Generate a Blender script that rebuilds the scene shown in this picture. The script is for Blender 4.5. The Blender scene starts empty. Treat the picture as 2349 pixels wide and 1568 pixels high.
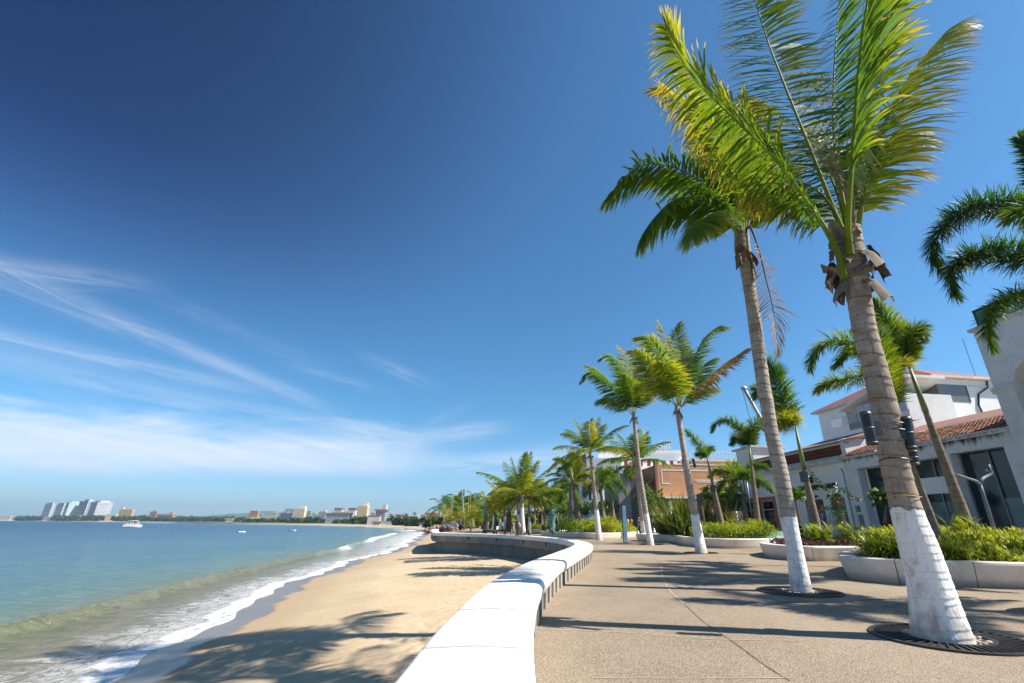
import bpy, math, random
import numpy as np
from mathutils import Vector, Matrix

sc = bpy.context.scene
col = sc.collection
PI = math.pi

# ------------------------------------------------------------------ camera
PW, PH, PF, PCX, PCY, HOR0, TILT, EYE = 2349.0, 1568.0, 1055.0, 1243.0, 784.0, 1193.0, 0.0068, 1.15
_r = math.atan(TILT)
_th = math.atan((HOR0 + TILT * PCX - PCY) * math.cos(_r) / PF)
FW = np.array([0, math.cos(_th), math.sin(_th)])
_up = np.array([0, -math.sin(_th), math.cos(_th)])
_rt = np.array([1.0, 0, 0])
RT = _rt * math.cos(_r) + _up * math.sin(_r)
UP = -_rt * math.sin(_r) + _up * math.cos(_r)

def ray(u, v):
    return FW + RT * ((u - PCX) / PF) + UP * ((PCY - v) / PF)

def G(u, v, z=0.0):            # measured ground point
    d = ray(u, v)
    t = (z - EYE) / d[2]
    return np.array([d[0] * t, d[1] * t, z])

def D(u, v, Y):                # measured point at a distance
    d = ray(u, v)
    t = Y / d[1]
    return np.array([d[0] * t, Y, EYE + d[2] * t])

def ppm(Y):                    # photo pixels per metre near the horizon at distance Y
    return PF / (Y * math.cos(_th))

cd = bpy.data.cameras.new('camera')
cam = bpy.data.objects.new('camera', cd)
col.objects.link(cam)
M3 = Matrix((RT, UP, -FW)).transposed()
cam.matrix_world = Matrix.Translation((0, 0, EYE)) @ M3.to_4x4()
cd.sensor_width = 36.0
cd.lens = PF / PW * 36.0
cd.shift_x = -(PCX - PW / 2) / PW
cd.clip_start = 0.05
cd.clip_end = 40000
sc.camera = cam

# ------------------------------------------------------------------ mesh helpers
class MB:
    def __init__(s):
        s.v, s.f, s.a, s.n = [], [], [], 0
        s.hasa = False

    def add(s, verts, faces, a=None):
        verts = np.asarray(verts, float).reshape(-1, 3)
        s.v.append(verts)
        o = s.n
        s.f.extend([tuple(i + o for i in f) for f in faces])
        if a is None:
            s.a.append(np.zeros(len(verts)))
        else:
            s.hasa = True
            s.a.append(np.broadcast_to(np.asarray(a, float), (len(verts),)).copy())
        s.n += len(verts)
        return s

    def box(s, x0, x1, y0, y1, z0, z1):
        v = [(x0, y0, z0), (x1, y0, z0), (x1, y1, z0), (x0, y1, z0), (x0, y0, z1), (x1, y0, z1), (x1, y1, z1), (x0, y1, z1)]
        return s.add(v, [(0, 3, 2, 1), (4, 5, 6, 7), (0, 1, 5, 4), (1, 2, 6, 5), (2, 3, 7, 6), (3, 0, 4, 7)])

    def grid(s, P, a=None, close=False):       # P (m, n, 3)
        m, n = P.shape[:2]
        f = []
        for i in range(m - 1):
            for j in range(n - 1 + (1 if close else 0)):
                k = (j + 1) % n
                f.append((i * n + j, i * n + k, (i + 1) * n + k, (i + 1) * n + j))
        return s.add(P.reshape(-1, 3), f, None if a is None else np.asarray(a).reshape(-1))

    def tube(s, pts, rad, n=8, a=None, cap=True):
        pts = np.asarray(pts, float)
        m = len(pts)
        rad = np.broadcast_to(np.asarray(rad, float), (m,))
        T = np.gradient(pts, axis=0)
        T /= np.linalg.norm(T, axis=1)[:, None] + 1e-9
        ref = np.array([1.0, 0, 0]) if abs(T[0][2]) > .7 else np.array([0, 0, 1.0])
        A = np.cross(T, ref)
        A /= np.linalg.norm(A, axis=1)[:, None] + 1e-9
        B = np.cross(T, A)
        th = np.linspace(0, 2 * PI, n, endpoint=False)
        P = pts[:, None] + rad[:, None, None] * (A[:, None] * np.cos(th)[None, :, None] + B[:, None] * np.sin(th)[None, :, None])
        aa = None if a is None else np.repeat(np.broadcast_to(a, (m,)), n)
        o = s.n
        s.grid(P, aa, close=True)
        if cap:
            s.f.append(tuple(o + j for j in range(n))[::-1])
            s.f.append(tuple(o + (m - 1) * n + j for j in range(n)))
        return s

    def lathe(s, c, prof, n=16, a=None):        # prof [(r, z)]
        th = np.linspace(0, 2 * PI, n, endpoint=False)
        P = np.array([[(c[0] + r * math.cos(t), c[1] + r * math.sin(t), c[2] + z) for t in th] for r, z in prof])
        o = s.n
        s.grid(P, None, close=True)
        s.f.append(tuple(o + j for j in range(n))[::-1])
        s.f.append(tuple(o + (len(prof) - 1) * n + j for j in range(n)))
        return s

    def prism(s, poly, z0, z1):
        n = len(poly)
        v = [(x, y, z0) for x, y in poly] + [(x, y, z1) for x, y in poly]
        f = [tuple(range(n))[::-1], tuple(range(n, 2 * n))] + [(i, (i + 1) % n, n + (i + 1) % n, n + i) for i in range(n)]
        return s.add(v, f)

    def ball(s, c, r, n=10, m=6, a=None):
        r = np.broadcast_to(np.asarray(r, float), (3,))
        ph = np.linspace(-PI / 2 + .05, PI / 2 - .05, m)
        th = np.linspace(0, 2 * PI, n, endpoint=False)
        P = np.array([[(c[0] + r[0] * math.cos(p) * math.cos(t), c[1] + r[1] * math.cos(p) * math.sin(t), c[2] + r[2] * math.sin(p)) for t in th] for p in ph])
        o = s.n
        s.grid(P, None if a is None else np.full(n * m, a), close=True)
        s.f.append(tuple(o + j for j in range(n))[::-1])
        s.f.append(tuple(o + (m - 1) * n + j for j in range(n)))
        return s

    def build(s, name, mat, parent=None, org=None, smooth=False, loc=True):
        V = np.concatenate(s.v) if s.v else np.zeros((0, 3))
        if org is not None:
            V = V - np.asarray(org, float)
        me = bpy.data.meshes.new(name)
        me.from_pydata(V.tolist(), [], s.f)
        if s.hasa:
            at = me.attributes.new('tint', 'FLOAT', 'POINT')
            at.data.foreach_set('value', np.concatenate(s.a).astype(np.float32))
        me.materials.append(mat)
        if smooth:
            me.polygons.foreach_set('use_smooth', [True] * len(me.polygons))
        me.update()
        o = bpy.data.objects.new(name, me)
        col.objects.link(o)
        if parent is not None:
            o.parent = parent
        elif org is not None:
            o.location = org
        return o

def tag(o, label=None, cat=None, group=None, kind=None):
    if label: o['label'] = label
    if cat: o['category'] = cat
    if group: o['group'] = group
    if kind: o['kind'] = kind
    return o

def thing(name, label, cat, loc=(0, 0, 0), rz=0.0, group=None):
    o = bpy.data.objects.new(name, None)
    o.empty_display_size = .2
    col.objects.link(o)
    o.location = tuple(loc)
    o.rotation_euler = (0, 0, rz)
    return tag(o, label, cat, group)

def copy_tree(o, parent=None):
    c = o.copy()
    col.objects.link(c)
    c.parent = parent
    for ch in list(o.children):
        copy_tree(ch, c)
    return c

def spline(pts, ds, closed=False):
    P = np.asarray(pts, float)
    n = len(P)
    if closed:
        Q = np.vstack([P[-1], P, P[0], P[1]])
    else:
        Q = np.vstack([2 * P[0] - P[1], P, 2 * P[-1] - P[-2]])
    out = []
    for i in range(1, len(Q) - 2):
        p0, p1, p2, p3 = Q[i - 1:i + 3]
        t = np.linspace(0, 1, 24, endpoint=False)[:, None]
        out.append(.5 * (2 * p1 + (p2 - p0) * t + (2 * p0 - 5 * p1 + 4 * p2 - p3) * t ** 2 + (3 * p1 - p0 - 3 * p2 + p3) * t ** 3))
    out = np.vstack(out + [Q[-2][None]])
    L = np.concatenate([[0], np.cumsum(np.linalg.norm(np.diff(out, axis=0), axis=1))])
    m = max(2, int(round(L[-1] / ds)) + 1)
    s = np.linspace(0, L[-1], m)
    return np.stack([np.interp(s, L, out[:, k]) for k in range(out.shape[1])], 1)

def offset2(P, closed=False):    # unit normals to the right of travel
    if closed:
        T = np.roll(P, -1, 0) - np.roll(P, 1, 0)
    else:
        T = np.gradient(P, axis=0)
    T = T / (np.linalg.norm(T, axis=1)[:, None] + 1e-9)
    return np.stack([T[:, 1], -T[:, 0]], 1)

def sweep(mb, P, N, prof, cap=True):   # prof [(off, z)] closed section
    A = np.array([[(p[0] + n[0] * o, p[1] + n[1] * o, z) for o, z in prof] for p, n in zip(P, N)])
    o0 = mb.n
    k = len(prof)
    mb.grid(A, None, close=True)
    if cap:
        mb.f.append(tuple(o0 + j for j in range(k)))
        mb.f.append(tuple(o0 + (len(P) - 1) * k + j for j in range(k))[::-1])

# ------------------------------------------------------------------ materials
def nn(nt, typ, **kw):
    n = nt.nodes.new(typ)
    for k, v in kw.items():
        if k.startswith('i_'):
            n.inputs[k[2:].replace('_', ' ')].default_value = v
        else:
            setattr(n, k, v)
    return n

def newmat(name):
    m = bpy.data.materials.new(name)
    m.use_nodes = True
    nt = m.node_tree
    nt.nodes.clear()
    out = nt.nodes.new('ShaderNodeOutputMaterial')
    b = nt.nodes.new('ShaderNodeBsdfPrincipled')
    nt.links.new(b.outputs[0], out.inputs[0])
    return m, nt, b, out

def c4(c): return (c[0], c[1], c[2], 1.0)

def coords(nt, scale=(1, 1, 1), kind='Object'):
    tc = nn(nt, 'ShaderNodeTexCoord')
    mp = nn(nt, 'ShaderNodeMapping')
    mp.inputs['Scale'].default_value = scale
    nt.links.new(tc.outputs[kind], mp.inputs[0])
    return mp.outputs[0]

def noise(nt, vec, scale, detail=4.0, rough=.55, dist=0.0):
    n = nn(nt, 'ShaderNodeTexNoise')
    n.inputs['Scale'].default_value = scale
    n.inputs['Detail'].default_value = detail
    n.inputs['Roughness'].default_value = rough
    n.inputs['Distortion'].default_value = dist
    nt.links.new(vec, n.inputs['Vector'])
    return n.outputs['Fac']

def ramp(nt, fac, stops, interp='LINEAR'):
    r = nn(nt, 'ShaderNodeValToRGB')
    r.color_ramp.interpolation = interp
    e = r.color_ramp.elements
    while len(e) < len(stops):
        e.new(.5)
    for i, (p, c) in enumerate(stops):
        e[i].position = p
        e[i].color = c4(c) if not isinstance(c, (int, float)) else (c, c, c, 1)
    nt.links.new(fac, r.inputs[0])
    return r.outputs[0]

def mixc(nt, fac, a, b, mode='MIX'):
    m = nn(nt, 'ShaderNodeMix', data_type='RGBA', blend_type=mode)
    for sock, val in ((m.inputs[0], fac), (m.inputs[6], a), (m.inputs[7], b)):
        if isinstance(val, (int, float)):
            sock.default_value = val
        elif isinstance(val, tuple):
            sock.default_value = c4(val)
        else:
            nt.links.new(val, sock)
    return m.outputs[2]

def mth(nt, op, a, b=None, c=None, clamp=False):
    m = nn(nt, 'ShaderNodeMath', operation=op)
    m.use_clamp = clamp
    for i, x in enumerate((a, b, c)):
        if x is None: continue
        if isinstance(x, (int, float)):
            m.inputs[i].default_value = x
        else:
            nt.links.new(x, m.inputs[i])
    return m.outputs[0]

def bump(nt, b, h, strength=.3, dist=.02):
    n = nn(nt, 'ShaderNodeBump')
    n.inputs['Strength'].default_value = strength
    n.inputs['Distance'].default_value = dist
    nt.links.new(h, n.inputs['Height'])
    nt.links.new(n.outputs[0], b.inputs['Normal'])
    return n

_pm = {}
def pmat(name, c1, c2=None, scale=3.0, rough=.7, stretch=(1, 1, 1), bmp=.0, spec=.3, metal=0.0, lo=.35, hi=.65, detail=5, bdist=.01):
    if name in _pm: return _pm[name]
    m, nt, b, out = newmat(name)
    b.inputs['Roughness'].default_value = rough
    b.inputs['Specular IOR Level'].default_value = spec
    b.inputs['Metallic'].default_value = metal
    if c2 is None:
        c2 = tuple(x * .8 for x in c1)
    v = coords(nt, stretch)
    f = noise(nt, v, scale, detail)
    c = ramp(nt, f, [(lo, c1), (hi, c2)])
    nt.links.new(c, b.inputs['Base Color'])
    if bmp:
        bump(nt, b, noise(nt, v, scale * 6, 4), bmp, bdist)
    _pm[name] = m
    return m

rng = np.random.default_rng(11)
RD = random.Random(5)
SUN_AZ = math.atan2(.983, -.184)          # from +Y towards +X
SUN_EL = math.radians(45)
SUN = Vector((math.sin(SUN_AZ) * math.cos(SUN_EL), math.cos(SUN_AZ) * math.cos(SUN_EL), math.sin(SUN_EL)))
# ------------------------------------------------------------------ light and sky
sd = bpy.data.lights.new('sun', 'SUN')
sd.energy = 4.2
sd.angle = math.radians(.53)
sd.color = (1.0, .93, .82)
so = bpy.data.objects.new('sun', sd)
col.objects.link(so)
so.location = (60, -20, 60)
so.rotation_euler = SUN.to_track_quat('Z', 'Y').to_euler()

w = bpy.data.worlds.new('World')
sc.world = w
w.use_nodes = True
nt = w.node_tree
nt.nodes.clear()
wo = nn(nt, 'ShaderNodeOutputWorld')
bg = nn(nt, 'ShaderNodeBackground')
bg.inputs['Strength'].default_value = .085
nt.links.new(bg.outputs[0], wo.inputs[0])
sky = nn(nt, 'ShaderNodeTexSky', sky_type='NISHITA')
sky.sun_disc = False
sky.sun_elevation = SUN_EL
sky.sun_rotation = SUN_AZ
sky.air_density = 1.0
sky.dust_density = .35
sky.ozone_density = 1.6
tc = nn(nt, 'ShaderNodeTexCoord')
sx = nn(nt, 'ShaderNodeSeparateXYZ')
nt.links.new(tc.outputs['Generated'], sx.inputs[0])
az = mth(nt, 'ARCTAN2', sx.outputs[0], sx.outputs[1])
el = mth(nt, 'ARCSINE', sx.outputs[2])
# polarised look: the sky about 100 degrees from the sun is deeper
dp = nn(nt, 'ShaderNodeVectorMath', operation='DOT_PRODUCT')
nt.links.new(tc.outputs['Generated'], dp.inputs[0])
pd = Vector((-.75, .15, .65)).normalized()
dp.inputs[1].default_value = pd
pol = nn(nt, 'ShaderNodeMapRange', interpolation_type='SMOOTHSTEP')
pol.inputs[1].default_value = .48
pol.inputs[2].default_value = 1.05
nt.links.new(dp.outputs['Value'], pol.inputs[0])
skyc = mixc(nt, 1.0, sky.outputs[0], (.29, .62, .82), 'MULTIPLY')
lowf = nn(nt, 'ShaderNodeMapRange', interpolation_type='SMOOTHSTEP')
lowf.inputs[1].default_value, lowf.inputs[2].default_value = .0, .22
lowf.inputs[3].default_value, lowf.inputs[4].default_value = 1.0, .0
nt.links.new(el, lowf.inputs[0])
skyc = mixc(nt, lowf.outputs[0], skyc, mixc(nt, 1.0, skyc, (1.50, 1.02, 1.10), 'MULTIPLY'))
dark = mixc(nt, 1.0, skyc, (.07, .12, .30), 'MULTIPLY')
eh = nn(nt, 'ShaderNodeMapRange', interpolation_type='SMOOTHSTEP')
eh.inputs[1].default_value, eh.inputs[2].default_value = .12, .62
nt.links.new(el, eh.inputs[0])
skyc = mixc(nt, mth(nt, 'MULTIPLY', pol.outputs[0], eh.outputs[0]), skyc, dark)

def cxyz(a, b, c=0.0):
    n = nn(nt, 'ShaderNodeCombineXYZ')
    for i, x in enumerate((a, b, c)):
        if isinstance(x, (int, float)): n.inputs[i].default_value = x
        else: nt.links.new(x, n.inputs[i])
    return n.outputs[0]

def smooth(x, a, b):
    n = nn(nt, 'ShaderNodeMapRange', interpolation_type='SMOOTHSTEP')
    n.inputs[1].default_value = a
    n.inputs[2].default_value = b
    nt.links.new(x, n.inputs[0])
    return n.outputs[0]

def lin(a, ka, b, kb, c=0.0):
    return mth(nt, 'ADD', mth(nt, 'ADD', mth(nt, 'MULTIPLY', a, ka), mth(nt, 'MULTIPLY', b, kb)), c)

def gauss(x, s):
    q = mth(nt, 'DIVIDE', x, s)
    return mth(nt, 'POWER', 2.718, mth(nt, 'MULTIPLY', mth(nt, 'MULTIPLY', q, q), -1.0))

# the cirrus bank low over the sea
wn = noise(nt, cxyz(mth(nt, 'MULTIPLY', az, 2.2), mth(nt, 'MULTIPLY', el, 9.0)), 1.6, 4, .6, .6)
wn2 = noise(nt, cxyz(mth(nt, 'MULTIPLY', lin(az, 1.0, el, 1.2), 3.0), mth(nt, 'MULTIPLY', lin(el, 1.0, az, .12), 22.0)), 1.3, 5, .62, 1.2)
top = lin(az, .03, wn, .14, .100)                       # uneven upper edge
up_m = mth(nt, 'SUBTRACT', 1.0, smooth(mth(nt, 'SUBTRACT', el, top), -.03, .035))
lo_m = smooth(mth(nt, 'SUBTRACT', el, lin(az, .045, wn, .03, .082)), -.012, .03)
rt_m = mth(nt, 'SUBTRACT', 1.0, smooth(mth(nt, 'ADD', az, mth(nt, 'MULTIPLY', wn2, .16)), -.30, -.06))
bank = mth(nt, 'MULTIPLY', mth(nt, 'MULTIPLY', up_m, lo_m), rt_m)
bank = mth(nt, 'MULTIPLY', bank, lin(wn2, 1.0, wn, .34, -.02), clamp=True)

def streak(a0, e0, a1, e1, wid, amp, sc_=1.0, bow=0.0):
    dx, dy = a1 - a0, e1 - e0
    L = math.hypot(dx, dy)
    dx, dy = dx / L, dy / L
    al = lin(az, dx, el, dy, -(a0 * dx + e0 * dy))
    ac = lin(az, -dy, el, dx, -(-a0 * dy + e0 * dx))
    ac = mth(nt, 'ADD', ac, mth(nt, 'MULTIPLY', mth(nt, 'MULTIPLY', al, mth(nt, 'SUBTRACT', al, L)), bow))
    n1 = noise(nt, cxyz(mth(nt, 'MULTIPLY', al, 5.0 * sc_), mth(nt, 'MULTIPLY', ac, 60.0 * sc_), a0 * 7), 1.0, 3, .6, .8)
    n2 = n1
    ac = mth(nt, 'ADD', ac, mth(nt, 'MULTIPLY', mth(nt, 'SUBTRACT', n2, .5), wid * 1.2))
    prof = mth(nt, 'MULTIPLY', gauss(ac, wid), mth(nt, 'MULTIPLY', smooth(al, -.12, .08), mth(nt, 'SUBTRACT', 1.0, smooth(al, L - .12, L + .04))))
    return mth(nt, 'MULTIPLY', mth(nt, 'MULTIPLY', prof, smooth(n1, .22, .72)), amp)

cl = bank
for args in [(-1.15, .375, -.42, .203, .012, .25, 1.0, .10), (-1.10, .335, -.55, .245, .011, .13, 1.3, .1),
             (-1.10, .245, -.55, .225, .011, .28, 1.2, .10), (-.95, .215, -.30, .165, .022, .22, 1.0, .0),
             (-.93, .338, -.76, .372, .016, .24, 1.4, .0), (-.70, .345, -.60, .325, .012, .14, 1.6, 0),
             (-.32, .298, -.24, .272, .011, .34, 1.6, 0), (-.45, .272, -.36, .258, .008, .30, 1.8, 0),
             (-.20, .175, -.06, .195, .017, .42, 1.5, 0), (-.20, .215, -.16, .235, .010, .2, 1.8, 0),
             (-.16, .115, .06, .128, .020, .55, 1.0, 0), (-.55, .31, -.46, .29, .012, .12, 1.6, 0), (.0, .135, .22, .16, .02, .3, 1.1, 0)]:
    cl = mth(nt, 'ADD', cl, streak(*args))
cl = mth(nt, 'MINIMUM', cl, .88)
cloudc = mixc(nt, 1.0, (5.4, 5.6, 6.0), (1.0, 1.0, 1.0), 'MULTIPLY')
skyc = mixc(nt, cl, skyc, cloudc)
nt.links.new(skyc, bg.inputs[0])

sc.view_settings.view_transform = 'Standard'
sc.view_settings.look = 'None'
sc.view_settings.exposure = 1.15
sc.view_settings.gamma = 1.0
sc.cycles.max_bounces = 6
sc.cycles.transparent_max_bounces = 6
sc.cycles.use_denoising = True
sc.cycles.sample_clamp_indirect = 6.0
w.cycles.sampling_method = 'MANUAL'
w.cycles.sample_map_resolution = 256
# ------------------------------------------------------------------ sea wall line (sea-side edge of the coping)
EDGE = spline([(-.60, -6), (-.62, -2), (-.66, 1), (-.71, 2.6), (-.745, 4), (-.70, 6), (-.56, 7.74), (-.28, 9.85), (.12, 12), (.42, 13.6), (.98, 16.6),
               (1.28, 19.4), (1.10, 22.6), (.35, 26.4), (-.95, 29.9), (-2.9, 33.2), (-5.1, 35.9), (-7.35, 37.5), (-8.35, 38.6), (-9.2, 42), (-10.6, 48), (-13, 60)], .12)
EDGE_N = offset2(EDGE)           # points to the land side
_inner = EDGE + EDGE_N * .70

def wall_x(y):
    return np.interp(y, EDGE[:, 1], EDGE[:, 0])

# ------------------------------------------------------------------ shore line
SEA_Z = -1.8
_wy = np.array([-60, -20, 4, 9, 10.8, 12.5, 13.7, 16, 19.7, 24, 27.6, 39.4, 59.6, 101, 157, 260, 360, 520, 800, 1250, 1700, 2000, 2600])
_wx = np.array([-2.5, -5.5, -7.6, -8.2, -8.71, -9.68, -10.16, -10.5, -11.44, -12.66, -13.5, -15.3, -17.04, -25.8, -36.3, -72, -130, -270, -560, -1090, -1900, -2600, -4400])

def shore_x(y, lobes=True):
    x = np.interp(y, _wy, _wx)
    # gentle rounding
    k = .06 * np.abs(np.asarray(y)) + 1.0
    x = .25 * np.interp(np.asarray(y) - k, _wy, _wx) + .5 * x + .25 * np.interp(np.asarray(y) + k, _wy, _wx)
    if lobes:
        y = np.asarray(y, float)
        am = np.clip(.20 + y * .004, .1, 1.2)
        x = x + am * (np.sin(y * .9) * .45 + np.sin(y * 2.3 + 1) * .35 + np.sin(y * .37 + 2) * .8)
    return x

def rows(segs):
    out = []
    for a, b, d in segs:
        out.append(np.arange(a, b, d))
    return np.concatenate(out)

def beach_z(o):     # o = metres inland of the water line
    return SEA_Z + np.interp(o, [-40, -3, 0, 1.6, 3.2, 5, 8, 12, 40], [-4, -.30, .0, .22, .48, .70, .86, .93, 1.0])

# ------------------------------------------------------------------ beach sheet
ys = np.concatenate([rows([(-6, 3, .2), (3, 24, .085), (24, 42, .16), (42, 80, .5)]), np.geomspace(80, 2500, 60)])
xw = shore_x(ys)
xr = np.where(ys < 60, wall_x(ys) + .66, np.interp(ys, [60, 80, 160, 300, 2500], [-11.5, -4, 0, -20, -2400]))
xr = np.maximum(xr, xw + 4)
tt = np.concatenate([np.linspace(-.35, 0, 8, endpoint=False), np.linspace(0, 1, 124)])
X = xw[:, None] + (xr - xw)[:, None] * tt[None, :]
Y = np.repeat(ys[:, None], len(tt), 1)
O = (X - xw[:, None]) * np.interp(ys, [0, 60, 160, 2500], [.96, .93, .85, .6])[:, None]
Z = beach_z(O)
sm_ = np.clip((20 - Y) / 8.5, 0, 1); Z += .04 * sm_ * sm_ * (3 - 2 * sm_) * np.clip((O - .8) / 4.2, 0, 1)
Z += .06 * np.clip((11 - Y) / 4, 0, 1) * np.clip(1 - (wall_x(ys)[:, None] - X) / 2.6, 0, 1)
# trodden sand beside the wall: prints and scuffs
wd = wall_x(ys)[:, None] - X
foot = np.clip(1.0 - (wd - .9) / 2.5, 0, 1) * np.clip((O - 4.2) / 2.0, 0, 1) * (Y < 75)
foot = np.maximum(foot, np.clip((Y - 14) / 6, 0, 1) * np.clip((O - 5.5) / 2.5, 0, 1) * .8 * (Y < 75))
pr = np.random.default_rng(3)
near = (ys > 2) & (ys < 42)
yi = np.where(near)[0]
for _ in range(3600):
    yy = 3 + 38 * pr.random() ** 1.6
    i = np.searchsorted(ys, yy)
    j = pr.integers(8, len(tt))
    fx, fy = X[i, j], yy
    if pr.random() > foot[min(i, len(ys) - 1), j] ** 1.2: continue
    sz = pr.uniform(.05, .10)
    a0 = max(0, np.searchsorted(ys, yy - .4)); a1 = np.searchsorted(ys, yy + .4)
    ax = pr.normal(0, .5)
    dx, dy = X[a0:a1] - fx, Y[a0:a1] - fy
    u_, v_ = dx * math.cos(ax) - dy * math.sin(ax), dx * math.sin(ax) + dy * math.cos(ax)
    r2 = (u_ / sz) ** 2 + (v_ / (sz * 2.1)) ** 2
    Z[a0:a1] += -.022 * np.exp(-r2) + .012 * np.exp(-((np.sqrt(r2) - 1.9) ** 2) * 2.2)
Z += foot * (np.sin(X * 9 + np.sin(Y * 7) * 1.3) * np.sin(Y * 8.3 + X * 3)) * .005
Z += .004 * np.sin(X * .9 + Y * .31) * np.clip((O - 2) / 3, 0, 1)
mb = MB()
mb.grid(np.stack([X, Y, Z], 2), O)
m, nt, b, out = newmat('sand')
at = nn(nt, 'ShaderNodeAttribute', attribute_name='tint')
v = coords(nt, (1, 1, 1))
n1 = noise(nt, v, .55, 5, .6)
n2 = noise(nt, v, 9, 5, .65)
n3 = noise(nt, v, 160, 3, .7)
dry = ramp(nt, n1, [(.3, (.49, .375, .235)), (.7, (.58, .455, .305))])
dry = mixc(nt, .55, dry, mixc(nt, 1.0, dry, ramp(nt, n2, [(.3, .62), (.65, 1.15)]), 'MULTIPLY'))
dry = mixc(nt, .5, dry, mixc(nt, 1.0, dry, ramp(nt, n3, [(.3, .7), (.7, 1.2)]), 'MULTIPLY'))
wetf = mth(nt, 'ADD', at.outputs['Fac'], mth(nt, 'MULTIPLY', mth(nt, 'SUBTRACT', n1, .5), 1.3))
wr = nn(nt, 'ShaderNodeMapRange', interpolation_type='SMOOTHSTEP')
wr.inputs[1].default_value, wr.inputs[2].default_value = 1.55, 1.95
nt.links.new(wetf, wr.inputs[0])
dr = nn(nt, 'ShaderNodeMapRange', interpolation_type='SMOOTHSTEP')
dr.inputs[1].default_value, dr.inputs[2].default_value = 1.7, 5.5
nt.links.new(wetf, dr.inputs[0])
damp = mixc(nt, dr.outputs[0], (.41, .305, .19), dry)
cc = mixc(nt, wr.outputs[0], (.19, .165, .145), damp)
nt.links.new(cc, b.inputs['Base Color'])
rr = nn(nt, 'ShaderNodeMapRange')
rr.inputs[3].default_value, rr.inputs[4].default_value = .28, .92
nt.links.new(wr.outputs[0], rr.inputs[0])
nt.links.new(rr.outputs[0], b.inputs['Roughness'])
b.inputs['Specular IOR Level'].default_value = .3
bump(nt, b, mth(nt, 'ADD', mth(nt, 'MULTIPLY', n2, 1.0), mth(nt, 'MULTIPLY', n3, .5)), .30, .012)
tag(mb.build('beach', m, smooth=True), kind='structure')
SAND = m

# ------------------------------------------------------------------ sea sheet
ys = np.concatenate([rows([(-30, -6, 1.5), (-6, 26, .14), (26, 60, .3), (60, 110, .8)]), np.geomspace(110, 2600, 90)])
oo = np.concatenate([np.arange(-.7, 11, .13), np.geomspace(11, 8000, 95)])
xw = shore_x(ys)
so_ = shore_x(ys, False)
blend = np.clip(oo / 6, 0, 1)[None, :]
X = xw[:, None] * (1 - blend) + so_[:, None] * blend - oo[None, :]
Y = np.repeat(ys[:, None], len(oo), 1)
O = np.repeat(oo[None, :], len(ys), 0)
Z = np.full_like(X, SEA_Z)
orr = np.interp(ys, [0, 20, 36, 51, 88, 200], [4.6, 4.8, 4.5, 5.8, 7.0, 9.0])[:, None] + .35 * np.sin(Y * .21) + .15 * np.sin(Y * .9)
q = O - orr
ridge = np.where(q < 0, np.exp(-(q / .36) ** 2), np.exp(-(q / .62) ** 2))
rh = np.interp(ys, [-10, 60, 140, 220], [.27, .34, .34, .0])[:, None]
Z += ridge * rh
edge = np.clip(1 - O / 4.0, 0, 1)
Z += .035 * edge * (np.sin(O * 3.1 + np.sin(Y * 1.1) * 1.4) * .5 + .5) * np.clip(O / .4, 0, 1)
Z += np.clip(.05 - .2 * np.abs(O), -.05, .05) * (Y < 160)
Z[:, oo < 0] = (beach_z(-O) + .012 - .02 * np.abs(O))[:, oo < 0]
for k, (lam, dirx, am) in enumerate([(1.9, .5, .016), (3.1, .25, .022), (5.3, .7, .03), (.9, .1, .008), (9.0, .4, .04)]):
    ph = (X * math.cos(dirx) + Y * math.sin(dirx)) * 2 * PI / lam + 1.5 * np.sin((X * -math.sin(dirx) + Y * math.cos(dirx)) / lam * 1.7 + k)
    cellx = np.gradient(X, axis=1)
    Z += am * np.sin(ph) * np.clip((O - 5) / 6, 0, 1) * (np.abs(cellx) < lam * .35)
brk = np.clip(np.interp(ys, [44, 54, 60, 63, 68, 76, 84, 92, 110, 130, 150], [0, .1, .9, .3, .1, .2, 1, 1, .6, .9, 0])[:, None], 0, 1) * np.exp(-((q + .2) / .75) ** 2)
mb = MB()
mb.grid(np.stack([X, Y, Z], 2), O)
m, nt, b, out = newmat('sea_water')
at = nn(nt, 'ShaderNodeAttribute', attribute_name='tint')
fo = at.outputs['Fac']
rg = nn(nt, 'ShaderNodeAttribute', attribute_name='ridge').outputs['Fac']
bk = nn(nt, 'ShaderNodeAttribute', attribute_name='breaker').outputs['Fac']
v = coords(nt, (1, 1, 1))
lo = mth(nt, 'DIVIDE', mth(nt, 'LOGARITHM', mth(nt, 'ADD', mth(nt, 'MAXIMUM', fo, 0), 1.0), 10.0), 3.4)
jn = noise(nt, coords(nt, (.06, .05, 1)), 1.0, 5, .6, .8)
lo = mth(nt, 'ADD', lo, mth(nt, 'MULTIPLY', mth(nt, 'SUBTRACT', jn, .5), .14))
base = ramp(nt, lo, [(.0, (.20, .17, .14)), (.16, (.19, .175, .13)), (.225, (.145, .155, .095)), (.28, (.10, .165, .13)), (.36, (.048, .125, .150)), (.50, (.022, .088, .142)), (.68, (.016, .066, .128)), (1.0, (.014, .058, .122))])
base = mixc(nt, mth(nt, 'MULTIPLY', mth(nt, 'MULTIPLY', rg, .5), ramp(nt, jn, [(.3, .35), (.6, 1.0)])), base, (.14, .13, .055))
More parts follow.
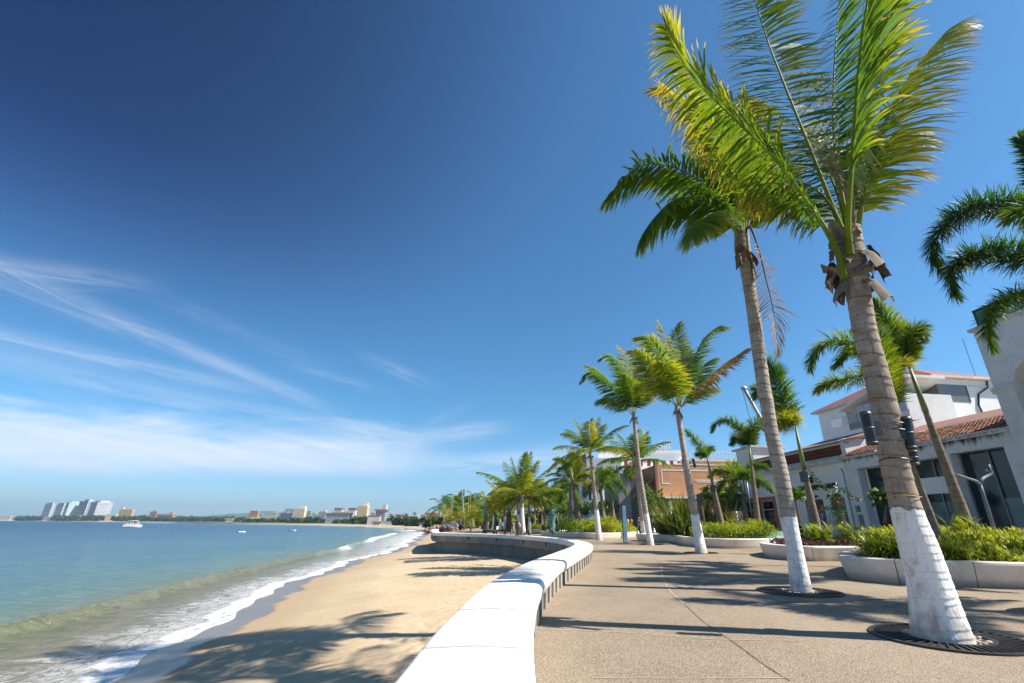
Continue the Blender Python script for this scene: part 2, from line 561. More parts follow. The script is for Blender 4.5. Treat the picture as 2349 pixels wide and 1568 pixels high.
# foam: lace behind the edge, solid at the edge and on breakers
vl = coords(nt, (.55, 1.0, 1))
ln = noise(nt, vl, 1.4, 6, .68, 1.6)
ln2 = noise(nt, coords(nt, (1.1, .45, 1)), 2.6, 6, .65, 2.2)
lace = mth(nt, 'SUBTRACT', 1.0, mth(nt, 'MULTIPLY', mth(nt, 'ABSOLUTE', mth(nt, 'SUBTRACT', ln2, .5)), 7.5), clamp=True)
cov = nn(nt, 'ShaderNodeMapRange')
cov.inputs[1].default_value, cov.inputs[2].default_value = .3, 4.2
cov.inputs[3].default_value, cov.inputs[4].default_value = 1.0, .0
nt.links.new(fo, cov.inputs[0])
gate = nn(nt, 'ShaderNodeMapRange', interpolation_type='SMOOTHSTEP')
gate.inputs[1].default_value, gate.inputs[2].default_value = .50, .66
nt.links.new(mth(nt, 'ADD', mth(nt, 'MULTIPLY', ln, .62), mth(nt, 'MULTIPLY', cov.outputs[0], .40)), gate.inputs[0])
foam = mth(nt, 'MULTIPLY', lace, gate.outputs[0])
solid = nn(nt, 'ShaderNodeMapRange', interpolation_type='SMOOTHSTEP')
solid.inputs[1].default_value, solid.inputs[2].default_value = .0, .42
solid.inputs[3].default_value, solid.inputs[4].default_value = 1.0, .0
nt.links.new(mth(nt, 'ADD', fo, mth(nt, 'MULTIPLY', mth(nt, 'SUBTRACT', ln, .5), 1.6)), solid.inputs[0])
fard = nn(nt, 'ShaderNodeAttribute', attribute_name='surf').outputs['Fac']
ff = mth(nt, 'MAXIMUM', mth(nt, 'MULTIPLY', foam, .85), solid.outputs[0])
ff = mth(nt, 'MAXIMUM', ff, mth(nt, 'MULTIPLY', fard, ramp(nt, ln, [(.36, 0.0), (.58, 1.0)])))
ff = mth(nt, 'MAXIMUM', ff, mth(nt, 'MULTIPLY', bk, ramp(nt, ln2, [(.3, .3), (.55, 1.0)])), clamp=True)
cc = mixc(nt, ff, base, (.78, .78, .78))
nt.links.new(cc, b.inputs['Base Color'])
rr = nn(nt, 'ShaderNodeMapRange')
rr.inputs[3].default_value, rr.inputs[4].default_value = 0, .8
nt.links.new(ff, rr.inputs[0])
fr_ = nn(nt, 'ShaderNodeMapRange')
fr_.inputs[1].default_value, fr_.inputs[2].default_value = .3, .8
fr_.inputs[3].default_value, fr_.inputs[4].default_value = .13, .36
nt.links.new(lo, fr_.inputs[0])
nt.links.new(mth(nt, 'MAXIMUM', rr.outputs[0], fr_.outputs[0]), b.inputs['Roughness'])
b.inputs['IOR'].default_value = 1.33
b1 = noise(nt, coords(nt, (.45, 1.0, 1)), 1.6, 6, .62, .4)
b2 = noise(nt, coords(nt, (.10, .22, 1)), 1.0, 5, .6, .3)
bump(nt, b, mth(nt, 'ADD', mth(nt, 'MULTIPLY', b1, .45), mth(nt, 'ADD', mth(nt, 'MULTIPLY', b2, .7), mth(nt, 'MULTIPLY', ff, .06))), 1.0, 1.0)
so2 = mb.build('sea', m, smooth=True)
surf = np.interp(ys, [30, 50, 70, 100, 190, 260], [0, .35, .8, 1, 1, 0])[:, None] * np.clip(1 - O / np.interp(ys, [30, 80, 200], [3.5, 6.0, 9])[:, None], 0, 1) ** .5
for nm, arr in (('ridge', ridge * np.interp(ys, [-10, 22, 40, 120], [.9, .8, .45, 0])[:, None]), ('breaker', brk), ('surf', surf)):
    a_ = so2.data.attributes.new(nm, 'FLOAT', 'POINT')
    a_.data.foreach_set('value', np.broadcast_to(arr, X.shape).reshape(-1).astype(np.float32))
tag(so2, kind='structure')

# ------------------------------------------------------------------ far land and hills
ys = np.concatenate([np.linspace(62, 150, 12), np.geomspace(165, 2600, 60)])
ex = np.array([0, 8, 30, 120, 500, 2000, 6000, 14000.])
x0 = np.interp(ys, [62, 80, 160, 300, 2500], [-11.5, -4, 0, -20, -2400]) - 3
X = x0[:, None] + ex[None, :]
Y = np.repeat(ys[:, None], len(ex), 1)
Z = np.interp(ex, [0, 8, 30, 120, 14000], [-.95, -.7, -.35, .05, .8])[None, :] + np.zeros_like(X)
Z = np.where((Y < 120) & (ex[None, :] >= 8), np.minimum(Z, -.15), Z)
Z = np.where((Y < 66), -.9, Z)
tag(MB().grid(np.stack([X, Y, Z], 2)).build('land', pmat('dry_land', (.20, .17, .11), (.11, .12, .06), .02, .95), smooth=True), kind='structure')
hx = np.linspace(-6800, 1700, 150)
hy = np.linspace(3600, 5400, 26)
HX, HY = np.meshgrid(hx, hy, indexing='ij')
def hh(x, y):
    u = x / y
    prof = np.interp(u, [-1.6, -1.15, -.95, -.75, -.62, -.55, -.46, -.38, -.30, -.2, .2], [10, 18, 38, 48, 66, 84, 70, 50, 22, 12, 10])
    r = np.sin(x * .0031 + y * .0019) * .16 + np.sin(x * .0085 - y * .003) * .09 + np.sin(x * .019 + y * .011) * .05
    return prof * (1 + r)
HZ = hh(HX, HY) * np.sin(np.clip((HY - 3600) / 1800, 0, 1) * PI) ** .7 - 5
tag(MB().grid(np.stack([HX, HY, HZ], 2)).build('hills', pmat('hill_scrub', (.07, .10, .05), (.11, .11, .07), .002, .95), smooth=True), kind='structure')
tag(MB().box(-11500, 4000, 2550, 5500, -3.2, -2.2).build('plain', pmat('dry_land', (.2, .17, .11))), kind='structure')

# ------------------------------------------------------------------ promenade
ys = np.unique(np.concatenate([rows([(-6, 62, .8)]), [62.0]]))
xl = wall_x(ys) + .62
cols = np.linspace(0, 1, 60)
X = xl[:, None] + (60 - xl)[:, None] * cols[None, :] ** 1.3
Y = np.repeat(ys[:, None], 60, 1)
FX0 = 19.3 - .1445 * (Y - 35.5)                         # line of the shop fronts
Z = np.interp(X - FX0, [-8, -2.2, -2.0], [0, .58, .62]) * np.clip((62 - Y) / 14, 0, 1) + .0
Z = np.maximum(Z, np.interp(X - FX0, [-8, -2.2], [0, .1]))
m, nt, b, out = newmat('exposed_aggregate')
v = coords(nt, (1, 1, 1))
vo = nn(nt, 'ShaderNodeTexVoronoi', feature='F1')
vo.inputs['Scale'].default_value = 105
nt.links.new(v, vo.inputs['Vector'])
sp = nt.nodes.new('ShaderNodeSeparateColor')
nt.links.new(vo.outputs['Color'], sp.inputs[0])
peb = ramp(nt, sp.outputs[0], [(.0, (.13, .10, .07)), (.25, (.24, .185, .13)), (.6, (.345, .27, .19)), (.85, (.42, .345, .26)), (1.0, (.19, .155, .125))])
sm = noise(nt, v, .45, 6, .65, .5)
cc = mixc(nt, 1.0, peb, ramp(nt, sm, [(.28, (.80, .78, .75)), (.5, (.97, .96, .95)), (.72, (1.10, 1.08, 1.04))]), 'MULTIPLY')
st = noise(nt, v, 1.7, 6, .72, 1.4)
cc = mixc(nt, ramp(nt, noise(nt, coords(nt, (.35, .12, 1)), 1.0, 4, .6, .8), [(.45, 0.0), (.7, .28)]), cc, (.47, .40, .31))
cc = mixc(nt, ramp(nt, st, [(.58, 0.0), (.72, .45)]), cc, (.17, .145, .12))
nt.links.new(cc, b.inputs['Base Color'])
b.inputs['Roughness'].default_value = .8
b.inputs['Specular IOR Level'].default_value = .25
bump(nt, b, vo.outputs['Distance'], .5, .012)
PAVE = m
tag(MB().grid(np.stack([X, Y, Z], 2)).build('promenade', m, smooth=True), kind='structure')
ys2 = np.linspace(62.0, 130, 20)
X = np.stack([np.interp(ys2, [62, 130], [-12, -16]), np.full(20, 60.0)], 1)
tag(MB().grid(np.stack([X, np.repeat(ys2[:, None], 2, 1), np.full_like(X, -.004)], 2)).build('square', PAVE), kind='structure')

# thin joints in the paving
def strip(mb, pts, wdt, z):
    P = spline(pts, .12)
    N = offset2(P)
    w_ = wdt * (1 + .4 * np.sin(np.arange(len(P)) * 1.7))[:, None]
    mb.grid(np.stack([np.c_[P - N * w_, np.full(len(P), z)], np.c_[P + N * w_, np.full(len(P), z)]], 1))
A = lambda x, y: G((1900 + x * .4683) * .61172, (1900 + y * .4683) * .61172)[:2]
mb = MB()
strip(mb, [A(*p) for p in [(1170, 410), (1240, 470), (1250, 560), (1310, 680), (1420, 780), (1560, 910), (1700, 1010), (1860, 1120), (2050, 1260), (2270, 1400)]], .006, .004)
tag(mb.build('pavement_joint', pmat('joint_dark', (.13, .10, .08), (.2, .16, .12), 20)), kind='structure')
mb = MB()
strip(mb, [A(*p) for p in [(200, 985), (900, 1010), (1650, 1065), (2349, 1078)]], .008, .004)
strip(mb, [A(*p) for p in [(700, 1378), (1500, 1380), (2349, 1375)]], .006, .004)
strip(mb, [A(*p) for p in [(1240, 470), (1250, 560), (1310, 680), (1420, 780)]], .012, .0055)
tag(mb.build('pavement_seam', pmat('joint_pale', (.50, .44, .37), (.40, .34, .28), 12)), kind='structure')
# pebble ribbons set into the paving
B6 = lambda x, y: G((2700 + x * .4853) * .61172, (1900 + y * .4853) * .61172)[:2]
def ribbon(name, pts, half):
    mb = MB()
    P = spline(pts, .028)
    N = offset2(P)
    for i, (p, n) in enumerate(zip(P, N)):
        for s_ in (-1, 0, 1):
            r = RD.uniform(.010, .017)
            c = p + n * (s_ * half + RD.uniform(-.01, .01))
            mb.ball((c[0], c[1], .002), (r, r * .6 if i % 2 else r, .010), 6, 4)
    return tag(mb.build(name, pmat('inlay_pebble', (.20, .20, .20), (.12, .12, .13), 30, .5), smooth=True), kind='structure')
ribbon('pavement_inlay', [A(*p) for p in [(1560, 755), (1650, 742), (1760, 752), (1900, 775), (2040, 800), (2200, 815), (2349, 830)]], .02)
ribbon('pavement_inlay', [A(*p) for p in [(1560, 775), (1700, 785), (1850, 778), (1960, 768), (2100, 775), (2349, 766)]], .02)
ribbon('pavement_inlay', [A(*p) for p in [(1340, 630), (1420, 655), (1540, 640), (1640, 610), (1760, 615), (1860, 590), (2000, 570), (2240, 565)]], .025)
ribbon('pavement_inlay', [A(*p) for p in [(1400, 455), (1480, 440), (1560, 450), (1640, 462), (1720, 445), (1830, 440)]], .05)
ribbon('pavement_inlay', [B6(*p) for p in [(1000, 740), (1060, 730), (1200, 722), (1400, 718)]], .02)
ribbon('pavement_inlay', [B6(*p) for p in [(1270, 770), (1330, 780), (1400, 752), (1440, 745)]], .02)
# ------------------------------------------------------------------ materials: concrete
m, nt, b, out = newmat('white_precast')
v = coords(nt)
f1 = noise(nt, v, 2.2, 6, .65, .6)
f2 = noise(nt, v, 14, 5, .7)
cc = ramp(nt, f1, [(.25, (.66, .63, .58)), (.5, (.76, .74, .70)), (.75, (.80, .79, .76))])
cc = mixc(nt, ramp(nt, f2, [(.56, 0.0), (.76, .5)]), cc, (.50, .42, .33))
nt.links.new(cc, b.inputs['Base Color'])
b.inputs['Roughness'].default_value = .62
bump(nt, b, noise(nt, v, 60, 4), .12, .01)
PRECAST = m
m, nt, b, out = newmat('planter_stone')
v = coords(nt)
f1 = noise(nt, v, 1.6, 6, .65, .8)
f2 = noise(nt, v, 8, 5, .7)
cc = ramp(nt, f1, [(.25, (.56, .50, .42)), (.5, (.69, .635, .56)), (.75, (.75, .70, .63))])
cc = mixc(nt, ramp(nt, f2, [(.56, 0.0), (.78, .45)]), cc, (.40, .33, .25))
sx = nn(nt, 'ShaderNodeSeparateXYZ')
nt.links.new(v, sx.inputs[0])
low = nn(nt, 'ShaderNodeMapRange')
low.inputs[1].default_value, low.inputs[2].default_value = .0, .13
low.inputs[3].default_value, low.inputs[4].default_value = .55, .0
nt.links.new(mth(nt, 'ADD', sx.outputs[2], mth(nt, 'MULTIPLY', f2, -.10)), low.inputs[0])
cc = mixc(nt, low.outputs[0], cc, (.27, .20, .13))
nt.links.new(cc, b.inputs['Base Color'])
b.inputs['Roughness'].default_value = .7
bump(nt, b, noise(nt, v, 50, 4), .15, .01)
PSTONE = m
GREYC = pmat('raw_concrete', (.27, .255, .235), (.17, .165, .155), 1.6, .85, (1, 1, .35), .3, .2, lo=.3, hi=.72, bdist=.01)
GREYC2 = pmat('cast_concrete', (.36, .33, .29), (.22, .20, .18), 5, .85, (1, 1, .25), .25, .2)
SOIL = pmat('planting_soil', (.06, .042, .03), (.10, .07, .05), 9, .95, bmp=.6, bdist=.04)

def profile_round(x0, x1, z0, z1, r, under=.03):
    k = []
    k += [(x0 + under, z0), (x0, z0 + under)]
    for a in np.linspace(PI, PI / 2, 5):
        k.append((x0 + r + r * math.cos(a), z1 - r + r * math.sin(a)))
    k.append(((x0 + x1) / 2, z1 + .012))
    R2 = r * 1.7
    for a in np.linspace(PI / 2, 0, 6):
        k.append((x1 - R2 + R2 * math.cos(a), z1 - r * 1.5 + r * 1.5 * math.sin(a)))
    k += [(x1 - .02, z0 + under), (x1 - .06, z0)]
    return k

# ------------------------------------------------------------------ the curved sea wall with its bench coping
sw = thing('sea_wall', 'long curving sea wall whose white bench coping separates beach and promenade', 'sea wall', (0, 8, 0))
ORG = (0, 8, 0)
prof = profile_round(0, .70, .235, .45, .055)
ds = .12
n = len(EDGE)
bl = 11
i = 0
while i < n - 1:
    j = min(i + bl, n - 1)
    P = EDGE[i:j + 1].copy()
    N = EDGE_N[i:j + 1]
    g0 = (P[1] - P[0]) * .06
    g1 = (P[-1] - P[-2]) * .06
    P[0] += g0
    P[-1] -= g1
    mb = MB()
    dz = RD.uniform(-.003, .003)
    sweep(mb, P, N, [(o, z + dz) for o, z in prof])
    mb.build('coping_block', PRECAST, sw, ORG, True)
    i = j
for o in sw.children:                                    # crisp block ends
    o.data.polygons.foreach_set('use_smooth', [len(p.vertices) == 4 for p in o.data.polygons])
mb = MB()
sweep(mb, EDGE, EDGE_N, [(.07, .237), (.07, -.17), (.62, -.17), (.62, .237)])
mb.build('parapet_beam', GREYC, sw, ORG)
mb = MB()
sweep(mb, EDGE, EDGE_N, [(.52, -.165), (.52, -2.0), (.80, -2.0), (.80, -.165)])
mb.build('retaining_wall', GREYC, sw, ORG)
mb = MB()
sweep(mb, EDGE, EDGE_N, [(.585, .236), (.585, -.1), (.622, -.1), (.622, .236)])
k = 4
while k < n - 6:                                         # ribs under the seat, promenade side
    P = EDGE[k:k + 3]
    sweep(mb, P, EDGE_N[k:k + 3], [(.60, .234), (.60, .0), (.655, .0), (.655, .234)])
    k += 5
mb.build('bench_base', GREYC2, sw, ORG)
k = 95
while k < n - 6:
    mb = MB()
    sweep(mb, EDGE[k:k + 3], EDGE_N[k:k + 3], [(.055, .225), (.055, .02), (.09, .02), (.09, .225)])
    mb.build('drain_slot', pmat('drain_brown', (.055, .04, .03), (.12, .085, .06), 8), sw, ORG)
    k += 30

# ------------------------------------------------------------------ planters
def planter(label, pts, blk=1.15, h=.48, wtop=.38, group='white planters along the promenade', soil=.36, mat=None):
    P = spline(pts, .11, closed=True)[:-1]
    area = .5 * np.sum(P[:, 0] * np.roll(P[:, 1], -1) - np.roll(P[:, 0], -1) * P[:, 1])
    if area > 0:
        pass
    else:
        P = P[::-1]
    N = offset2(P, True)                                  # outward
    c = P.mean(0)
    t = thing('planter', label, 'planter', (c[0], c[1], 0), 0, group)
    org = (c[0], c[1], 0)
    o = .12
    prof = [(0, 0), (o - .012, h - .09), (o, h - .055), (o - .012, h - .015), (o - .05, h), (o - wtop + .03, h), (o - wtop, h - .03), (o - wtop, h - .2), (o - wtop, .0)]
    prof = prof[::-1]
    n = len(P)
    st = max(5, int(round(blk / .11)))
    nb = max(3, int(round(n / st)))
    idx = np.linspace(0, n, nb + 1).astype(int)
    for a, bq in zip(idx[:-1], idx[1:]):
        ii = np.arange(a, bq + 1) % n
        Q = P[ii].copy()
        Q[0] += (Q[1] - Q[0]) * .07
        Q[-1] -= (Q[-1] - Q[-2]) * .07
        mb = MB()
        sweep(mb, Q, N[ii], prof)
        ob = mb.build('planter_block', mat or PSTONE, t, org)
    S = P - N * (wtop - o - .02)
    mb = MB()
    mb.prism([tuple(q) for q in S[::2]], .02, soil)
    mb.build('soil', SOIL, t, org)
    return t

PA = [(7.36, 12.2), (7.40, 11.45), (7.72, 10.95), (8.7, 10.55), (9.6, 10.25), (11.5, 9.95), (14, 10.1), (15.6, 12), (14.4, 15), (11.8, 16.2), (9.8, 15.3), (8.2, 13.6)]
PB = [(8.72, 18.7), (9.2, 17.5), (10.3, 17.5), (12, 17.7), (14, 18.6), (14.6, 21.0), (13, 23.2), (11, 23), (9.3, 21)]
PC = [(7.3, 36.6), (7.9, 35.0), (8.75, 34.5), (9.0, 33), (8.62, 30.5), (8.65, 27.6), (9.3, 26.2), (10.9, 26.2), (12.3, 27), (13.7, 29.2), (14.2, 33), (12.6, 37.5), (9.5, 39.2), (7.6, 38.4)]
PDD = [(.2, 45.5), (1.6, 42.9), (3.2, 41.6), (3.9, 40.2), (5.1, 40.3), (6.9, 42.5), (8.9, 47.5), (9.6, 52), (7.5, 56), (3, 56), (.6, 51)]
PE = [(-1.9, 60), (.5, 57.8), (3.6, 58.6), (4.6, 62), (2, 65), (-1.2, 64)]
planter('big white planter nearest the camera, filled with yellow-green striped plants', PA, 1.35)
planter('white planter of purple ground cover and feathery shrubs behind the litter bin', PB, 1.5)
planter('white planter with flax clump and bright green hedge before the orange framed shop', PC, 1.5)
planter('white planter of rounded bright shrubs behind the pale blue stele', PDD, 1.6)
planter('low white planter with clipped hedge behind the green bronze figure', PE, 1.8)
planter('white planter at the right edge whose rounded end shades the paving', [(7.35, 7.3), (7.8, 6.9), (8.9, 6.6), (10.4, 6.6), (11.3, 7.2), (10.4, 7.9), (8.8, 8.0), (7.6, 7.75)], 1.2)

# ------------------------------------------------------------------ tree grates
IRON = pmat('cast_iron', (.035, .035, .038), (.065, .055, .045), 14, .55, spec=.4, metal=.5, bmp=.2)
STONES = pmat('river_pebble', (.55, .47, .36), (.30, .25, .20), 9, .6)
def grate(label, c, r0=.36, r1=.73, detail=True):
    t = thing('tree_grate', label, 'tree grate', (c[0], c[1], 0), 0, 'round iron grates around the palm trunks')
    org = (0, 0, 0)
    mb = MB()
    for a, bq in ((r0, r0 + .045), (r1 - .05, r1)):
        mb2 = [(a, .004), (a, .020), (bq, .020), (bq, .004)]
        th = np.linspace(0, 2 * PI, 73)[:-1]
        P = np.array([[(math.cos(q) * r, math.sin(q) * r, z) for r, z in mb2] for q in th] + [[(r, 0, z) for r, z in mb2]])
        mb.grid(P, None, close=True)
    mb.build('grate_frame', IRON, t)
    mb = MB()
    nb = 44 if detail else 24
    for k in range(nb):
        q = 2 * PI * k / nb
        d = np.array([math.cos(q), math.sin(q)])
        s_ = np.array([-d[1], d[0]]) * .014
        p0, p1 = d * (r0 + .04), d * (r1 - .045)
        # bars slant slightly
        p1 = p1 + s_ * 3
        vv = []
        for z in (.006, .018):
            vv += [(*(p0 - s_ * .8), z), (*(p1 - s_), z), (*(p1 + s_), z), (*(p0 + s_ * .8), z)]
        mb.add(vv, [(0, 3, 2, 1), (4, 5, 6, 7), (0, 1, 5, 4), (1, 2, 6, 5), (2, 3, 7, 6), (3, 0, 4, 7)])
    mb.build('grate_bars', IRON, t)
    mb = MB()
    th = np.linspace(0, 2 * PI, 40, endpoint=False)
    mb.prism([(math.cos(q) * (r1 - .02), math.sin(q) * (r1 - .02)) for q in th], .001, .0045)
    mb.build('pit', pmat('pit_earth', (.03, .024, .02), (.05, .04, .03), 20, .95), t)
    mb = MB()
    for k in range(46 if detail else 16):
        q, rr_ = RD.uniform(0, 2 * PI), RD.uniform(.22, r0 - .02)
        s_ = RD.uniform(.018, .042)
        mb.ball((math.cos(q) * rr_, math.sin(q) * rr_, .008), (s_, s_ * RD.uniform(.6, 1), s_ * .6), 8, 5)
    o = mb.build('pebbles', STONES, t, smooth=True)
    return t
# ------------------------------------------------------------------ palm materials
def leafmat(name, stops, trans=.45, rough=.42, tcol=(1.25, 1.15, .55), spec=.45):
    m, nt, b, out = newmat(name)
    at = nn(nt, 'ShaderNodeAttribute', attribute_name='tint')
    f = noise(nt, coords(nt), 1.1, 4, .6)
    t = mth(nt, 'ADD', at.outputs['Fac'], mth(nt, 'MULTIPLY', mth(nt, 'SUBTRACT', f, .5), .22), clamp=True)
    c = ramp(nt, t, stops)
    nt.links.new(c, b.inputs['Base Color'])
    b.inputs['Roughness'].default_value = rough
    b.inputs['Specular IOR Level'].default_value = spec
    tr = nn(nt, 'ShaderNodeBsdfTranslucent')
    nt.links.new(mixc(nt, 1.0, c, tcol, 'MULTIPLY'), tr.inputs[0])
    mx = nn(nt, 'ShaderNodeMixShader')
    mx.inputs[0].default_value = trans
    nt.links.new(b.outputs[0], mx.inputs[1])
    nt.links.new(tr.outputs[0], mx.inputs[2])
    nt.links.new(mx.outputs[0], out.inputs[0])
    return m
COCO = leafmat('coconut_leaf', [(0, (.042, .110, .013)), (.28, (.088, .180, .015)), (.5, (.20, .25, .018)), (.66, (.42, .36, .045)), (.82, (.33, .23, .11)), (1.0, (.22, .14, .09))], tcol=(1.7, 1.5, .5), trans=.5, spec=.22, rough=.52)
FOX = leafmat('foxtail_leaf', [(0, (.022, .070, .012)), (.3, (.055, .135, .015)), (.55, (.17, .26, .02)), (.75, (.36, .32, .05)), (1.0, (.24, .16, .10))], tcol=(1.6, 1.5, .5), trans=.45, spec=.22, rough=.52)
DEADLEAF = leafmat('dead_leaf', [(0, (.36, .26, .16)), (.5, (.28, .19, .11)), (1.0, (.16, .11, .075))], trans=.3, tcol=(1.1, 1, .85), spec=.2, rough=.7)

def trunkmat(name, pale, brown, ringc, pscale=3.0):
    m, nt, b, out = newmat(name)
    at = nn(nt, 'ShaderNodeAttribute', attribute_name='tint')
    v = coords(nt)
    f = noise(nt, v, pscale, 5, .65)
    fi = noise(nt, coords(nt, (34, 34, 3.2)), 1.0, 4, .65, .6)
    c = ramp(nt, f, [(.30, pale), (.5, tuple((p + q) / 2 for p, q in zip(pale, brown))), (.68, brown)])
    f3 = noise(nt, coords(nt, (1.6, 1.6, 5.0)), 1.0, 4, .6, .4)
    c = mixc(nt, ramp(nt, f3, [(.52, 0.0), (.66, .75)]), c, tuple(p * q for p, q in zip(brown, (.85, .66, .58))))
    c = mixc(nt, ramp(nt, fi, [(.52, 0.0), (.66, .6)]), c, tuple(x * .42 for x in brown))
    rg = ramp(nt, mth(nt, 'ADD', at.outputs['Fac'], mth(nt, 'MULTIPLY', mth(nt, 'SUBTRACT', f, .5), .16)), [(.0, .75), (.08, .7), (.17, 0.0), (.88, 0.0), (.98, .35)])
    c = mixc(nt, rg, c, ringc)
    nt.links.new(c, b.inputs['Base Color'])
    b.inputs['Roughness'].default_value = .85
    b.inputs['Specular IOR Level'].default_value = .2
    bump(nt, b, mth(nt, 'ADD', fi, f), .5, .012)
    return m
TRUNK = trunkmat('palm_bark', (.40, .345, .28), (.27, .205, .15), (.075, .055, .042))
TRUNK2 = trunkmat('palm_bark_grey', (.43, .39, .34), (.31, .26, .205), (.07, .055, .045))
FTRUNK = trunkmat('foxtail_bark', (.30, .245, .19), (.19, .14, .105), (.10, .075, .055), 2)
SHAFT = pmat('crownshaft', (.20, .25, .075), (.13, .15, .06), 3, .45, (1, 1, .4), spec=.4)
SHEATH = pmat('leaf_sheath', (.23, .175, .125), (.10, .075, .055), 7, .9, (1, 1, .3), .5, bdist=.01)
m, nt, b, out = newmat('limewash')
v = coords(nt)
f = noise(nt, coords(nt, (9, 9, 5)), 1.0, 5, .68, .4)
fi = noise(nt, coords(nt, (30, 30, 3.0)), 1.0, 4, .6, .5)
at = nn(nt, 'ShaderNodeAttribute', attribute_name='tint')
c = ramp(nt, f, [(.3, (.82, .81, .79)), (.54, (.76, .75, .73)), (.66, (.60, .56, .51))])
c = mixc(nt, ramp(nt, fi, [(.54, 0.0), (.68, .6)]), c, (.50, .44, .39))
spz = nn(nt, 'ShaderNodeSeparateXYZ'); nt.links.new(v, spz.inputs[0])
dz_ = nn(nt, 'ShaderNodeMapRange'); dz_.inputs[1].default_value, dz_.inputs[2].default_value = .0, .45; dz_.inputs[3].default_value, dz_.inputs[4].default_value = .30, .0
nt.links.new(spz.outputs[2], dz_.inputs[0])
c = mixc(nt, ramp(nt, mth(nt, 'ADD', f, dz_.outputs[0]), [(.58, 0.0), (.80, .7)]), c, (.36, .30, .25))
c = mixc(nt, ramp(nt, at.outputs['Fac'], [(.0, .55), (.07, .35), (.13, 0.0)]), c, (.40, .36, .33))
nt.links.new(c, b.inputs['Base Color'])
b.inputs['Roughness'].default_value = .75
bump(nt, b, mth(nt, 'ADD', f, fi), .55, .012)
LIME = m

def nrm(a): return a / (np.linalg.norm(a, axis=-1, keepdims=True) + 1e-9)

def strips(mb, base, d, wv, L, W, nseg, droop, tint, tiptint=.0, side=None, curl=0.0, wind=None):
    """many narrow tapering leaflets at once"""
    N = len(base)
    pos, dirv = base.copy(), nrm(d)
    prof = np.interp(np.linspace(0, 1, nseg + 1), [0, .12, .5, .85, 1], [.45, .95, 1.0, .55, .06])
    V = np.zeros((N, nseg + 1, 2, 3))
    T = np.zeros((N, nseg + 1, 2))
    for k in range(nseg + 1):
        wv_ = nrm(wv - (wv * dirv).sum(1, keepdims=True) * dirv)
        V[:, k, 0] = pos - wv_ * (W * prof[k])[:, None]
        V[:, k, 1] = pos + wv_ * (W * prof[k])[:, None]
        T[:, k, :] = (tint + tiptint * (k / nseg) ** 3)[:, None]
        pos = pos + dirv * (L / nseg)[:, None]
        g = np.zeros((N, 3)); g[:, 2] = -1
        if wind is not None: g = g + wind
        dirv = nrm(dirv + g * (droop * (0.6 + .8 * k / nseg))[:, None])
    idx = []
    for i in range(N):
        o = i * (nseg + 1) * 2
        for k in range(nseg):
            q = o + 2 * k
            idx.append((q, q + 1, q + 3, q + 2))
    mb.add(V.reshape(-1, 3), idx, T.reshape(-1))

def coco_frond(mb, pts, L=.95, n=64, droop=.22, nseg=4, t0=.25, r0=.03, bare=.16, hang=.15, ttip=.35, rt=.55, w=.020, seed=None, wind=None, tear=0.0, grad=.15):
    g = np.random.default_rng(seed if seed is not None else int(abs(pts[0][0] * 1000 + pts[-1][2] * 777 + pts[-1][0] * 313)) % 99991)
    P = spline(pts, .08)
    m = len(P)
    s = np.linspace(0, 1, m)
    mb.tube(P, np.interp(s, [0, .05, .2, 1], [r0 * 1.5, r0 * 1.15, r0 * .8, r0 * .1]), 6, np.full(m, rt))
    T = nrm(np.gradient(P, axis=0))
    up = np.zeros_like(T); up[:, 2] = 1
    Nv = nrm(up - (up * T).sum(1, keepdims=True) * T + 1e-4)
    for k in range(1, m):                        # keep the frame from flipping
        if (Nv[k] * Nv[k - 1]).sum() < 0: Nv[k] = nrm(Nv[k - 1] - (Nv[k - 1] * T[k]).sum() * T[k])
    S = np.cross(T, Nv)
    ss = np.linspace(bare, .995, n)
    bases, dirs, wvs, Ls, Ws, ti = [], [], [], [], [], []
    for side in (-1, 1):
        q = np.clip(ss + g.normal(0, .3 / n, n), bare, 1)
        keep = g.random(n) > tear
        q = q[keep]
        k = q * (m - 1)
        I = lambda A_: np.stack([np.interp(k, np.arange(m), A_[:, c]) for c in range(3)], 1)
        b_, t_, n_, s_ = I(P), nrm(I(T)), nrm(I(Nv)), nrm(I(S))
        ang = np.radians(np.interp(q, [bare, .4, .8, 1], [74, 68, 50, 18]) + g.normal(0, 5, len(q)))
        vv = g.normal(-hang, .16, len(q))
        d = t_ * np.cos(ang)[:, None] + (s_ * side * np.cos(vv)[:, None] + n_ * np.sin(vv)[:, None]) * np.sin(ang)[:, None]
        bases.append(b_); dirs.append(d); wvs.append(t_ + n_ * .25 * side)
        Ls.append(L * np.interp(q, [bare, bare + .08, .35, .7, .92, 1], [.45, .7, 1, .92, .6, .35]) * g.uniform(.86, 1.08, len(q)))
        Ws.append(np.full(len(q), w) * g.uniform(.8, 1.15, len(q)))
        ti.append(t0 + grad * (q - .4) + g.normal(0, .05, len(q)))
    dr = np.full(sum(map(len, Ls)), droop) * g.uniform(.6, 1.5, sum(map(len, Ls)))
    strips(mb, np.vstack(bases), np.vstack(dirs), np.vstack(wvs), np.concatenate(Ls), np.concatenate(Ws), nseg, dr, np.concatenate(ti), ttip, wind=wind)

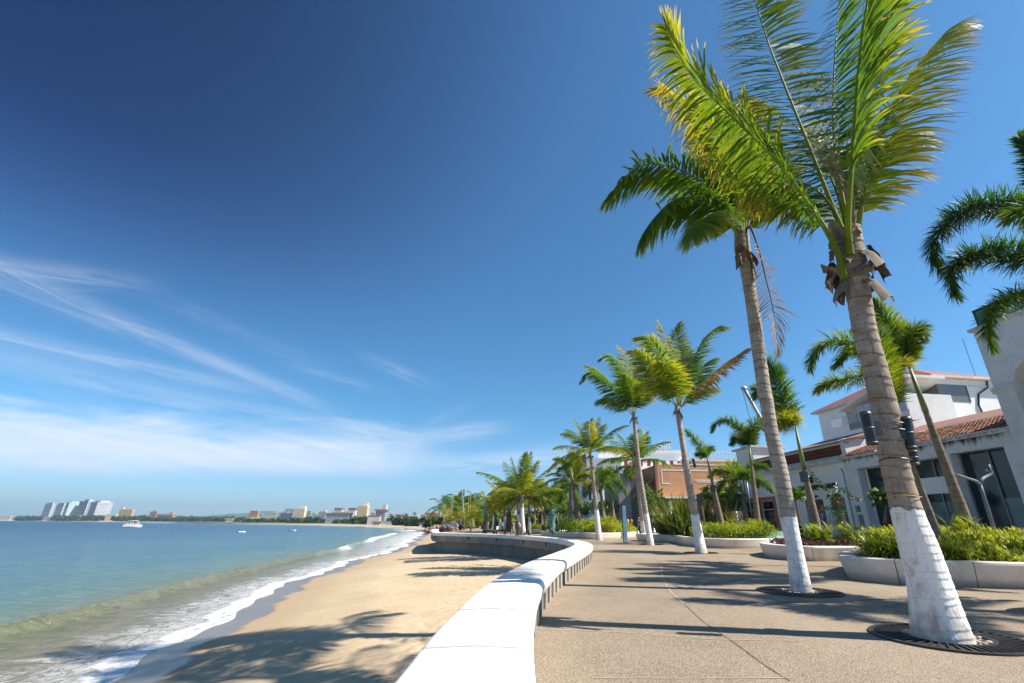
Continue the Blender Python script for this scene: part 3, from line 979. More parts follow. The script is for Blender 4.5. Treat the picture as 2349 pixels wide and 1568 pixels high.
def fox_frond(mb, pts, L=.5, n=70, nseg=2, t0=.25, r0=.02, bare=.1, w=.016, seed=1, droop=.12, ttip=.3, round_=2.6):
    g = np.random.default_rng(seed)
    P = spline(pts, .07)
    m = len(P)
    s = np.linspace(0, 1, m)
    mb.tube(P, np.interp(s, [0, .2, 1], [r0, r0 * .7, r0 * .15]), 5, np.full(m, .35))
    T = nrm(np.gradient(P, axis=0))
    ref = np.zeros_like(T); ref[:, 2] = 1
    Nv = nrm(ref - (ref * T).sum(1, keepdims=True) * T + 1e-4)
    for k in range(1, m):
        if (Nv[k] * Nv[k - 1]).sum() < 0: Nv[k] = nrm(Nv[k - 1] - (Nv[k - 1] * T[k]).sum() * T[k])
    S = np.cross(T, Nv)
    N = int(n * 4.5); w = w * .62
    q = np.sort(g.uniform(bare, 1, N))
    k = q * (m - 1)
    I = lambda A_: np.stack([np.interp(k, np.arange(m), A_[:, c]) for c in range(3)], 1)
    b_, t_, n_, s_ = I(P), nrm(I(T)), nrm(I(Nv)), nrm(I(S))
    ph = g.uniform(-round_, round_, N) * np.where(g.random(N) < .5, 1, 1)
    ang = np.radians(np.interp(q, [0, .7, 1], [62, 50, 20]) + g.normal(0, 9, N))
    side = np.where(g.random(N) < .5, -1, 1)
    ph = np.abs(g.normal(PI / 2, .75, N)) * side
    d = t_ * np.cos(ang)[:, None] + (n_ * np.cos(ph)[:, None] + s_ * np.sin(ph)[:, None]) * np.sin(ang)[:, None]
    Ls = L * np.interp(q, [0, .15, .5, .9, 1], [.5, .9, 1, .75, .5]) * g.uniform(.75, 1.1, N)
    strips(mb, b_, d, t_ + .3 * n_, Ls, np.full(N, w), 3, np.full(N, droop * 1.7), t0 + g.normal(0, .07, N), ttip)

def arch(c, azim, elev, L, sag, n=7, wind=(0, 0, 0)):
    p = np.array(c, float)
    d = np.array([math.sin(azim) * math.cos(elev), math.cos(azim) * math.cos(elev), math.sin(elev)])
    out = [p.copy()]
    for k in range(n):
        p = p + d * (L / n)
        out.append(p.copy())
        d = d + np.array([0, 0, -sag * (.35 + 1.1 * k / n)]) + np.array(wind) * (k / n)
        d /= np.linalg.norm(d)
    return out

def trunk_mesh(mb, axis, rad, ring=.1, amp=.03, nseg=20, ds=.02, seed=0, s0=0, s1=1e9, skew=.02, paint=False):
    g = np.random.default_rng(seed)
    A_ = spline(np.c_[axis, rad], ds)
    P, r = A_[:, :3], A_[:, 3]
    m = len(P)
    L = np.concatenate([[0], np.cumsum(np.linalg.norm(np.diff(P, axis=0), axis=1))])
    # irregular ring spacing
    e = [0]
    while e[-1] < L[-1] + ring:
        e.append(e[-1] + ring * g.uniform(.5, 1.55))
    e = np.array(e)
    th = np.linspace(0, 2 * PI, nseg, endpoint=False)
    lo, hi = np.searchsorted(L, s0), min(m, np.searchsorted(L, s1) + 1)
    phs = g.uniform(0, 2 * PI) + np.cumsum(g.normal(0, .35, len(e)))
    V = np.zeros((hi - lo, nseg, 3)); Tn = np.zeros((hi - lo, nseg))
    lump = g.normal(0, .012, nseg)
    for a, i in enumerate(range(lo, hi)):
        k0 = max(0, np.searchsorted(e, L[i]) - 1)
        s_ = L[i] + skew * np.sin(th + phs[k0])
        k = np.clip(np.searchsorted(e, s_) - 1, 0, len(e) - 2)
        ph = np.clip((s_ - e[k]) / (e[k + 1] - e[k]), 0, 1)
        rr = r[i] * (1 + amp * (.55 - ph) + lump + .006 * np.sin(th * 3 + phs[k]))
        V[a, :, 0] = P[i, 0] + rr * np.cos(th); V[a, :, 1] = P[i, 1] + rr * np.sin(th); V[a, :, 2] = P[i, 2]
        Tn[a] = ph
    if s0 > 0:                                   # bark tucked under the limewash
        V[:, :, :2] -= (V[:, :, :2] - P[lo:hi, None, :2]) * (np.clip(1 - (L[lo:hi] - s0 - .06) / .06, 0, 1) * .05)[:, None, None]
    if paint:
        jag = np.interp(th, np.linspace(0, 2 * PI, 13), np.r_[(q_ := g.uniform(-.5, 1, 12)), q_[0]]) * ring * .55 + g.uniform(-.1, .1, nseg) * ring
        nr_ = min(10, len(V) - 1)
        for a in range(nr_):
            V[-1 - a] += (jag * (1 - a / nr_))[:, None] * nrm(P[hi - 1] - P[hi - 2])[None]
        V[:, :, :2] += (V[:, :, :2] - P[lo:hi, None, :2]) * .014
    o = mb.n
    mb.grid(V, Tn, close=True)
    if not paint: mb.f.append(tuple(o + (hi - lo - 1) * nseg + j for j in range(nseg)))
    return P[-1], L[-1]

def sheath_mesh(mb, c, az_, h, wid, out, droop, r, seed):
    """papery dead sheath: a curved flap wrapped on the trunk head"""
    g = np.random.default_rng(seed)
    nu, nv = 7, 7
    V = np.zeros((nu, nv, 3))
    for i in range(nu):
        a = az_ + (i / (nu - 1) - .5) * wid
        for j in range(nv):
            t = j / (nv - 1)
            rr = r * (1.02 + .12 * abs(math.sin(a * 3 + seed))) + out * t ** 1.6 + g.normal(0, .006)
            z = h * (t - droop * t * t * 1.6) + g.normal(0, .008) - .10 * abs(i / (nu - 1) - .5) * t * 2
            tw = a + .5 * t * droop
            k = 1 - .55 * t * abs(2 * i / (nu - 1) - 1)
            V[i, j] = (c[0] + rr * math.cos(az_ + (tw - az_) * k), c[1] + rr * math.sin(az_ + (tw - az_) * k), c[2] + z)
    mb.grid(V)

WIND = np.array([.10, .05, 0.0])

# ------------------------------------------------------------------ the big palm in front
def px_axis(lst, Y):
    ax, rd = [], []
    for l, r_, v in lst:
        p = D((l + r_) / 2, v, Y)
        dep = (p - np.array([0, 0, EYE])) @ FW
        ax.append(p)
        rd.append((r_ - l) / 2 * dep / PF * .97 / math.sqrt(1 + (((l + r_) / 2 - PCX) / PF) ** 2))
    return np.array(ax), np.array(rd)

bigY = 5.85
ax, rd = px_axis([(2083, 2244, 1472), (2076, 2195, 1352), (2056, 2156, 1251), (2038, 2120, 1170), (2012, 2086, 1054), (2003, 2076, 985), (1991, 2060, 923), (1978, 2042, 858), (1960, 2022, 790), (1949, 2010, 740), (1938, 2000, 675), (1925, 1992, 620), (1918, 1985, 570), (1925, 1975, 525)], bigY)
BIG = thing('coconut_palm', 'largest palm, thick whitewashed trunk leaning over the nearest iron grate', 'palm tree', (ax[0][0], ax[0][1], 0), 0, 'palms in round grates along the promenade')
org = (ax[0][0], ax[0][1], 0)
ax[0][2] = -.02
cut = D(2079, 1172, bigY)[2] + .02
mb = MB(); trunk_mesh(mb, ax, rd, .10, .030, 40, .011, 3, 0, cut, .018, True); mb.build('painted_base', LIME, BIG, org, True)
mb = MB(); top, LL = trunk_mesh(mb, ax, rd, .135, .06, 36, .013, 4, cut - .12, 99, .022); mb.build('trunk', TRUNK, BIG, org, True)
def bigD(u, v, Y): return D(u, v, Y)
big_fronds = [
    ([(1938, 640, 5.75), (1905, 545, 5.72), (1796, 386, 5.85), (1690, 278, 5.95), (1586, 172, 6.05), (1528, 60, 6.0)], dict(L=1.15, n=125, hang=.38, droop=.26, t0=.30, r0=.040, ttip=.45)),
    ([(1948, 560, 5.9), (1921, 502, 6.0), (1852, 326, 6.25), (1800, 197, 6.5), (1758, 86, 6.75), (1725, -20, 7.0), (1690, -120, 7.1)], dict(L=1.15, n=130, hang=.12, droop=.12, t0=.34, r0=.034)),
    ([(1955, 560, 5.95), (1930, 440, 6.15), (1912, 300, 6.6), (1914, 150, 7.0), (1925, 10, 7.3), (1942, -120, 7.4)], dict(L=1.1, n=120, hang=.05, droop=.12, t0=.14, r0=.030)),
    ([(1950, 585, 5.70), (1946, 500, 5.62), (1958, 330, 5.45), (1970, 160, 5.30), (1990, 0, 5.15), (2015, -150, 5.0), (2045, -280, 4.85)], dict(L=1.4, n=140, hang=.24, droop=.27, t0=.22, r0=.040, ttip=.5)),
    ([(1965, 640, 5.80), (1968, 560, 5.86), (1982, 450, 6.1), (2020, 310, 6.5), (2090, 170, 7.0), (2175, 70, 7.5), (2215, 60, 7.7)], dict(L=1.2, n=125, hang=.40, droop=.28, t0=.42, r0=.032, ttip=.45)),
    ([(1950, 560, 5.95), (1915, 430, 6.5), (1860, 330, 7.1), (1790, 260, 7.6), (1730, 240, 7.9)], dict(L=1.1, n=110, hang=.25, droop=.20, t0=.40, r0=.026)),
    ([(1960, 560, 5.95), (1985, 430, 6.4), (2030, 330, 7.0), (2060, 300, 7.6)], dict(L=1.05, n=90, hang=.35, droop=.3, t0=.45, r0=.026)),
    ([(1955, 560, 6.0), (1965, 380, 6.6), (1985, 200, 7.2), (2000, 60, 7.6), (2010, -60, 7.8)], dict(L=1.15, n=115, hang=.1, droop=.14, t0=.30, r0=.026)),
    ([(1946, 560, 5.9), (1905, 470, 6.0), (1840, 420, 6.4), (1770, 420, 6.9), (1720, 450, 7.3)], dict(L=1.1, n=100, hang=.45, droop=.3, t0=.22, r0=.026, ttip=.5)),
]
for k, (pp, kw) in enumerate(big_fronds):
    mb = MB()
    coco_frond(mb, [D(*p) for p in pp], seed=100 + k, nseg=5, w=.029, rt=.50, wind=np.array([.12, 0, 0]), **kw)
    mb.build('frond', COCO, BIG, org)
hd = D(1952, 585, bigY)
gs = np.random.default_rng(55)
for k in range(26):
    zo = -.62 + .80 * (k / 25) + gs.uniform(-.05, .05)
    mb = MB(); sheath_mesh(mb, hd + np.array([0, 0, zo]), k * 2.4 + gs.uniform(-.3, .3), gs.uniform(.26, .5), gs.uniform(.9, 1.7), gs.uniform(.03, .19), gs.choice([.1, .2, .5, .9, 1.2]), .200 + .035 * math.sin(k * 2.1) - .20 * max(0, zo), k)
    mb.build('leaf_sheath', SHEATH, BIG, org, True)
mb = MB()
P = [D(*p) for p in [(1962, 520, 5.7), (1935, 430, 5.75), (1880, 350, 5.9), (1830, 310, 6.0)]]
for k in range(12):
    a_ = spline([P[0], np.array(P[1]) + rng.normal(0, .03, 3), np.array(P[2]) + rng.normal(0, .05, 3), np.array(P[3]) + rng.normal(0, .10, 3)][: 4], .05)
    mb.tube(a_[: int(len(a_) * RD.uniform(.6, 1))], .006, 4, .1)
mb.build('flower_stalk', DEADLEAF, BIG, org)

# ------------------------------------------------------------------ second palm with the dead frond
Y2 = 9.62
ax, rd = px_axis([(1812, 1867, 1363), (1804, 1846, 1275), (1789, 1828, 1186), (1772, 1809, 1083), (1752, 1786, 990), (1742, 1775, 922), (1734, 1767, 880), (1718, 1750, 761), (1706, 1736, 672), (1695, 1727, 612), (1684, 1722, 572), (1684, 1718, 535)], Y2)
ax[0][2] = -.02
org = (ax[0][0], ax[0][1], 0)
PAL2 = thing('coconut_palm', 'tall palm with a dead brown frond hanging down its trunk', 'palm tree', org, 0, 'palms in round grates along the promenade')
cut2 = D(1808, 1187, Y2)[2]
mb = MB(); trunk_mesh(mb, ax, rd, .10, .030, 30, .014, 13, 0, cut2, .015, True); mb.build('painted_base', LIME, PAL2, org, True)
mb = MB(); trunk_mesh(mb, ax, rd, .125, .055, 28, .015, 14, cut2 - .12, 99, .02); mb.build('trunk', TRUNK2, PAL2, org, True)
p2 = [
    ([(1700, 560, Y2), (1689, 520, Y2), (1655, 455, 9.5), (1586, 403, 9.3), (1517, 378, 9.1), (1453, 390, 9.0), (1392, 455, 8.95)], dict(t0=.20, hang=.3, droop=.22, L=1.15)),
    ([(1700, 560, Y2), (1680, 515, 9.5), (1610, 458, 9.2), (1545, 462, 9.0), (1495, 508, 8.9), (1470, 555, 8.85)], dict(t0=.14, hang=.35, droop=.28, L=1.1)),
    ([(1700, 560, Y2), (1685, 500, 9.7), (1672, 425, 9.9), (1640, 340, 10.1), (1586, 262, 10.2), (1530, 212, 10.3), (1498, 205, 10.3)], dict(t0=.52, hang=.35, droop=.22, L=1.15)),
    ([(1702, 560, Y2), (1700, 500, 9.7), (1690, 400, 9.9), (1660, 290, 10.2), (1615, 215, 10.5), (1560, 180, 10.7)], dict(t0=.45, hang=.25, droop=.18, L=1.1)),
    ([(1703, 560, Y2), (1712, 500, 9.8), (1720, 400, 10.2), (1715, 300, 10.6), (1700, 220, 11)], dict(t0=.30, hang=.15, droop=.16, L=1.05)),
    ([(1704, 560, Y2), (1722, 500, 10), (1755, 430, 10.6), (1790, 390, 11.2), (1830, 390, 11.7)], dict(t0=.25, hang=.35, droop=.28, L=1.0)),
    ([(1704, 560, Y2), (1716, 515, 9.9), (1738, 470, 10.4), (1760, 460, 11), (1775, 490, 11.5)], dict(t0=.35, hang=.35, droop=.28, L=.9)),
    ([(1700, 560, Y2), (1670, 505, 9.8), (1620, 440, 10.2), (1560, 405, 10.6), (1500, 410, 11)], dict(t0=.26, hang=.3, droop=.25, L=1.1)),
    ([(1700, 560, Y2), (1678, 520, 9.3), (1640, 490, 8.7), (1610, 505, 8.2), (1590, 545, 7.9)], dict(t0=.22, hang=.35, droop=.28, L=1.0)),
    ([(1701, 560, Y2), (1695, 480, 9.5), (1675, 380, 9.3), (1640, 300, 9.1), (1590, 240, 9.0)], dict(t0=.42, hang=.25, droop=.2, L=1.1)),
    ([(1703, 560, Y2), (1706, 480, 9.8), (1700, 370, 10), (1680, 280, 10.1), (1655, 215, 10.1)], dict(t0=.36, hang=.2, droop=.2, L=1.05)),
]
for k, (pp, kw) in enumerate(p2):
    mb = MB()
    coco_frond(mb, [D(*p) for p in pp], seed=200 + k, nseg=4, n=120, r0=.030, w=.026, rt=.48, ttip=.3, wind=np.array([-.05, 0, 0]), **kw)
    mb.build('frond', COCO, PAL2, org)
mb = MB()
coco_frond(mb, [D(*p) for p in [(1706, 545, 9.5), (1719, 519, 9.45), (1740, 571, 9.4), (1757, 640, 9.4), (1772, 702, 9.42), (1781, 767, 9.45), (1783, 808, 9.5)]], seed=9, nseg=4, n=58, r0=.028, w=.010, rt=.95, t0=.15, ttip=.4, L=.72, hang=.2, droop=.36, wind=np.array([-.55, 0, .45]), bare=.26)
mb.build('dead_frond', DEADLEAF, PAL2, org)
hd = D(1702, 585, Y2)
for k, (a, h, wd_, out, dr, r, zo) in enumerate([(-1.6, .4, 1.5, .03, .2, .15, -.25), (-.4, .4, 1.2, .10, .9, .15, -.05), (-2.7, .4, 1.0, .07, 1.1, .15, -.1), (1.2, .4, 1.8, .03, .2, .14, -.2), (-1.1, .5, .8, .04, 1.3, .15, -.1), (-2.2, .35, 1.3, .05, .3, .14, .0)]):
    mb = MB(); sheath_mesh(mb, hd + np.array([0, 0, zo]), a, h * 1.1, wd_ * 1.1, out * 1.6, dr, r + .018, 20 + k); mb.build('leaf_sheath', SHEATH, PAL2, org, True)

# ------------------------------------------------------------------ generic palms
def coco_palm(label, base, top, r0, r1, L=3.2, nf=15, seed=0, paint=1.4, group=None, near=True, expl=None, tones=(.12, .5), leaf=.8, n=44, wl=.022, cat='palm tree', bend=.06, spread=(-.35, 1.35), tmat=None, sag=.20):
    g = np.random.default_rng(seed)
    base, top = np.array(base, float), np.array(top, float)
    org = (base[0], base[1], base[2])
    t = thing('coconut_palm', label, cat, org, 0, group)
    mid = (base + top) / 2 + np.array([g.normal(0, bend), g.normal(0, bend), 0])
    H = top[2] - base[2]
    axl = np.array([base - [0, 0, .02], base + (mid - base) * .2, base + (mid - base) * .5, mid, mid + (top - mid) * .6, top])
    rad = np.array([r0 * 1.25, r0 * 1.02, r0 * .9, (r0 + r1) / 2 * .95, r1, r1 * 1.05])
    if near:
        if paint:
            mb = MB(); trunk_mesh(mb, axl, rad, .12, .05, 18, .03, seed, 0, paint, .015, True); mb.build('painted_base', LIME, t, org, True)
        mb = MB(); trunk_mesh(mb, axl, rad, .16, .075, 16, .03, seed + 1, max(0, (paint or 0) - .12), 99, .02); mb.build('trunk', tmat or TRUNK2, t, org, True)
        mb = MB()
        for k in range(6):
            sheath_mesh(mb, top - [0, 0, .35], k * 1.1 + g.uniform(0, .5), .42, 1.2, g.uniform(.03, .16), g.uniform(.2, 1.1), r1 * 1.28, k + seed)
        mb.build('leaf_sheath', SHEATH, t, org, True)
    else:
        if paint:
            mb = MB(); trunk_mesh(mb, axl, rad, .3, .06, 10, .12, seed, 0, paint, .0); mb.build('painted_base', LIME, t, org, True)
        mb = MB(); trunk_mesh(mb, axl, rad, .3, .08, 10, .1, seed, paint or 0, 99, .0); mb.build('trunk', tmat or TRUNK2, t, org, True)
    fr = []
    if expl:
        for pts, tn in expl: fr.append((pts, tn))
    else:
        for k in range(nf):
            a = k * 2.39996 + g.uniform(-.25, .25)
            e_ = spread[1] - (spread[1] - spread[0]) * (k / (nf - 1)) ** .9 + g.normal(0, .08)
            LL_ = L * g.uniform(.85, 1.08) * (1.0 if e_ < 1.1 else .8)
            fr.append((arch(top + np.array([0, 0, .05]), a, e_, LL_, sag * g.uniform(.7, 1.25), wind=WIND * .5), g.uniform(*tones) if e_ > -.1 else g.uniform(.3, .75)))
    crown = MB()
    for k, (pts, tn) in enumerate(fr):
        mb = MB() if near else crown
        coco_frond(mb, pts, L=leaf, n=n, droop=.24, nseg=3 if near else 2, t0=tn, r0=.026, w=wl, seed=seed * 31 + k, hang=.28, ttip=.3, rt=.55, wind=np.array([.08, 0, 0]))
        if near: mb.build('frond', COCO, t, org)
    if not near: crown.build('crown', COCO, t, org)
    return t

Q = lambda x, y: ((2150 + x * .3507) * .61172, (1150 + y * .3507) * .61172)
def qf(lst, tn): return ([D(*Q(x, y), Y) for x, y, Y in lst], tn)
Y3 = 22.4
e3 = [qf([(1120, 1060, Y3), (1085, 930, 22.2), (1000, 700, 21.8), (900, 480, 21.5), (800, 350, 21.3), (690, 330, 21.2)], .30),
      qf([(1130, 1050, Y3), (1120, 850, 22.6), (1060, 560, 22.9), (985, 330, 23.2), (925, 190, 23.3)], .44),
      qf([(1135, 1050, Y3), (1140, 800, 23.0), (1100, 500, 23.6), (1090, 300, 24), (1120, 190, 24.2)], .30),
      qf([(1145, 1050, Y3), (1180, 860, 22.5), (1260, 620, 22.7), (1380, 370, 22.8), (1500, 250, 22.9), (1620, 230, 23)], .22),
      qf([(1160, 1070, Y3), (1230, 990, 22.2), (1370, 840, 21.9), (1530, 690, 21.7), (1700, 560, 21.6), (1830, 470, 21.6)], .74),
      qf([(1110, 1070, Y3), (1050, 980, 22.0), (930, 800, 21.4), (800, 620, 21.0), (700, 500, 20.7), (640, 480, 20.6)], .34),
      qf([(1150, 1060, Y3), (1200, 960, 22.9), (1290, 780, 23.6), (1400, 620, 24.2), (1500, 560, 24.6)], .16),
      qf([(1110, 1080, Y3), (1030, 1000, 22.5), (900, 880, 22.9), (780, 830, 23.2), (690, 860, 23.4)], .28),
      qf([(1140, 1050, Y3), (1160, 880, 23.2), (1190, 700, 23.9), (1200, 520, 24.4), (1170, 400, 24.7)], .26),
      qf([(1130, 1050, Y3), (1100, 900, 21.8), (1060, 760, 21.2), (1000, 640, 20.6), (930, 600, 20.2)], .36),
      qf([(1160, 1070, Y3), (1210, 1010, 22.9), (1310, 920, 23.4), (1420, 880, 23.8), (1500, 900, 24.0)], .20)]
coco_palm('palm with one withered brown frond reaching right, above the hedge planter', G(1609, 1270), D(1553, 935, Y3), .20, .125, seed=31, paint=1.55, group='palms in round grates along the promenade', expl=e3, leaf=1.15, n=100, wl=.03)
Y4 = 30.4
e4 = [qf([(640, 1150, Y4), (620, 1000, 30.2), (560, 790, 29.8), (480, 620, 29.6), (380, 530, 29.5), (290, 560, 29.5)], .22),
      qf([(640, 1150, Y4), (630, 950, 30.8), (600, 720, 31.2), (560, 520, 31.5), (490, 440, 31.7)], .50),
      qf([(640, 1150, Y4), (570, 1050, 30.0), (440, 900, 29.4), (300, 770, 29.0), (180, 700, 28.8), (90, 790, 28.7)], .12),
      qf([(650, 1150, Y4), (660, 900, 30.8), (680, 680, 31.4), (730, 520, 31.8), (790, 470, 32)], .34),
      qf([(640, 1150, Y4), (560, 1000, 30.6), (420, 830, 31), (280, 700, 31.2), (150, 640, 31.4)], .26),
      qf([(655, 1150, Y4), (700, 1030, 30.0), (770, 920, 29.6), (850, 860, 29.3), (930, 870, 29.2)], .40),
      qf([(630, 1160, Y4), (560, 1090, 30.2), (450, 1010, 29.8), (340, 980, 29.5), (270, 1010, 29.4)], .18),
      qf([(650, 1150, Y4), (690, 980, 31.1), (750, 800, 31.8), (830, 700, 32.3), (900, 690, 32.6)], .30),
      qf([(640, 1150, Y4), (620, 960, 29.5), (590, 830, 28.7), (540, 740, 28.0)], .2)]
coco_palm('slim palm with dark leaning crown just left of the brown-fronded palm', G(1493, 1251), D(1453, 952, Y4), .17, .12, seed=41, paint=1.75, group='palms in round grates along the promenade', expl=e4, leaf=1.15, n=92, wl=.032)
coco_palm('palm with thin spotted trunk and low spreading crown half behind the slim palm', G(1478, 1236), D(1458, 1061, 40), .17, .13, L=3.6, nf=14, seed=52, paint=1.6, group='palms in round grates along the promenade', tones=(.05, .45), leaf=1.0, n=76, wl=.024, spread=(.1, 1.45))
coco_palm('palm with golden crown standing between the sea wall bend and the blue stele', G(1374.5, 1240), D(1354, 1040, 37.7), .21, .13, L=3.7, nf=16, seed=63, paint=2.2, group='palms in round grates along the promenade', tones=(.18, .48), leaf=.95, n=80, wl=.024, spread=(.0, 1.45))
coco_palm('bushy palm behind the sea wall with white trunk foot, tallest of the left cluster', D(1201, 1226, 44), D(1198, 1135, 44), .20, .15, L=4.3, nf=14, seed=72, paint=2.2, group='palms among the bronze figures', tones=(.15, .5), leaf=.95, n=72, wl=.026, spread=(.25, 1.45), sag=.11)
coco_palm('palm with grey trunk pressed behind the tallest palm of the left cluster', D(1191, 1226, 48), D(1190, 1140, 48), .20, .15, L=2.9, nf=12, seed=75, paint=1.8, group='palms among the bronze figures', tones=(.15, .42), leaf=.9, n=60, wl=.03)
coco_palm('left palm of the cluster with reddish slender trunk behind the man in cream', D(1159, 1222, 52), D(1156, 1148, 52), .17, .13, L=2.6, nf=13, seed=77, paint=1.5, group='palms among the bronze figures', tones=(.2, .5), leaf=.85, n=58, wl=.03)
coco_palm('pale trunked palm rising behind the bronze throne with high back', D(1168, 1222, 55), D(1166, 1132, 55), .18, .14, L=2.8, nf=13, seed=79, paint=1.5, group='palms among the bronze figures', tones=(.18, .46), leaf=.85, n=58, wl=.03)
coco_palm('palm with drooping dusty crown right of the tallest palm in the cluster', D(1214, 1222, 50), D(1212, 1142, 50), .18, .14, L=2.8, nf=13, seed=81, paint=1.5, group='palms among the bronze figures', tones=(.15, .5), leaf=.85, n=58, wl=.03)
coco_palm('wide crowned palm in the planter before the white balconied house', D(1310, 1205, 50), D(1311, 1106, 50), .24, .17, L=3.3, nf=15, seed=83, paint=0, group='palms among the bronze figures', tones=(.1, .5), leaf=.9, n=70, wl=.026, spread=(.0, 1.45), tmat=TRUNK)
for k, (u, v, Y_, lb) in enumerate([(1130, 1176, 62, 'short yellow palm behind the bronze horn and bench'), (1146, 1180, 66, 'short bright palm behind the man in cream shirt'), (1178, 1172, 70, 'short palm seen between two trunks of the left cluster'), (1118, 1186, 74, 'lowest yellow palm beside the white tent')]):
    coco_palm(lb, D(u, 1217, Y_), D(u + 1, v, Y_), .18, .14, L=3.6, nf=13, seed=90 + k, paint=1.3, group='young palms behind the bronze figures', near=False, tones=(.18, .46), leaf=1.1, n=54, wl=.034, spread=(-.1, 1.4))

# ------------------------------------------------------------------ foxtail palms
def fox_palm(label, base, top, r0, r1, fr=None, nf=9, L=2.0, seed=0, shaft=.8, leaf=.5, n=60, t0=.28, w=.017, group='foxtail palms in the planters', near=True, spread=(.0, 1.2), sag=.3, spear=True, axis=None):
    g = np.random.default_rng(seed)
    base, top = np.array(base, float), np.array(top, float)
    org = tuple(base)
    t = thing('foxtail_palm', label, 'palm tree', org, 0, group)
    d = nrm(top - base)
    sb = top - d * shaft
    axl = np.array([base - d * .05, base + (sb - base) * .25, base + (sb - base) * .6, sb])
    rad = np.array([r0 * 1.1, r0, (r0 * .55 + r1 * .45), r1 * 1.05])
    mb = MB(); trunk_mesh(mb, axl, rad, .17, .03, 14 if near else 8, .035 if near else .12, seed, 0, 99, .004); mb.build('trunk', FTRUNK, t, org, True)
    mb = MB(); mb.tube([sb - d * .03, sb + d * shaft * .3, top], [r1 * 1.2, r1 * 1.05, r1 * .55], 12); mb.build('crownshaft', SHAFT, t, org, True)
    if spear:
        mb = MB(); mb.tube([top, top + d * L * .4 + g.normal(0, .04, 3), top + d * L * .75 + g.normal(0, .07, 3)], [.018, .012, .003], 5, .3); mb.build('spear_leaf', FOX, t, org)
    items = []
    if fr:
        items = fr
    else:
        for k in range(nf):
            a = k * 2.39996 + g.uniform(-.3, .3)
            e_ = spread[1] - (spread[1] - spread[0]) * k / (nf - 1)
            items.append((arch(top, a, e_, L * g.uniform(.85, 1.1), sag * g.uniform(.8, 1.2), wind=WIND * .4), t0 + g.uniform(-.12, .2)))
    crown = MB()
    for k, (pts, tn) in enumerate(items):
        mb = MB() if near else crown
        fox_frond(mb, pts, leaf * g.uniform(.9, 1.1), n, 2, tn, .022, .14, w, seed * 17 + k)
        if near: mb.build('frond', FOX, t, org)
    if not near: crown.build('crown', FOX, t, org)
    return t
k_ = .61172
C5 = lambda x, y, Y: D((2900 + x / 1.96) * k_, (1300 + y / 1.96) * k_, Y)
C4 = lambda x, y, Y: D((2300 + x * .4464) * k_, (1400 + y * .4464) * k_, Y)
CR = lambda x, y, Y: D((3340 + x * .5102) * k_, (600 + y * .5102) * k_, Y)
CB2 = lambda x, y, Y: D((2000 + x * .287) * k_, (1600 + y * .287) * k_, Y)
C6B = lambda x, y, Y: D((2700 + x * .4853) * k_, (1050 + y * .4853) * k_, Y)

fox_palm('foxtail palm with smooth trunk rising from the striped plants right of the largest palm', C5(1420, 1360, 14.6) + np.array([.14, 0, -.85]), C5(1000, 150, 14.6), .165, .075, fr=[
    (np.array([C5(1000, 160, 14.6), C6B(1440, 600, 14.5), C6B(1330, 380, 14.4), C6B(1240, 230, 14.3), C6B(1180, 160, 14.2)]), .40),
    (np.array([C5(1000, 160, 14.6), C6B(1450, 560, 14.3), C6B(1470, 430, 14.1), C6B(1530, 370, 14.0), C6B(1580, 440, 13.9)]), .32),
    (np.array([C5(1000, 160, 14.6), C6B(1400, 600, 15.0), C6B(1330, 500, 15.4), C6B(1270, 480, 15.7)]), .48),
    (np.array([C5(1000, 160, 14.6), C6B(1420, 660, 14.2), C6B(1350, 680, 13.7), C6B(1320, 760, 13.4)]), .62),
    (np.array([C5(1000, 160, 14.6), C6B(1440, 580, 14.9), C6B(1400, 420, 15.2), C6B(1330, 330, 15.4), C6B(1250, 310, 15.6)]), .38)], seed=3, shaft=1.5, leaf=.66, n=150, w=.021)
fox_palm('foxtail palm hidden behind the largest palm, its bushy plumes showing on the left', C5(1225, 1440, 12.9), C5(905, 560, 12.9), .10, .06, fr=[
    (np.array([C5(905, 560, 12.9), C6B(1230, 640, 12.9), C6B(1080, 500, 12.9), C6B(930, 470, 12.9), C6B(800, 490, 12.9), C6B(720, 590, 12.9), C6B(700, 680, 12.9)]), .36),
    (np.array([C5(905, 560, 12.9), C6B(1230, 700, 12.7), C6B(1080, 740, 12.5), C6B(940, 770, 12.4), C6B(820, 800, 12.3), C6B(760, 850, 12.3)]), .50),
    (np.array([C5(905, 560, 12.9), C6B(1220, 620, 13.3), C6B(1100, 540, 13.7), C6B(980, 560, 13.9), C6B(900, 650, 14)]), .30),
    (np.array([C5(905, 560, 12.9), C6B(1250, 560, 13.2), C6B(1210, 400, 13.5), C6B(1140, 330, 13.7), C6B(1040, 380, 13.8)]), .34)], seed=4, shaft=.9, leaf=.62, n=150, w=.022, spear=False)
fox_palm('foxtail palm in the purple planter with one tall feathery plume leaning left', C4(1725, 1400, 21.0), C4(1530, 450, 21.0), .20, .085, fr=[
    (np.array([C4(1530, 450, 21), C4(1480, 330, 20.9), C4(1420, 200, 20.8), C4(1370, 80, 20.7), C4(1350, -20, 20.7), C4(1290, -110, 20.7)]), .22),
    (np.array([C4(1530, 450, 21), C4(1500, 420, 20.6), C4(1440, 400, 20.2), C4(1390, 405, 19.9)]), .5),
    (np.array([C4(1530, 450, 21), C4(1430, 330, 21.6), C4(1300, 200, 22.0), C4(1220, 130, 22.2), C4(1190, 180, 22.3)]), .3)], seed=5, shaft=1.9, leaf=.85, n=170, w=.026, spear=False)
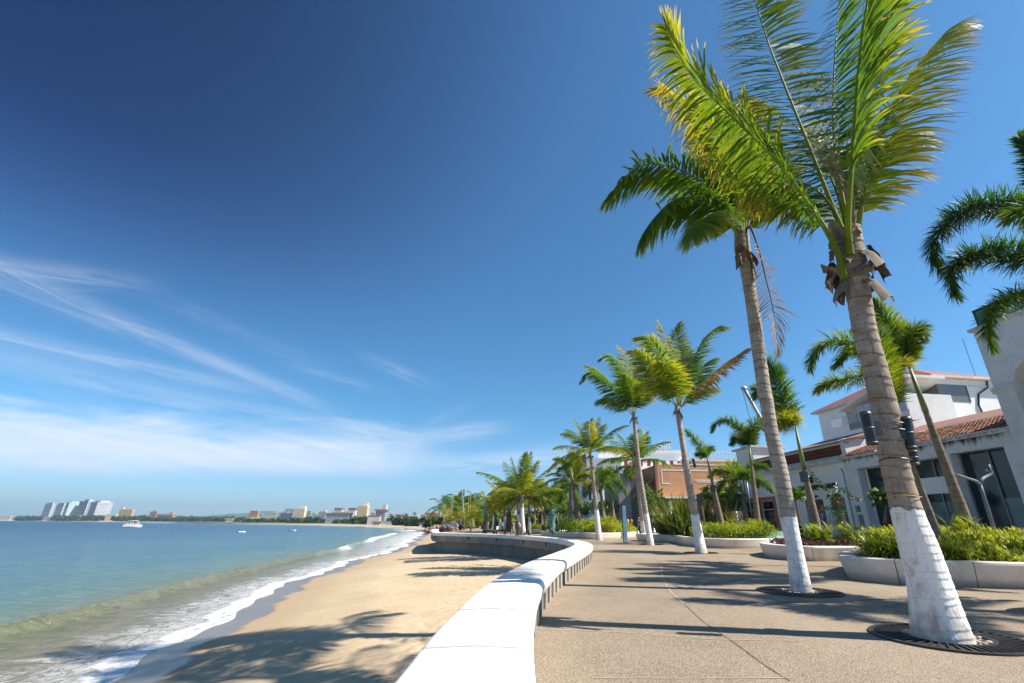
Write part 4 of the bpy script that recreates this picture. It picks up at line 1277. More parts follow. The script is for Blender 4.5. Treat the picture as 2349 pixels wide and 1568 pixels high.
fox_palm('foxtail palm with thin leaning trunk and sparse ragged top before the brick wall', C4(912, 1300, 31.5), C4(790, 720, 31.5), .20, .08, fr=[
    (np.array([C4(790, 720, 31.5), C4(745, 640, 31.4), C4(690, 560, 31.3), C4(620, 490, 31.2)]), .35),
    (np.array([C4(790, 720, 31.5), C4(780, 650, 31.9), C4(815, 625, 32.2), C4(840, 640, 32.4)]), .25),
    (np.array([C4(790, 720, 31.5), C4(750, 680, 31.0), C4(705, 680, 30.8)]), .15)], seed=6, shaft=1.3, leaf=.6, n=70, w=.026)
fox_palm('foxtail palm with two arching plumes before the corner of the white shop', C4(1215, 1270, 30.0), C4(1145, 625, 30.0), .17, .075, fr=[
    (np.array([C4(1145, 625, 30), C4(1110, 520, 29.9), C4(1040, 440, 29.8), C4(940, 390, 29.7), C4(860, 420, 29.7), C4(830, 480, 29.7)]), .32),
    (np.array([C4(1145, 625, 30), C4(1160, 500, 29.8), C4(1190, 420, 29.6), C4(1240, 400, 29.5), C4(1270, 460, 29.4)]), .42),
    (np.array([C4(1145, 625, 30), C4(1090, 560, 30.6), C4(1040, 530, 31), C4(1000, 580, 31.2)]), .12),
    (np.array([C4(1145, 625, 30), C4(1150, 530, 30.6), C4(1120, 470, 31)]), .3)], seed=7, shaft=1.1, leaf=.72, n=120, w=.03)
fox_palm('short foxtail palm with round tufted crown left of the grey lamp post', C4(1125, 1270, 33.5), C4(1070, 900, 33.5), .16, .08, nf=8, L=2.4, seed=8, shaft=.9, leaf=.72, n=100, w=.03, t0=.38, spread=(.1, 1.1), sag=.42)
fox_palm('foxtail palm over the right edge whose dark plumes hang into the sky', (11.6, 11.6, .3), CR(1300, 560, 10.6), .17, .085, fr=[
    (np.array([CR(1300, 560, 10.6), CR(1150, 420, 10.3), CR(980, 340, 10.1), (CR(760, 330, 10.0)), CR(560, 370, 9.9), CR(420, 460, 9.85), CR(330, 580, 9.8), CR(310, 700, 9.8), CR(370, 800, 9.8)]), .02),
    (np.array([CR(1300, 560, 10.6), CR(1150, 680, 10.2), CR(980, 700, 9.9), CR(780, 670, 9.7), CR(600, 700, 9.6), CR(480, 780, 9.5), CR(440, 890, 9.5), CR(470, 990, 9.5)]), .04),
    (np.array([CR(1300, 560, 10.6), CR(1150, 850, 10.3), CR(1000, 970, 10.1), CR(850, 1030, 10.0), CR(740, 1120, 9.9), CR(710, 1250, 9.9), CR(740, 1370, 9.9)]), .30),
    (np.array([CR(1300, 560, 10.6), CR(1250, 380, 10.6), CR(1150, 200, 10.6), CR(1060, 0, 10.6), CR(960, -150, 10.6)]), .06),
    (np.array([CR(1300, 560, 10.6), CR(1400, 400, 10.9), CR(1550, 400, 11.2), CR(1650, 560, 11.4)]), .1),
    (np.array([CR(1300, 560, 10.6), CR(1330, 300, 11.2), CR(1280, 150, 11.8), CR(1180, 120, 12.2)]), .1)], seed=9, shaft=1.2, leaf=.68, n=250, w=.023)
for (x, y, z, L_, lb) in ((11.3, 6.75, 5.3, 1.9, 'foxtail palm beyond the right edge, first of the pair shading the paving'), (10.7, 6.9, 6.3, 1.7, 'foxtail palm beyond the right edge, second of the pair shading the paving'), (15.9, 10.2, 7.6, 2.3, 'foxtail palm beyond the right edge behind the striped plants')):
    fox_palm(lb, (x, y, .3), (x - .1, y + .05, z), .16, .08, nf=9, L=L_, seed=int(x * 10), shaft=1.1, leaf=.55, n=70, w=.024, spread=(-.15, 1.0), sag=.32)
fox_palm('foxtail palm of yellow trunk in the shrub planter behind the golden palm', CB2(918, 1260, 47), CB2(875, 740, 47), .26, .12, nf=7, L=2.3, seed=10, shaft=1.6, leaf=.72, n=75, t0=.15, spread=(-.1, 1.2), sag=.36, w=.026)
fox_palm('foxtail palm right of the yellow trunked one, before the concrete wall', CB2(1045, 1220, 49), CB2(995, 700, 49), .22, .10, nf=7, L=2.3, seed=12, shaft=1.4, leaf=.7, n=75, t0=.25, spread=(-.2, 1.3), sag=.36, w=.026)
fox_palm('leaning dark trunked foxtail palm crossing the white balconied house', CB2(588, 1245, 48), CB2(490, 540, 48), .26, .10, nf=6, L=2.0, seed=14, shaft=1.6, leaf=.65, n=70, t0=.35, spread=(.3, 1.3), sag=.3, w=.026)
for k, (b_, t_, Y_, lb) in enumerate([((472, 1190), (440, 870), 58, 'thin foxtail palm with reddish tuft left of the wide crowned palm'), ((153, 1290), (140, 950), 62, 'slender foxtail palm left of the green bronze figure'), ((300, 1250), (285, 960), 64, 'slender foxtail palm just right of the green bronze figure'), ((115, 1280), (100, 930), 70, 'slim foxtail palm second left of the green bronze figure'), ((62, 1270), (55, 960), 76, 'slim foxtail palm left of two others near the litter bin'), ((215, 1250), (205, 940), 74, 'slender foxtail palm behind the green bronze figure'), ((20, 1270), (15, 900), 84, 'farthest slim foxtail palm above the low clipped hedge'), ((110, 1100), (115, 800), 110, 'tall dark foxtail palm standing above the row of slim ones')]):
    fox_palm(lb, CB2(b_[0], b_[1], Y_), CB2(t_[0], t_[1], Y_), .17, .09, nf=7, L=2.3, seed=20 + k, shaft=1.2, leaf=.9, n=54, t0=.3, near=False, spread=(-.2, 1.2), sag=.38, w=.035, group='slim foxtail palms by the bronze figures')
# ------------------------------------------------------------------ building materials
def wallmat(name, c1, c2, stain=(.10, .09, .08), amt=.5, sc_=.7, top=None, brick=None, mortar=None, bscale=1.0):
    m, nt, b, out = newmat(name)
    v = coords(nt)
    f = noise(nt, v, sc_, 6, .68, .6)
    c = ramp(nt, f, [(.3, c1), (.7, c2)])
    if brick:
        sp = nn(nt, 'ShaderNodeSeparateXYZ'); nt.links.new(v, sp.inputs[0])
        cb = nn(nt, 'ShaderNodeCombineXYZ')
        nt.links.new(mth(nt, 'ADD', sp.outputs[0], sp.outputs[1]), cb.inputs[0]); nt.links.new(sp.outputs[2], cb.inputs[1])
        bt = nn(nt, 'ShaderNodeTexBrick')
        bt.inputs['Scale'].default_value = bscale
        bt.inputs['Mortar Size'].default_value = .016
        bt.inputs['Mortar Smooth'].default_value = .4
        bt.inputs['Brick Width'].default_value = .27
        bt.inputs['Row Height'].default_value = .085
        bt.inputs['Color1'].default_value = c4(brick[0]); bt.inputs['Color2'].default_value = c4(brick[1]); bt.inputs['Mortar'].default_value = c4(mortar)
        nt.links.new(cb.outputs[0], bt.inputs['Vector'])
        c = mixc(nt, 1.0, bt.outputs[0], ramp(nt, f, [(.3, .84), (.7, 1.12)]), 'MULTIPLY')
        bump(nt, b, bt.outputs['Fac'], -.5, .012)
    if top is not None:        # run-off streaks under a roof edge: z0 (none) .. z1 (full)
        st = noise(nt, coords(nt, (5.5, 5.5, .45)), 1.0, 5, .7, .3)
        bl = noise(nt, coords(nt, (1.1, 1.1, .5)), 1.0, 4, .6)
        sp = nn(nt, 'ShaderNodeSeparateXYZ'); nt.links.new(v, sp.inputs[0])
        mr = nn(nt, 'ShaderNodeMapRange'); mr.inputs[1].default_value, mr.inputs[2].default_value = top
        nt.links.new(sp.outputs[2], mr.inputs[0])
        q = mth(nt, 'ADD', mth(nt, 'MULTIPLY', mr.outputs[0], .40), mth(nt, 'ADD', mth(nt, 'MULTIPLY', st, .5), mth(nt, 'MULTIPLY', bl, .35)))
        c = mixc(nt, ramp(nt, q, [(.62, 0.0), (.78, 1.0)]), c, (.035, .032, .028))
    else:
        st = noise(nt, coords(nt, (3, 3, .35)), 1.0, 5, .65)
        c = mixc(nt, ramp(nt, st, [(.62, 0.0), (.80, amt)]), c, stain)
    nt.links.new(c, b.inputs['Base Color'])
    b.inputs['Roughness'].default_value = .85
    b.inputs['Specular IOR Level'].default_value = .2
    return m
WHITE = wallmat('white_stucco', (.88, .88, .875), (.80, .80, .79), (.35, .31, .27), .28)
WHITE2 = wallmat('aged_white_stucco', (.78, .77, .75), (.66, .64, .61), (.12, .11, .10), .55)
WSTAIN = wallmat('stained_white_brick', (.76, .76, .76), (.6, .6, .6), top=(4.55, 5.35), brick=((.82, .82, .82), (.75, .75, .76)), mortar=(.62, .62, .63))
WBRICK = wallmat('white_painted_brick', (.8, .8, .8), (.7, .7, .7), brick=((.82, .825, .83), (.75, .755, .76)), mortar=(.62, .625, .64), amt=.2)
LEDGE = wallmat('mouldy_ledge', (.74, .72, .69), (.58, .56, .53), top=(4.9, 5.6))
LEDGE2 = wallmat('weathered_ledge', (.72, .70, .67), (.52, .50, .47), (.10, .09, .085), .75, 1.2)
OCHRE = wallmat('orange_brick', (.5, .3, .2), (.5, .3, .2), brick=((.62, .27, .095), (.50, .20, .07)), mortar=(.46, .33, .23), amt=.25)
DBRICK = wallmat('red_brick', (.3, .1, .07), (.3, .1, .07), brick=((.26, .085, .045), (.20, .065, .035)), mortar=(.32, .25, .2), amt=.2)
CONC = wallmat('board_marked_concrete', (.25, .245, .235), (.18, .175, .17), (.08, .08, .08), .4, .6)
DCONC = wallmat('dark_concrete', (.13, .135, .14), (.09, .09, .095), (.05, .05, .05), .4, .6)
TERRA = pmat('terracotta_frame', (.50, .165, .07), (.40, .13, .06), 2.2, .7)
TILE = pmat('clay_tile', (.42, .17, .075), (.18, .085, .05), 3.5, .85, (1, 1, 1), .3, lo=.35, hi=.68)
OLDTILE = pmat('old_clay_tile', (.36, .15, .07), (.09, .055, .04), 2.0, .9, (1.4, 1, 1), .3, lo=.38, hi=.62)
REDROOF = pmat('red_roof', (.36, .12, .065), (.26, .085, .05), 1.2, .7)
PINKROOF = pmat('faded_roof', (.36, .17, .13), (.27, .13, .10), .8, .8, (6, .4, 1))
TIN = pmat('corrugated_sheet', (.40, .36, .31), (.20, .17, .145), 2.5, .7, (6, 1, 1))
VENT = pmat('vent_brick', (.33, .12, .055), (.24, .09, .045), 5, .8)
DARK = pmat('dark_interior', (.010, .011, .012), (.018, .017, .016), 2, .6)
WOOD = pmat('brown_wood', (.20, .11, .055), (.13, .07, .035), 4, .6, (1, 6, 1))
STEEL = pmat('grey_steel', (.36, .37, .39), (.28, .29, .30), 6, .45, metal=.6, spec=.5)
WMETAL = pmat('white_metal', (.72, .72, .72), (.62, .62, .62), 5, .5)
BLACK = pmat('black_plastic', (.016, .017, .018), (.026, .027, .028), 9, .38, spec=.45)
RED = pmat('red_cloth', (.38, .02, .045), (.28, .015, .03), 6, .8)
BLUE = pmat('blue_awning', (.03, .20, .55), (.025, .16, .45), 3, .6)
GREENA = pmat('green_awning', (.02, .10, .06), (.016, .08, .05), 3, .6)
m, nt, b, out = newmat('shop_glass')
f = noise(nt, coords(nt), .35, 4, .6, .5)
nt.links.new(ramp(nt, f, [(.35, (.006, .014, .018)), (.65, (.014, .032, .038))]), b.inputs['Base Color'])
b.inputs['Roughness'].default_value = .06
b.inputs['Specular IOR Level'].default_value = .45
GLASS = m
AQUAG = pmat('aqua_glass', (.05, .26, .24), (.035, .2, .19), 2, .12, spec=.6)
PALEGLASS = pmat('curtained_glass', (.20, .185, .16), (.13, .12, .105), 3, .15, (14, 14, .2), spec=.6)
FROST = pmat('papered_glass', (.14, .23, .24), (.08, .15, .16), 1.5, .2, spec=.5)

def tiles(mb, x0, x1, ye, ze, yr, zr, pitch=.21, row=.36, amp=.035):
    """pantiled slope from the eave (ye, ze) up to the ridge (yr, zr), running x0..x1"""
    nx = int((x1 - x0) / pitch * 6)
    L = math.hypot(yr - ye, zr - ze)
    nr = max(2, int(L / row))
    xs = np.linspace(x0, x1, nx)
    prev = None
    V = []
    for r in range(nr):
        for e, lift in ((0, .045), (1, .0)):
            t = (r + e) / nr
            jit = np.array([RD.uniform(-.012, .012) for _ in range(int(nx / 6) + 2)])
            w_ = np.abs(np.sin((xs - x0) / pitch * PI)) * amp * 1.6 + lift + jit[(np.arange(nx) / 6).astype(int)]
            V.append(np.stack([xs, np.full(nx, ye + (yr - ye) * t), ze + (zr - ze) * t + w_], 1))
    mb.grid(np.array(V))

# local frame of the shop fronts: x towards the camera along the fronts, y into the buildings
FRZ = math.atan2(-.99, .143)
FO = (19.3, 35.5, 0.0)
def front(name, label, cat='building', group=None):
    return thing(name, label, cat, FO, FRZ, group)
def B(root, name, mat, *boxes, smooth=False):
    mb = MB()
    for b_ in boxes: mb.box(*b_)
    return mb.build(name, mat, root)
FE = np.array([.143, -.99, 0]); FN = np.array([.99, .143, 0])
def FL(t, y, z): return np.array(FO) + FE * t + FN * y + np.array([0, 0, z])

# --- white shop with the sunglasses sign and the orange framed shop
S = front('shop_building', 'long low white shop building with perforated brick parapet and orange framed shopfronts')
G0 = .3
def wall_with_holes(root, name, mat, x0, x1, z0, z1, holes, y0=0.0, y1=.35):
    """front wall x0..x1 with rectangular openings [(xa, xb, za, zb)] sorted by x"""
    mb = MB()
    x = x0
    for xa, xb, za, zb in holes:
        if xa > x: mb.box(x, xa, y0, y1, z0, z1)
        if za > z0: mb.box(xa, xb, y0, y1, z0, za)
        if zb < z1: mb.box(xa, xb, y0, y1, zb, z1)
        x = xb
    if x < x1: mb.box(x, x1, y0, y1, z0, z1)
    return mb.build(name, mat, root)
holes = [(-8.3, -6.05, .62, 3.05), (-5.75, -3.65, .62, 3.05), (.0, 1.85, .62, 2.85), (2.5, 3.85, .95, 2.92)]
wall_with_holes(S, 'front_wall', WHITE, -9.0, 4.45, G0, 5.13, holes)
B(S, 'side_wall', WHITE2, (-9.0, -8.7, .36, 12, G0, 5.12), (4.20, 4.45, .36, 9, G0, 5.36))
B(S, 'cornice', LEDGE, (-10.2, 4.46, -.34, .36, 5.13, 5.27), (-10.0, 4.455, -.22, .1, 5.03, 5.128))
mb = MB(); mb.box(-6.3, 4.44, .42, .75, 5.272, 5.58); mb.box(-6.3, 4.44, .42, .75, 6.27, 6.42); mb.build('parapet', LEDGE2, S)
mb = MB()
x = -6.25
while x < 4.40:
    mb.box(x, x + .045, .44, .74, 5.582, 6.268); x += .235
for z in (5.582, 5.80, 6.02, 6.225):
    mb.box(-6.28, 4.43, .46, .72, z, z + .04)
mb.build('vent_screen', VENT, S)
B(S, 'parapet_back', DARK, (-6.2, 4.4, .9, .95, 5.3, 6.4))
mb = MB()
xs = np.arange(-6.5, 4.7, .055)
wv = np.sin(xs * 2 * PI / .22) * .03
P = np.stack([np.stack([xs, np.full(len(xs), y), z + wv], 1) for y, z in ((.15, 6.47), (2.2, 6.85))])
mb.grid(P); P2 = P.copy(); P2[..., 2] -= .02; mb.grid(P2[:, ::-1]); mb.build('eave_sheet', TIN, S)
B(S, 'block', WHITE2, (-9.0, -6.32, .5, 3.4, 5.275, 7.62))
B(S, 'roof_slab', LEDGE2, (-9.3, -6.1, .25, 3.7, 7.62, 7.78))
mb = MB(); P = np.array([[(-6.2, 2.3, 6.80), (4.3, 2.3, 6.80)], [(-6.2, 7.5, 8.35), (4.3, 7.5, 8.35)]]); mb.grid(P); mb.box(-6.2, 4.3, 2.28, 2.36, 6.55, 6.79); mb.build('roof', PINKROOF, S)
B(S, 'gable', WHITE2, (4.05, 4.44, .4, 7.5, 5.36, 6.62), (3.6, 4.0, 6.6, 7.2, 8.2, 8.75))
# orange frames
for (xa, xb) in ((-8.3, -6.05), (-5.75, -3.65)):
    fr = B(S, 'shop_frame', TERRA, (xa - .22, xa + .10, -.05, .10, .5, 3.30), (xb - .10, xb + .22, -.05, .10, .5, 3.30), (xa + .102, xb - .102, -.05, .10, 3.02, 3.30))
    B(fr, 'window_frame', WMETAL, (xa + .1, xa + .16, .2, .26, .62, 3.02), (xb - .16, xb - .1, .2, .26, .62, 3.02), (xa + .162, xb - .162, .2, .26, 2.30, 2.36), (xa + .162, xb - .162, .2, .26, 2.96, 3.02))
    B(fr, 'pane', GLASS, (xa + .05, xb - .05, .30, .32, .62, 3.03))
    mb = MB(); cx_ = (xa + xb) / 2 + .3; mb.lathe((cx_, -.02, 2.62), [(.02, .28), (.10, .22), (.13, .18), (.10, .0), (.06, -.05)], 8); mb.box(cx_ - .01, cx_ + .01, -.03, -.01, 2.9, 3.03); mb.build('lantern', BLACK, fr)
# sunglass shop door and window
dr = B(S, 'door', BLACK, (.0, .52, .06, .12, .64, 2.84), (1.36, 1.85, .06, .12, .64, 2.84), (.522, 1.358, .06, .12, 2.72, 2.84))
B(dr, 'pane', GLASS, (.522, 1.358, .20, .22, .62, 2.72))
for xc in (.26, 1.60):
    mb = MB()
    th = np.linspace(0, 2 * PI, 14, endpoint=False)
    for k in range(14):
        a0, a1 = th[k], th[k] + 2 * PI / 14
        mb.add([(xc + .085 * math.cos(a0), .052, 2.36 + .10 * math.sin(a0)), (xc + .085 * math.cos(a1), .052, 2.36 + .10 * math.sin(a1)), (xc + .055 * math.cos(a1), .052, 2.36 + .065 * math.sin(a1)), (xc + .055 * math.cos(a0), .052, 2.36 + .065 * math.sin(a0))], [(0, 1, 2, 3)])
    mb.build('emblem', WMETAL, dr)
    B(dr, 'poster', pmat('orange_poster', (.75, .30, .05), (.85, .6, .4), 5, .6), (xc - .18, xc + .18, .045, .056, 1.10, 1.42))
    B(dr, 'poster', WMETAL, (xc - .19, xc + .19, .04, .055, .66, 1.06))
    B(dr, 'poster_line', pmat('grey_print', (.25, .25, .25), (.4, .4, .4), 9), (xc - .17, xc + .17, .05, .057, 1.50, 1.53), (xc - .14, xc + .14, .05, .057, 1.72, 1.76), (xc - .14, xc + .14, .05, .057, 1.98, 2.01))
wd = B(S, 'window', WMETAL, (2.5, 2.56, .16, .24, .95, 2.92), (3.79, 3.85, .16, .24, .95, 2.92), (2.562, 3.788, .16, .24, 2.86, 2.92), (2.562, 3.788, .16, .24, 2.02, 2.06))
B(wd, 'pane', FROST, (2.55, 3.80, .26, .28, .96, 2.9))
B(wd, 'window_poster', pmat('pale_poster', (.55, .52, .45), (.65, .35, .12), 4, .5, lo=.5, hi=.7), (2.65, 3.3, .235, .255, 1.0, 1.95))
B(S, 'window_box', WHITE, (-.05, .3, -.35, -.002, .45, .62))
mb = MB(); mb.tube([(4.28, -.05, .7), (4.28, -.05, 4.4), (4.22, -.05, 4.62), (4.1, .02, 4.66)], .045, 8); mb.build('drainpipe', pmat('pipe_blue_grey', (.34, .42, .52), (.28, .36, .46), 3, .6), S, smooth=True)
mb = MB(); mb.box(.95, 1.32, -.28, -.01, 3.98, 4.42); mb.box(1.0, 1.27, -.284, -.281, 4.03, 4.37); mb.build('speaker_box', BLACK, S)
for xc in (1.55, 2.75):
    mb = MB(); mb.box(xc - .02, xc + .02, -.2, -.002, 3.0, 3.05); mb.tube([(xc, -.2, 3.1), (xc + .05, -.32, 2.95)], .07, 8); mb.build('wall_spotlight', BLACK, S)
# sign: the lettering stands out from the wall
def sign_text(name, txt, size, root, x, y, z, mat, ext=.03, sx_=1.0, bold=.0):
    cu = bpy.data.curves.new(name, 'FONT')
    cu.body = txt; cu.size = size; cu.extrude = ext; cu.offset = bold; cu.align_x = 'LEFT'
    cu.materials.append(mat)
    o = bpy.data.objects.new(name, cu); col.objects.link(o)
    o.parent = root
    o.location = (x, y, z)
    o.rotation_euler = (PI / 2, 0, 0)
    o.scale = (sx_, 1, 1)
    bpy.context.view_layer.update()                      # letters as one real mesh
    me = bpy.data.meshes.new_from_object(o.evaluated_get(bpy.context.evaluated_depsgraph_get()))
    r = bpy.data.objects.new(name, me); col.objects.link(r)
    r.parent = root; r.location = o.location; r.rotation_euler = o.rotation_euler; r.scale = o.scale
    bpy.data.objects.remove(o)
    return r
SG = front('shop_sign', 'raised black letters reading SUNGLASS ISLAND on the white shop wall', 'sign')
sign_text('lettering', 'SUNGLASS ISLAND', .47, SG, -.52, -.06, 3.49, BLACK, .04, 1.03, .016)
mb = MB()
th = np.linspace(0, 2 * PI, 20, endpoint=False)
mb.add([(3.25 + .36 * math.cos(a), -.05, 3.02 + .14 * math.sin(a)) for a in th] + [(3.25 + .36 * math.cos(a), -.01, 3.02 + .14 * math.sin(a)) for a in th], [tuple(range(20))[::-1]] + [(i, (i + 1) % 20, 20 + (i + 1) % 20, 20 + i) for i in range(20)])
mb.build('oval_plate', BLACK, SG)
mb = MB(); mb.tube([(2.5, -.05, 3.2), (2.7, -.05, 3.3), (2.9, -.05, 3.22), (3.1, -.05, 3.32), (3.4, -.05, 3.25), (3.9, -.05, 3.42)], .012, 5); mb.tube([(3.92, -.05, 3.1), (3.92, -.05, 3.48)], .015, 5); mb.build('scroll_ornament', BLACK, SG)

# --- white building with clay tile eave and tall dark windows, and its brick tower
R_ = front('tiled_building', 'white brick building with stained wall, clay tile eave and tall dark windows')
wall_with_holes(R_, 'front_wall', WSTAIN, 4.452, 14.7, G0, 5.32, [(5.44, 11.15, .62, 4.52), (11.57, 14.18, .62, 4.6)], 0, .62)
mb = MB(); tiles(mb, 4.46, 14.75, -.28, 5.34, 3.2, 6.52); mb.build('tile_roof', OLDTILE, R_)
B(R_, 'eave_board', LEDGE, (4.46, 14.7, -.12, .02, 5.20, 5.33))
w1 = B(R_, 'window', STEEL, (5.5, 5.56, .58, .66, .62, 4.52), (7.0, 7.05, .58, .66, .62, 4.52), (8.85, 8.9, .58, .66, .62, 4.52), (10.0, 10.05, .58, .66, .62, 2.75), (10.0, 10.04, .58, .66, 3.62, 4.52))
B(w1, 'pane', GLASS, (5.44, 11.15, .67, .69, .62, 4.52))
B(w1, 'white_panel', WHITE, (8.9, 11.14, .45, .66, 2.76, 3.60))
B(w1, 'papered_pane', FROST, (9.2, 10.9, .655, .668, .9, 2.35))
w2 = B(R_, 'window', STEEL, (11.6, 11.66, .5, .58, .62, 4.6), (13.0, 13.03, .5, .58, .62, 4.6), (14.1, 14.16, .5, .58, .62, 4.6))
B(w2, 'pane', GLASS, (11.57, 14.18, .60, .62, .62, 4.6))
B(w2, 'papered_pane', FROST, (13.03, 13.95, .58, .595, .8, 2.4))
B(R_, 'door', pmat('dark_brown_door', (.07, .045, .035), (.05, .03, .025), 5, .5), (7.06, 7.8, .56, .64, .62, 2.4))
B(R_, 'electric_meter', pmat('meter_grey', (.22, .25, .28), (.16, .18, .2), 7, .6), (4.75, 4.98, -.14, -.002, 1.95, 2.32), (4.72, 5.05, -.06, -.003, .9, 1.8))
B(R_, 'back_wall', WHITE2, (4.5, 14.6, 6, 6.3, 5.3, 6.9))

T_ = front('brick_tower', 'tall white painted brick tower with arched opening at the right edge')
def arch_wall(root, name, mat, x0, x1, z0, z1, xa, xb, zs, zc, y0, y1):
    """wall with an arched opening xa..xb springing at zs, crown at zc, sill at z0b"""
    mb = MB()
    k = 14
    th = np.linspace(PI, 0, k)
    ar = [((xa + xb) / 2 + (xb - xa) / 2 * math.cos(t), zs + (zc - zs) * math.sin(t)) for t in th]
    mb.box(x0, xa, y0, y1, z0, z1)
    mb.box(xb, x1, y0, y1, z0, z1)
    for (ax_, az_), (bx_, bz_) in zip(ar[:-1], ar[1:]):
        mb.add([(ax_, y0, az_), (bx_, y0, bz_), (bx_, y0, z1), (ax_, y0, z1), (ax_, y1, az_), (bx_, y1, bz_), (bx_, y1, z1), (ax_, y1, z1)], [(0, 1, 2, 3), (0, 4, 5, 1), (3, 2, 6, 7)])
    return mb.build(name, mat, root)
arch_wall(T_, 'front_wall', WBRICK, 14.70, 20.5, G0, 10.1, 15.52, 17.9, 6.9, 8.15, -.06, .7)
B(T_, 'side_wall', WBRICK, (14.70, 15.1, .702, 6, G0, 10.1))
B(T_, 'moulding', WBRICK, (14.63, 15.52, -.14, -.062, 6.93, 7.05), (14.60, 15.52, -.18, -.062, 7.05, 7.22))
B(T_, 'arch_void', DARK, (15.4, 18, .9, .95, 3, 8.4))
B(T_, 'coping', LEDGE2, (14.55, 20.6, -.2, .8, 10.1, 10.24))
B(T_, 'glass_rail', AQUAG, (15.05, 20.5, .0, .03, 10.25, 11.0))
B(T_, 'rail_cap', BLACK, (14.95, 20.5, -.04, .07, 11.0, 11.12), (14.95, 15.05, -.02, .05, 10.24, 10.998))
mb = MB(); mb.tube([(17.1, 2.6, 12.0), (18.6, 2.6, 12.0)], .62, 20); mb.build('water_tank', WMETAL, T_, smooth=True)

# --- houses on the slope behind
def behind(u, v, y):          # photo point on a plane parallel to the fronts, y metres behind them
    d = ray(u, v); o = np.array([0, 0, EYE])
    t = (np.array(FO) + FN * y - o).dot(FN) / d.dot(FN)
    p = o + d * t - np.array(FO)
    return p.dot(FE), p[2]
hy = 14.0
xa, zt = behind((2900 + 1180 / 1.96) * k_, (1300 + 250 / 1.96) * k_, hy)
xb, _ = behind((2900 + 1600 / 1.96) * k_, (1300 + 215 / 1.96) * k_, hy)
H = thing('hill_house', 'white house above the roofs with red roof and wraparound corner window', 'building', FL(xa, hy, 0), FRZ - math.radians(0), None)
Lh = 9.0
def hb(u5, v5): return behind((2900 + u5 / 1.96) * k_, (1300 + v5 / 1.96) * k_, hy)
z_sill = hb(1340, 372)[1]; z_win = hb(1190, 275)[1]; z_bot = 5.0
z_top = hb(1190, 230)[1]
# long face towards the sea (x runs away from camera = negative), short lit face towards the camera
B(H, 'wall', WHITE, (-14, 0, 0, 8.5, z_bot, z_top))
B(H, 'roof_edge', LEDGE2, (-14.4, .5, -.6, 9, z_top, z_top + .2))
mb = MB(); mb.add([(-14.4, -.6, z_top + .202), (.5, -.6, z_top + .202), (.5, 9, z_top + .202), (-14.4, 9, z_top + .202), (-9, 4, z_top + 2.6), (-5, 4, z_top + 2.6)], [(0, 1, 5, 4), (1, 2, 5), (2, 3, 4, 5), (3, 0, 4)]); mb.build('roof', REDROOF, H)
w_ = B(H, 'window', PALEGLASS, (-2.2, .03, -.03, 2.9, z_sill, z_win))
for q_ in ((-.05, .06, -.06, .05), (-.05, .06, 2.85, 2.95), (-2.25, -2.15, -.06, .0)): B(w_, 'mullion', WOOD, q_ + (z_sill, z_win))
B(H, 'window', PALEGLASS, (-10, -4.2, -.03, -.002, z_sill - .6, z_win - .2))
B(H, 'wall_ledge', WHITE2, (-14, .10, -.1, 8.6, z_bot + 1.9, z_bot + 2.05), (.002, .12, 3.2, 8.5, z_win - .1, z_win))
mb = MB(); mb.tube([(.06, 5.2, z_top), (.10, 5.0, z_top - .6), (.08, 3.9, z_top - 1.2), (.08, 3.5, z_top - 2.2), (.08, 3.7, z_top - 3.4), (.08, 4.3, z_top - 4.4)], .07, 6); mb.build('cable', BLACK, H)
mb = MB(); mb.tube([(-.5, 5, z_top), (-.5, 5, z_top + 4.2)], .025, 5); mb.build('antenna', STEEL, H)
# terrace with sloping canopy left of the house, and the white block below
ny = 9.0
def cb_(x, y): return behind((2700 + x * .4853) * k_, (1050 + y * .4853) * k_, ny)
(ta, za_), (tb, zb_) = cb_(915, 1024), cb_(1150, 862)
(tc, zc_) = cb_(1020, 1070)
N1 = thing('terrace_house', 'pale house with slanted eave and louvred terrace left of the red roofed house', 'building', FL(ta, ny, 0), FRZ)
W_ = tb - ta + 2.5
zr = za_ + (zb_ - za_) * W_ / (tb - ta)
mb = MB(); mb.add([(0, 0, za_), (W_, 0, zr), (W_, 5, zr), (0, 5, za_), (0, 0, za_ + .22), (W_, 0, zr + .22), (W_, 5, zr + .22), (0, 5, za_ + .22)], [(0, 3, 2, 1), (4, 5, 6, 7), (0, 1, 5, 4), (1, 2, 6, 5), (2, 3, 7, 6), (3, 0, 4, 7)]); mb.build('roof', WHITE2, N1)
B(N1, 'louvre', pmat('pale_louvre', (.45, .55, .58), (.36, .46, .5), 3, .5, (8, 8, .3)), (tc - ta, W_, .6, .7, zc_ - .3, za_ + .1))
B(N1, 'wall', WHITE2, (tc - ta + .1, W_, .72, 5, 5, za_ + .2))
mb = MB(); xr0 = cb_(840, 1140)[0] - ta; z0_ = cb_(900, 1130)[1]
mb.box(xr0, tc - ta, .4, .44, z0_ + .75, z0_ + .8)
for k in range(22): q_ = xr0 + (tc - ta - xr0) * k / 21; mb.box(q_, q_ + .03, .4, .43, z0_, z0_ + .75)
mb.build('railing', WMETAL, N1)
W1 = front('white_annex', 'bright white annex with sunlit parapet above the clay tile eave')
B(W1, 'wall', WHITE2, (4.6, 16, 6.8, 9.5, 4, 7.35))
mb = MB(); P = np.array([[(1.0, 6.9, 7.36), (13.0, 6.9, 7.36)], [(1, 10.5, 8.5), (13, 10.5, 8.5)]]); mb.grid(P); mb.build('roof', PINKROOF, W1)
B(W1, 'window', PALEGLASS, (13.4, 15.8, 6.76, 6.79, 5.9, 6.9))

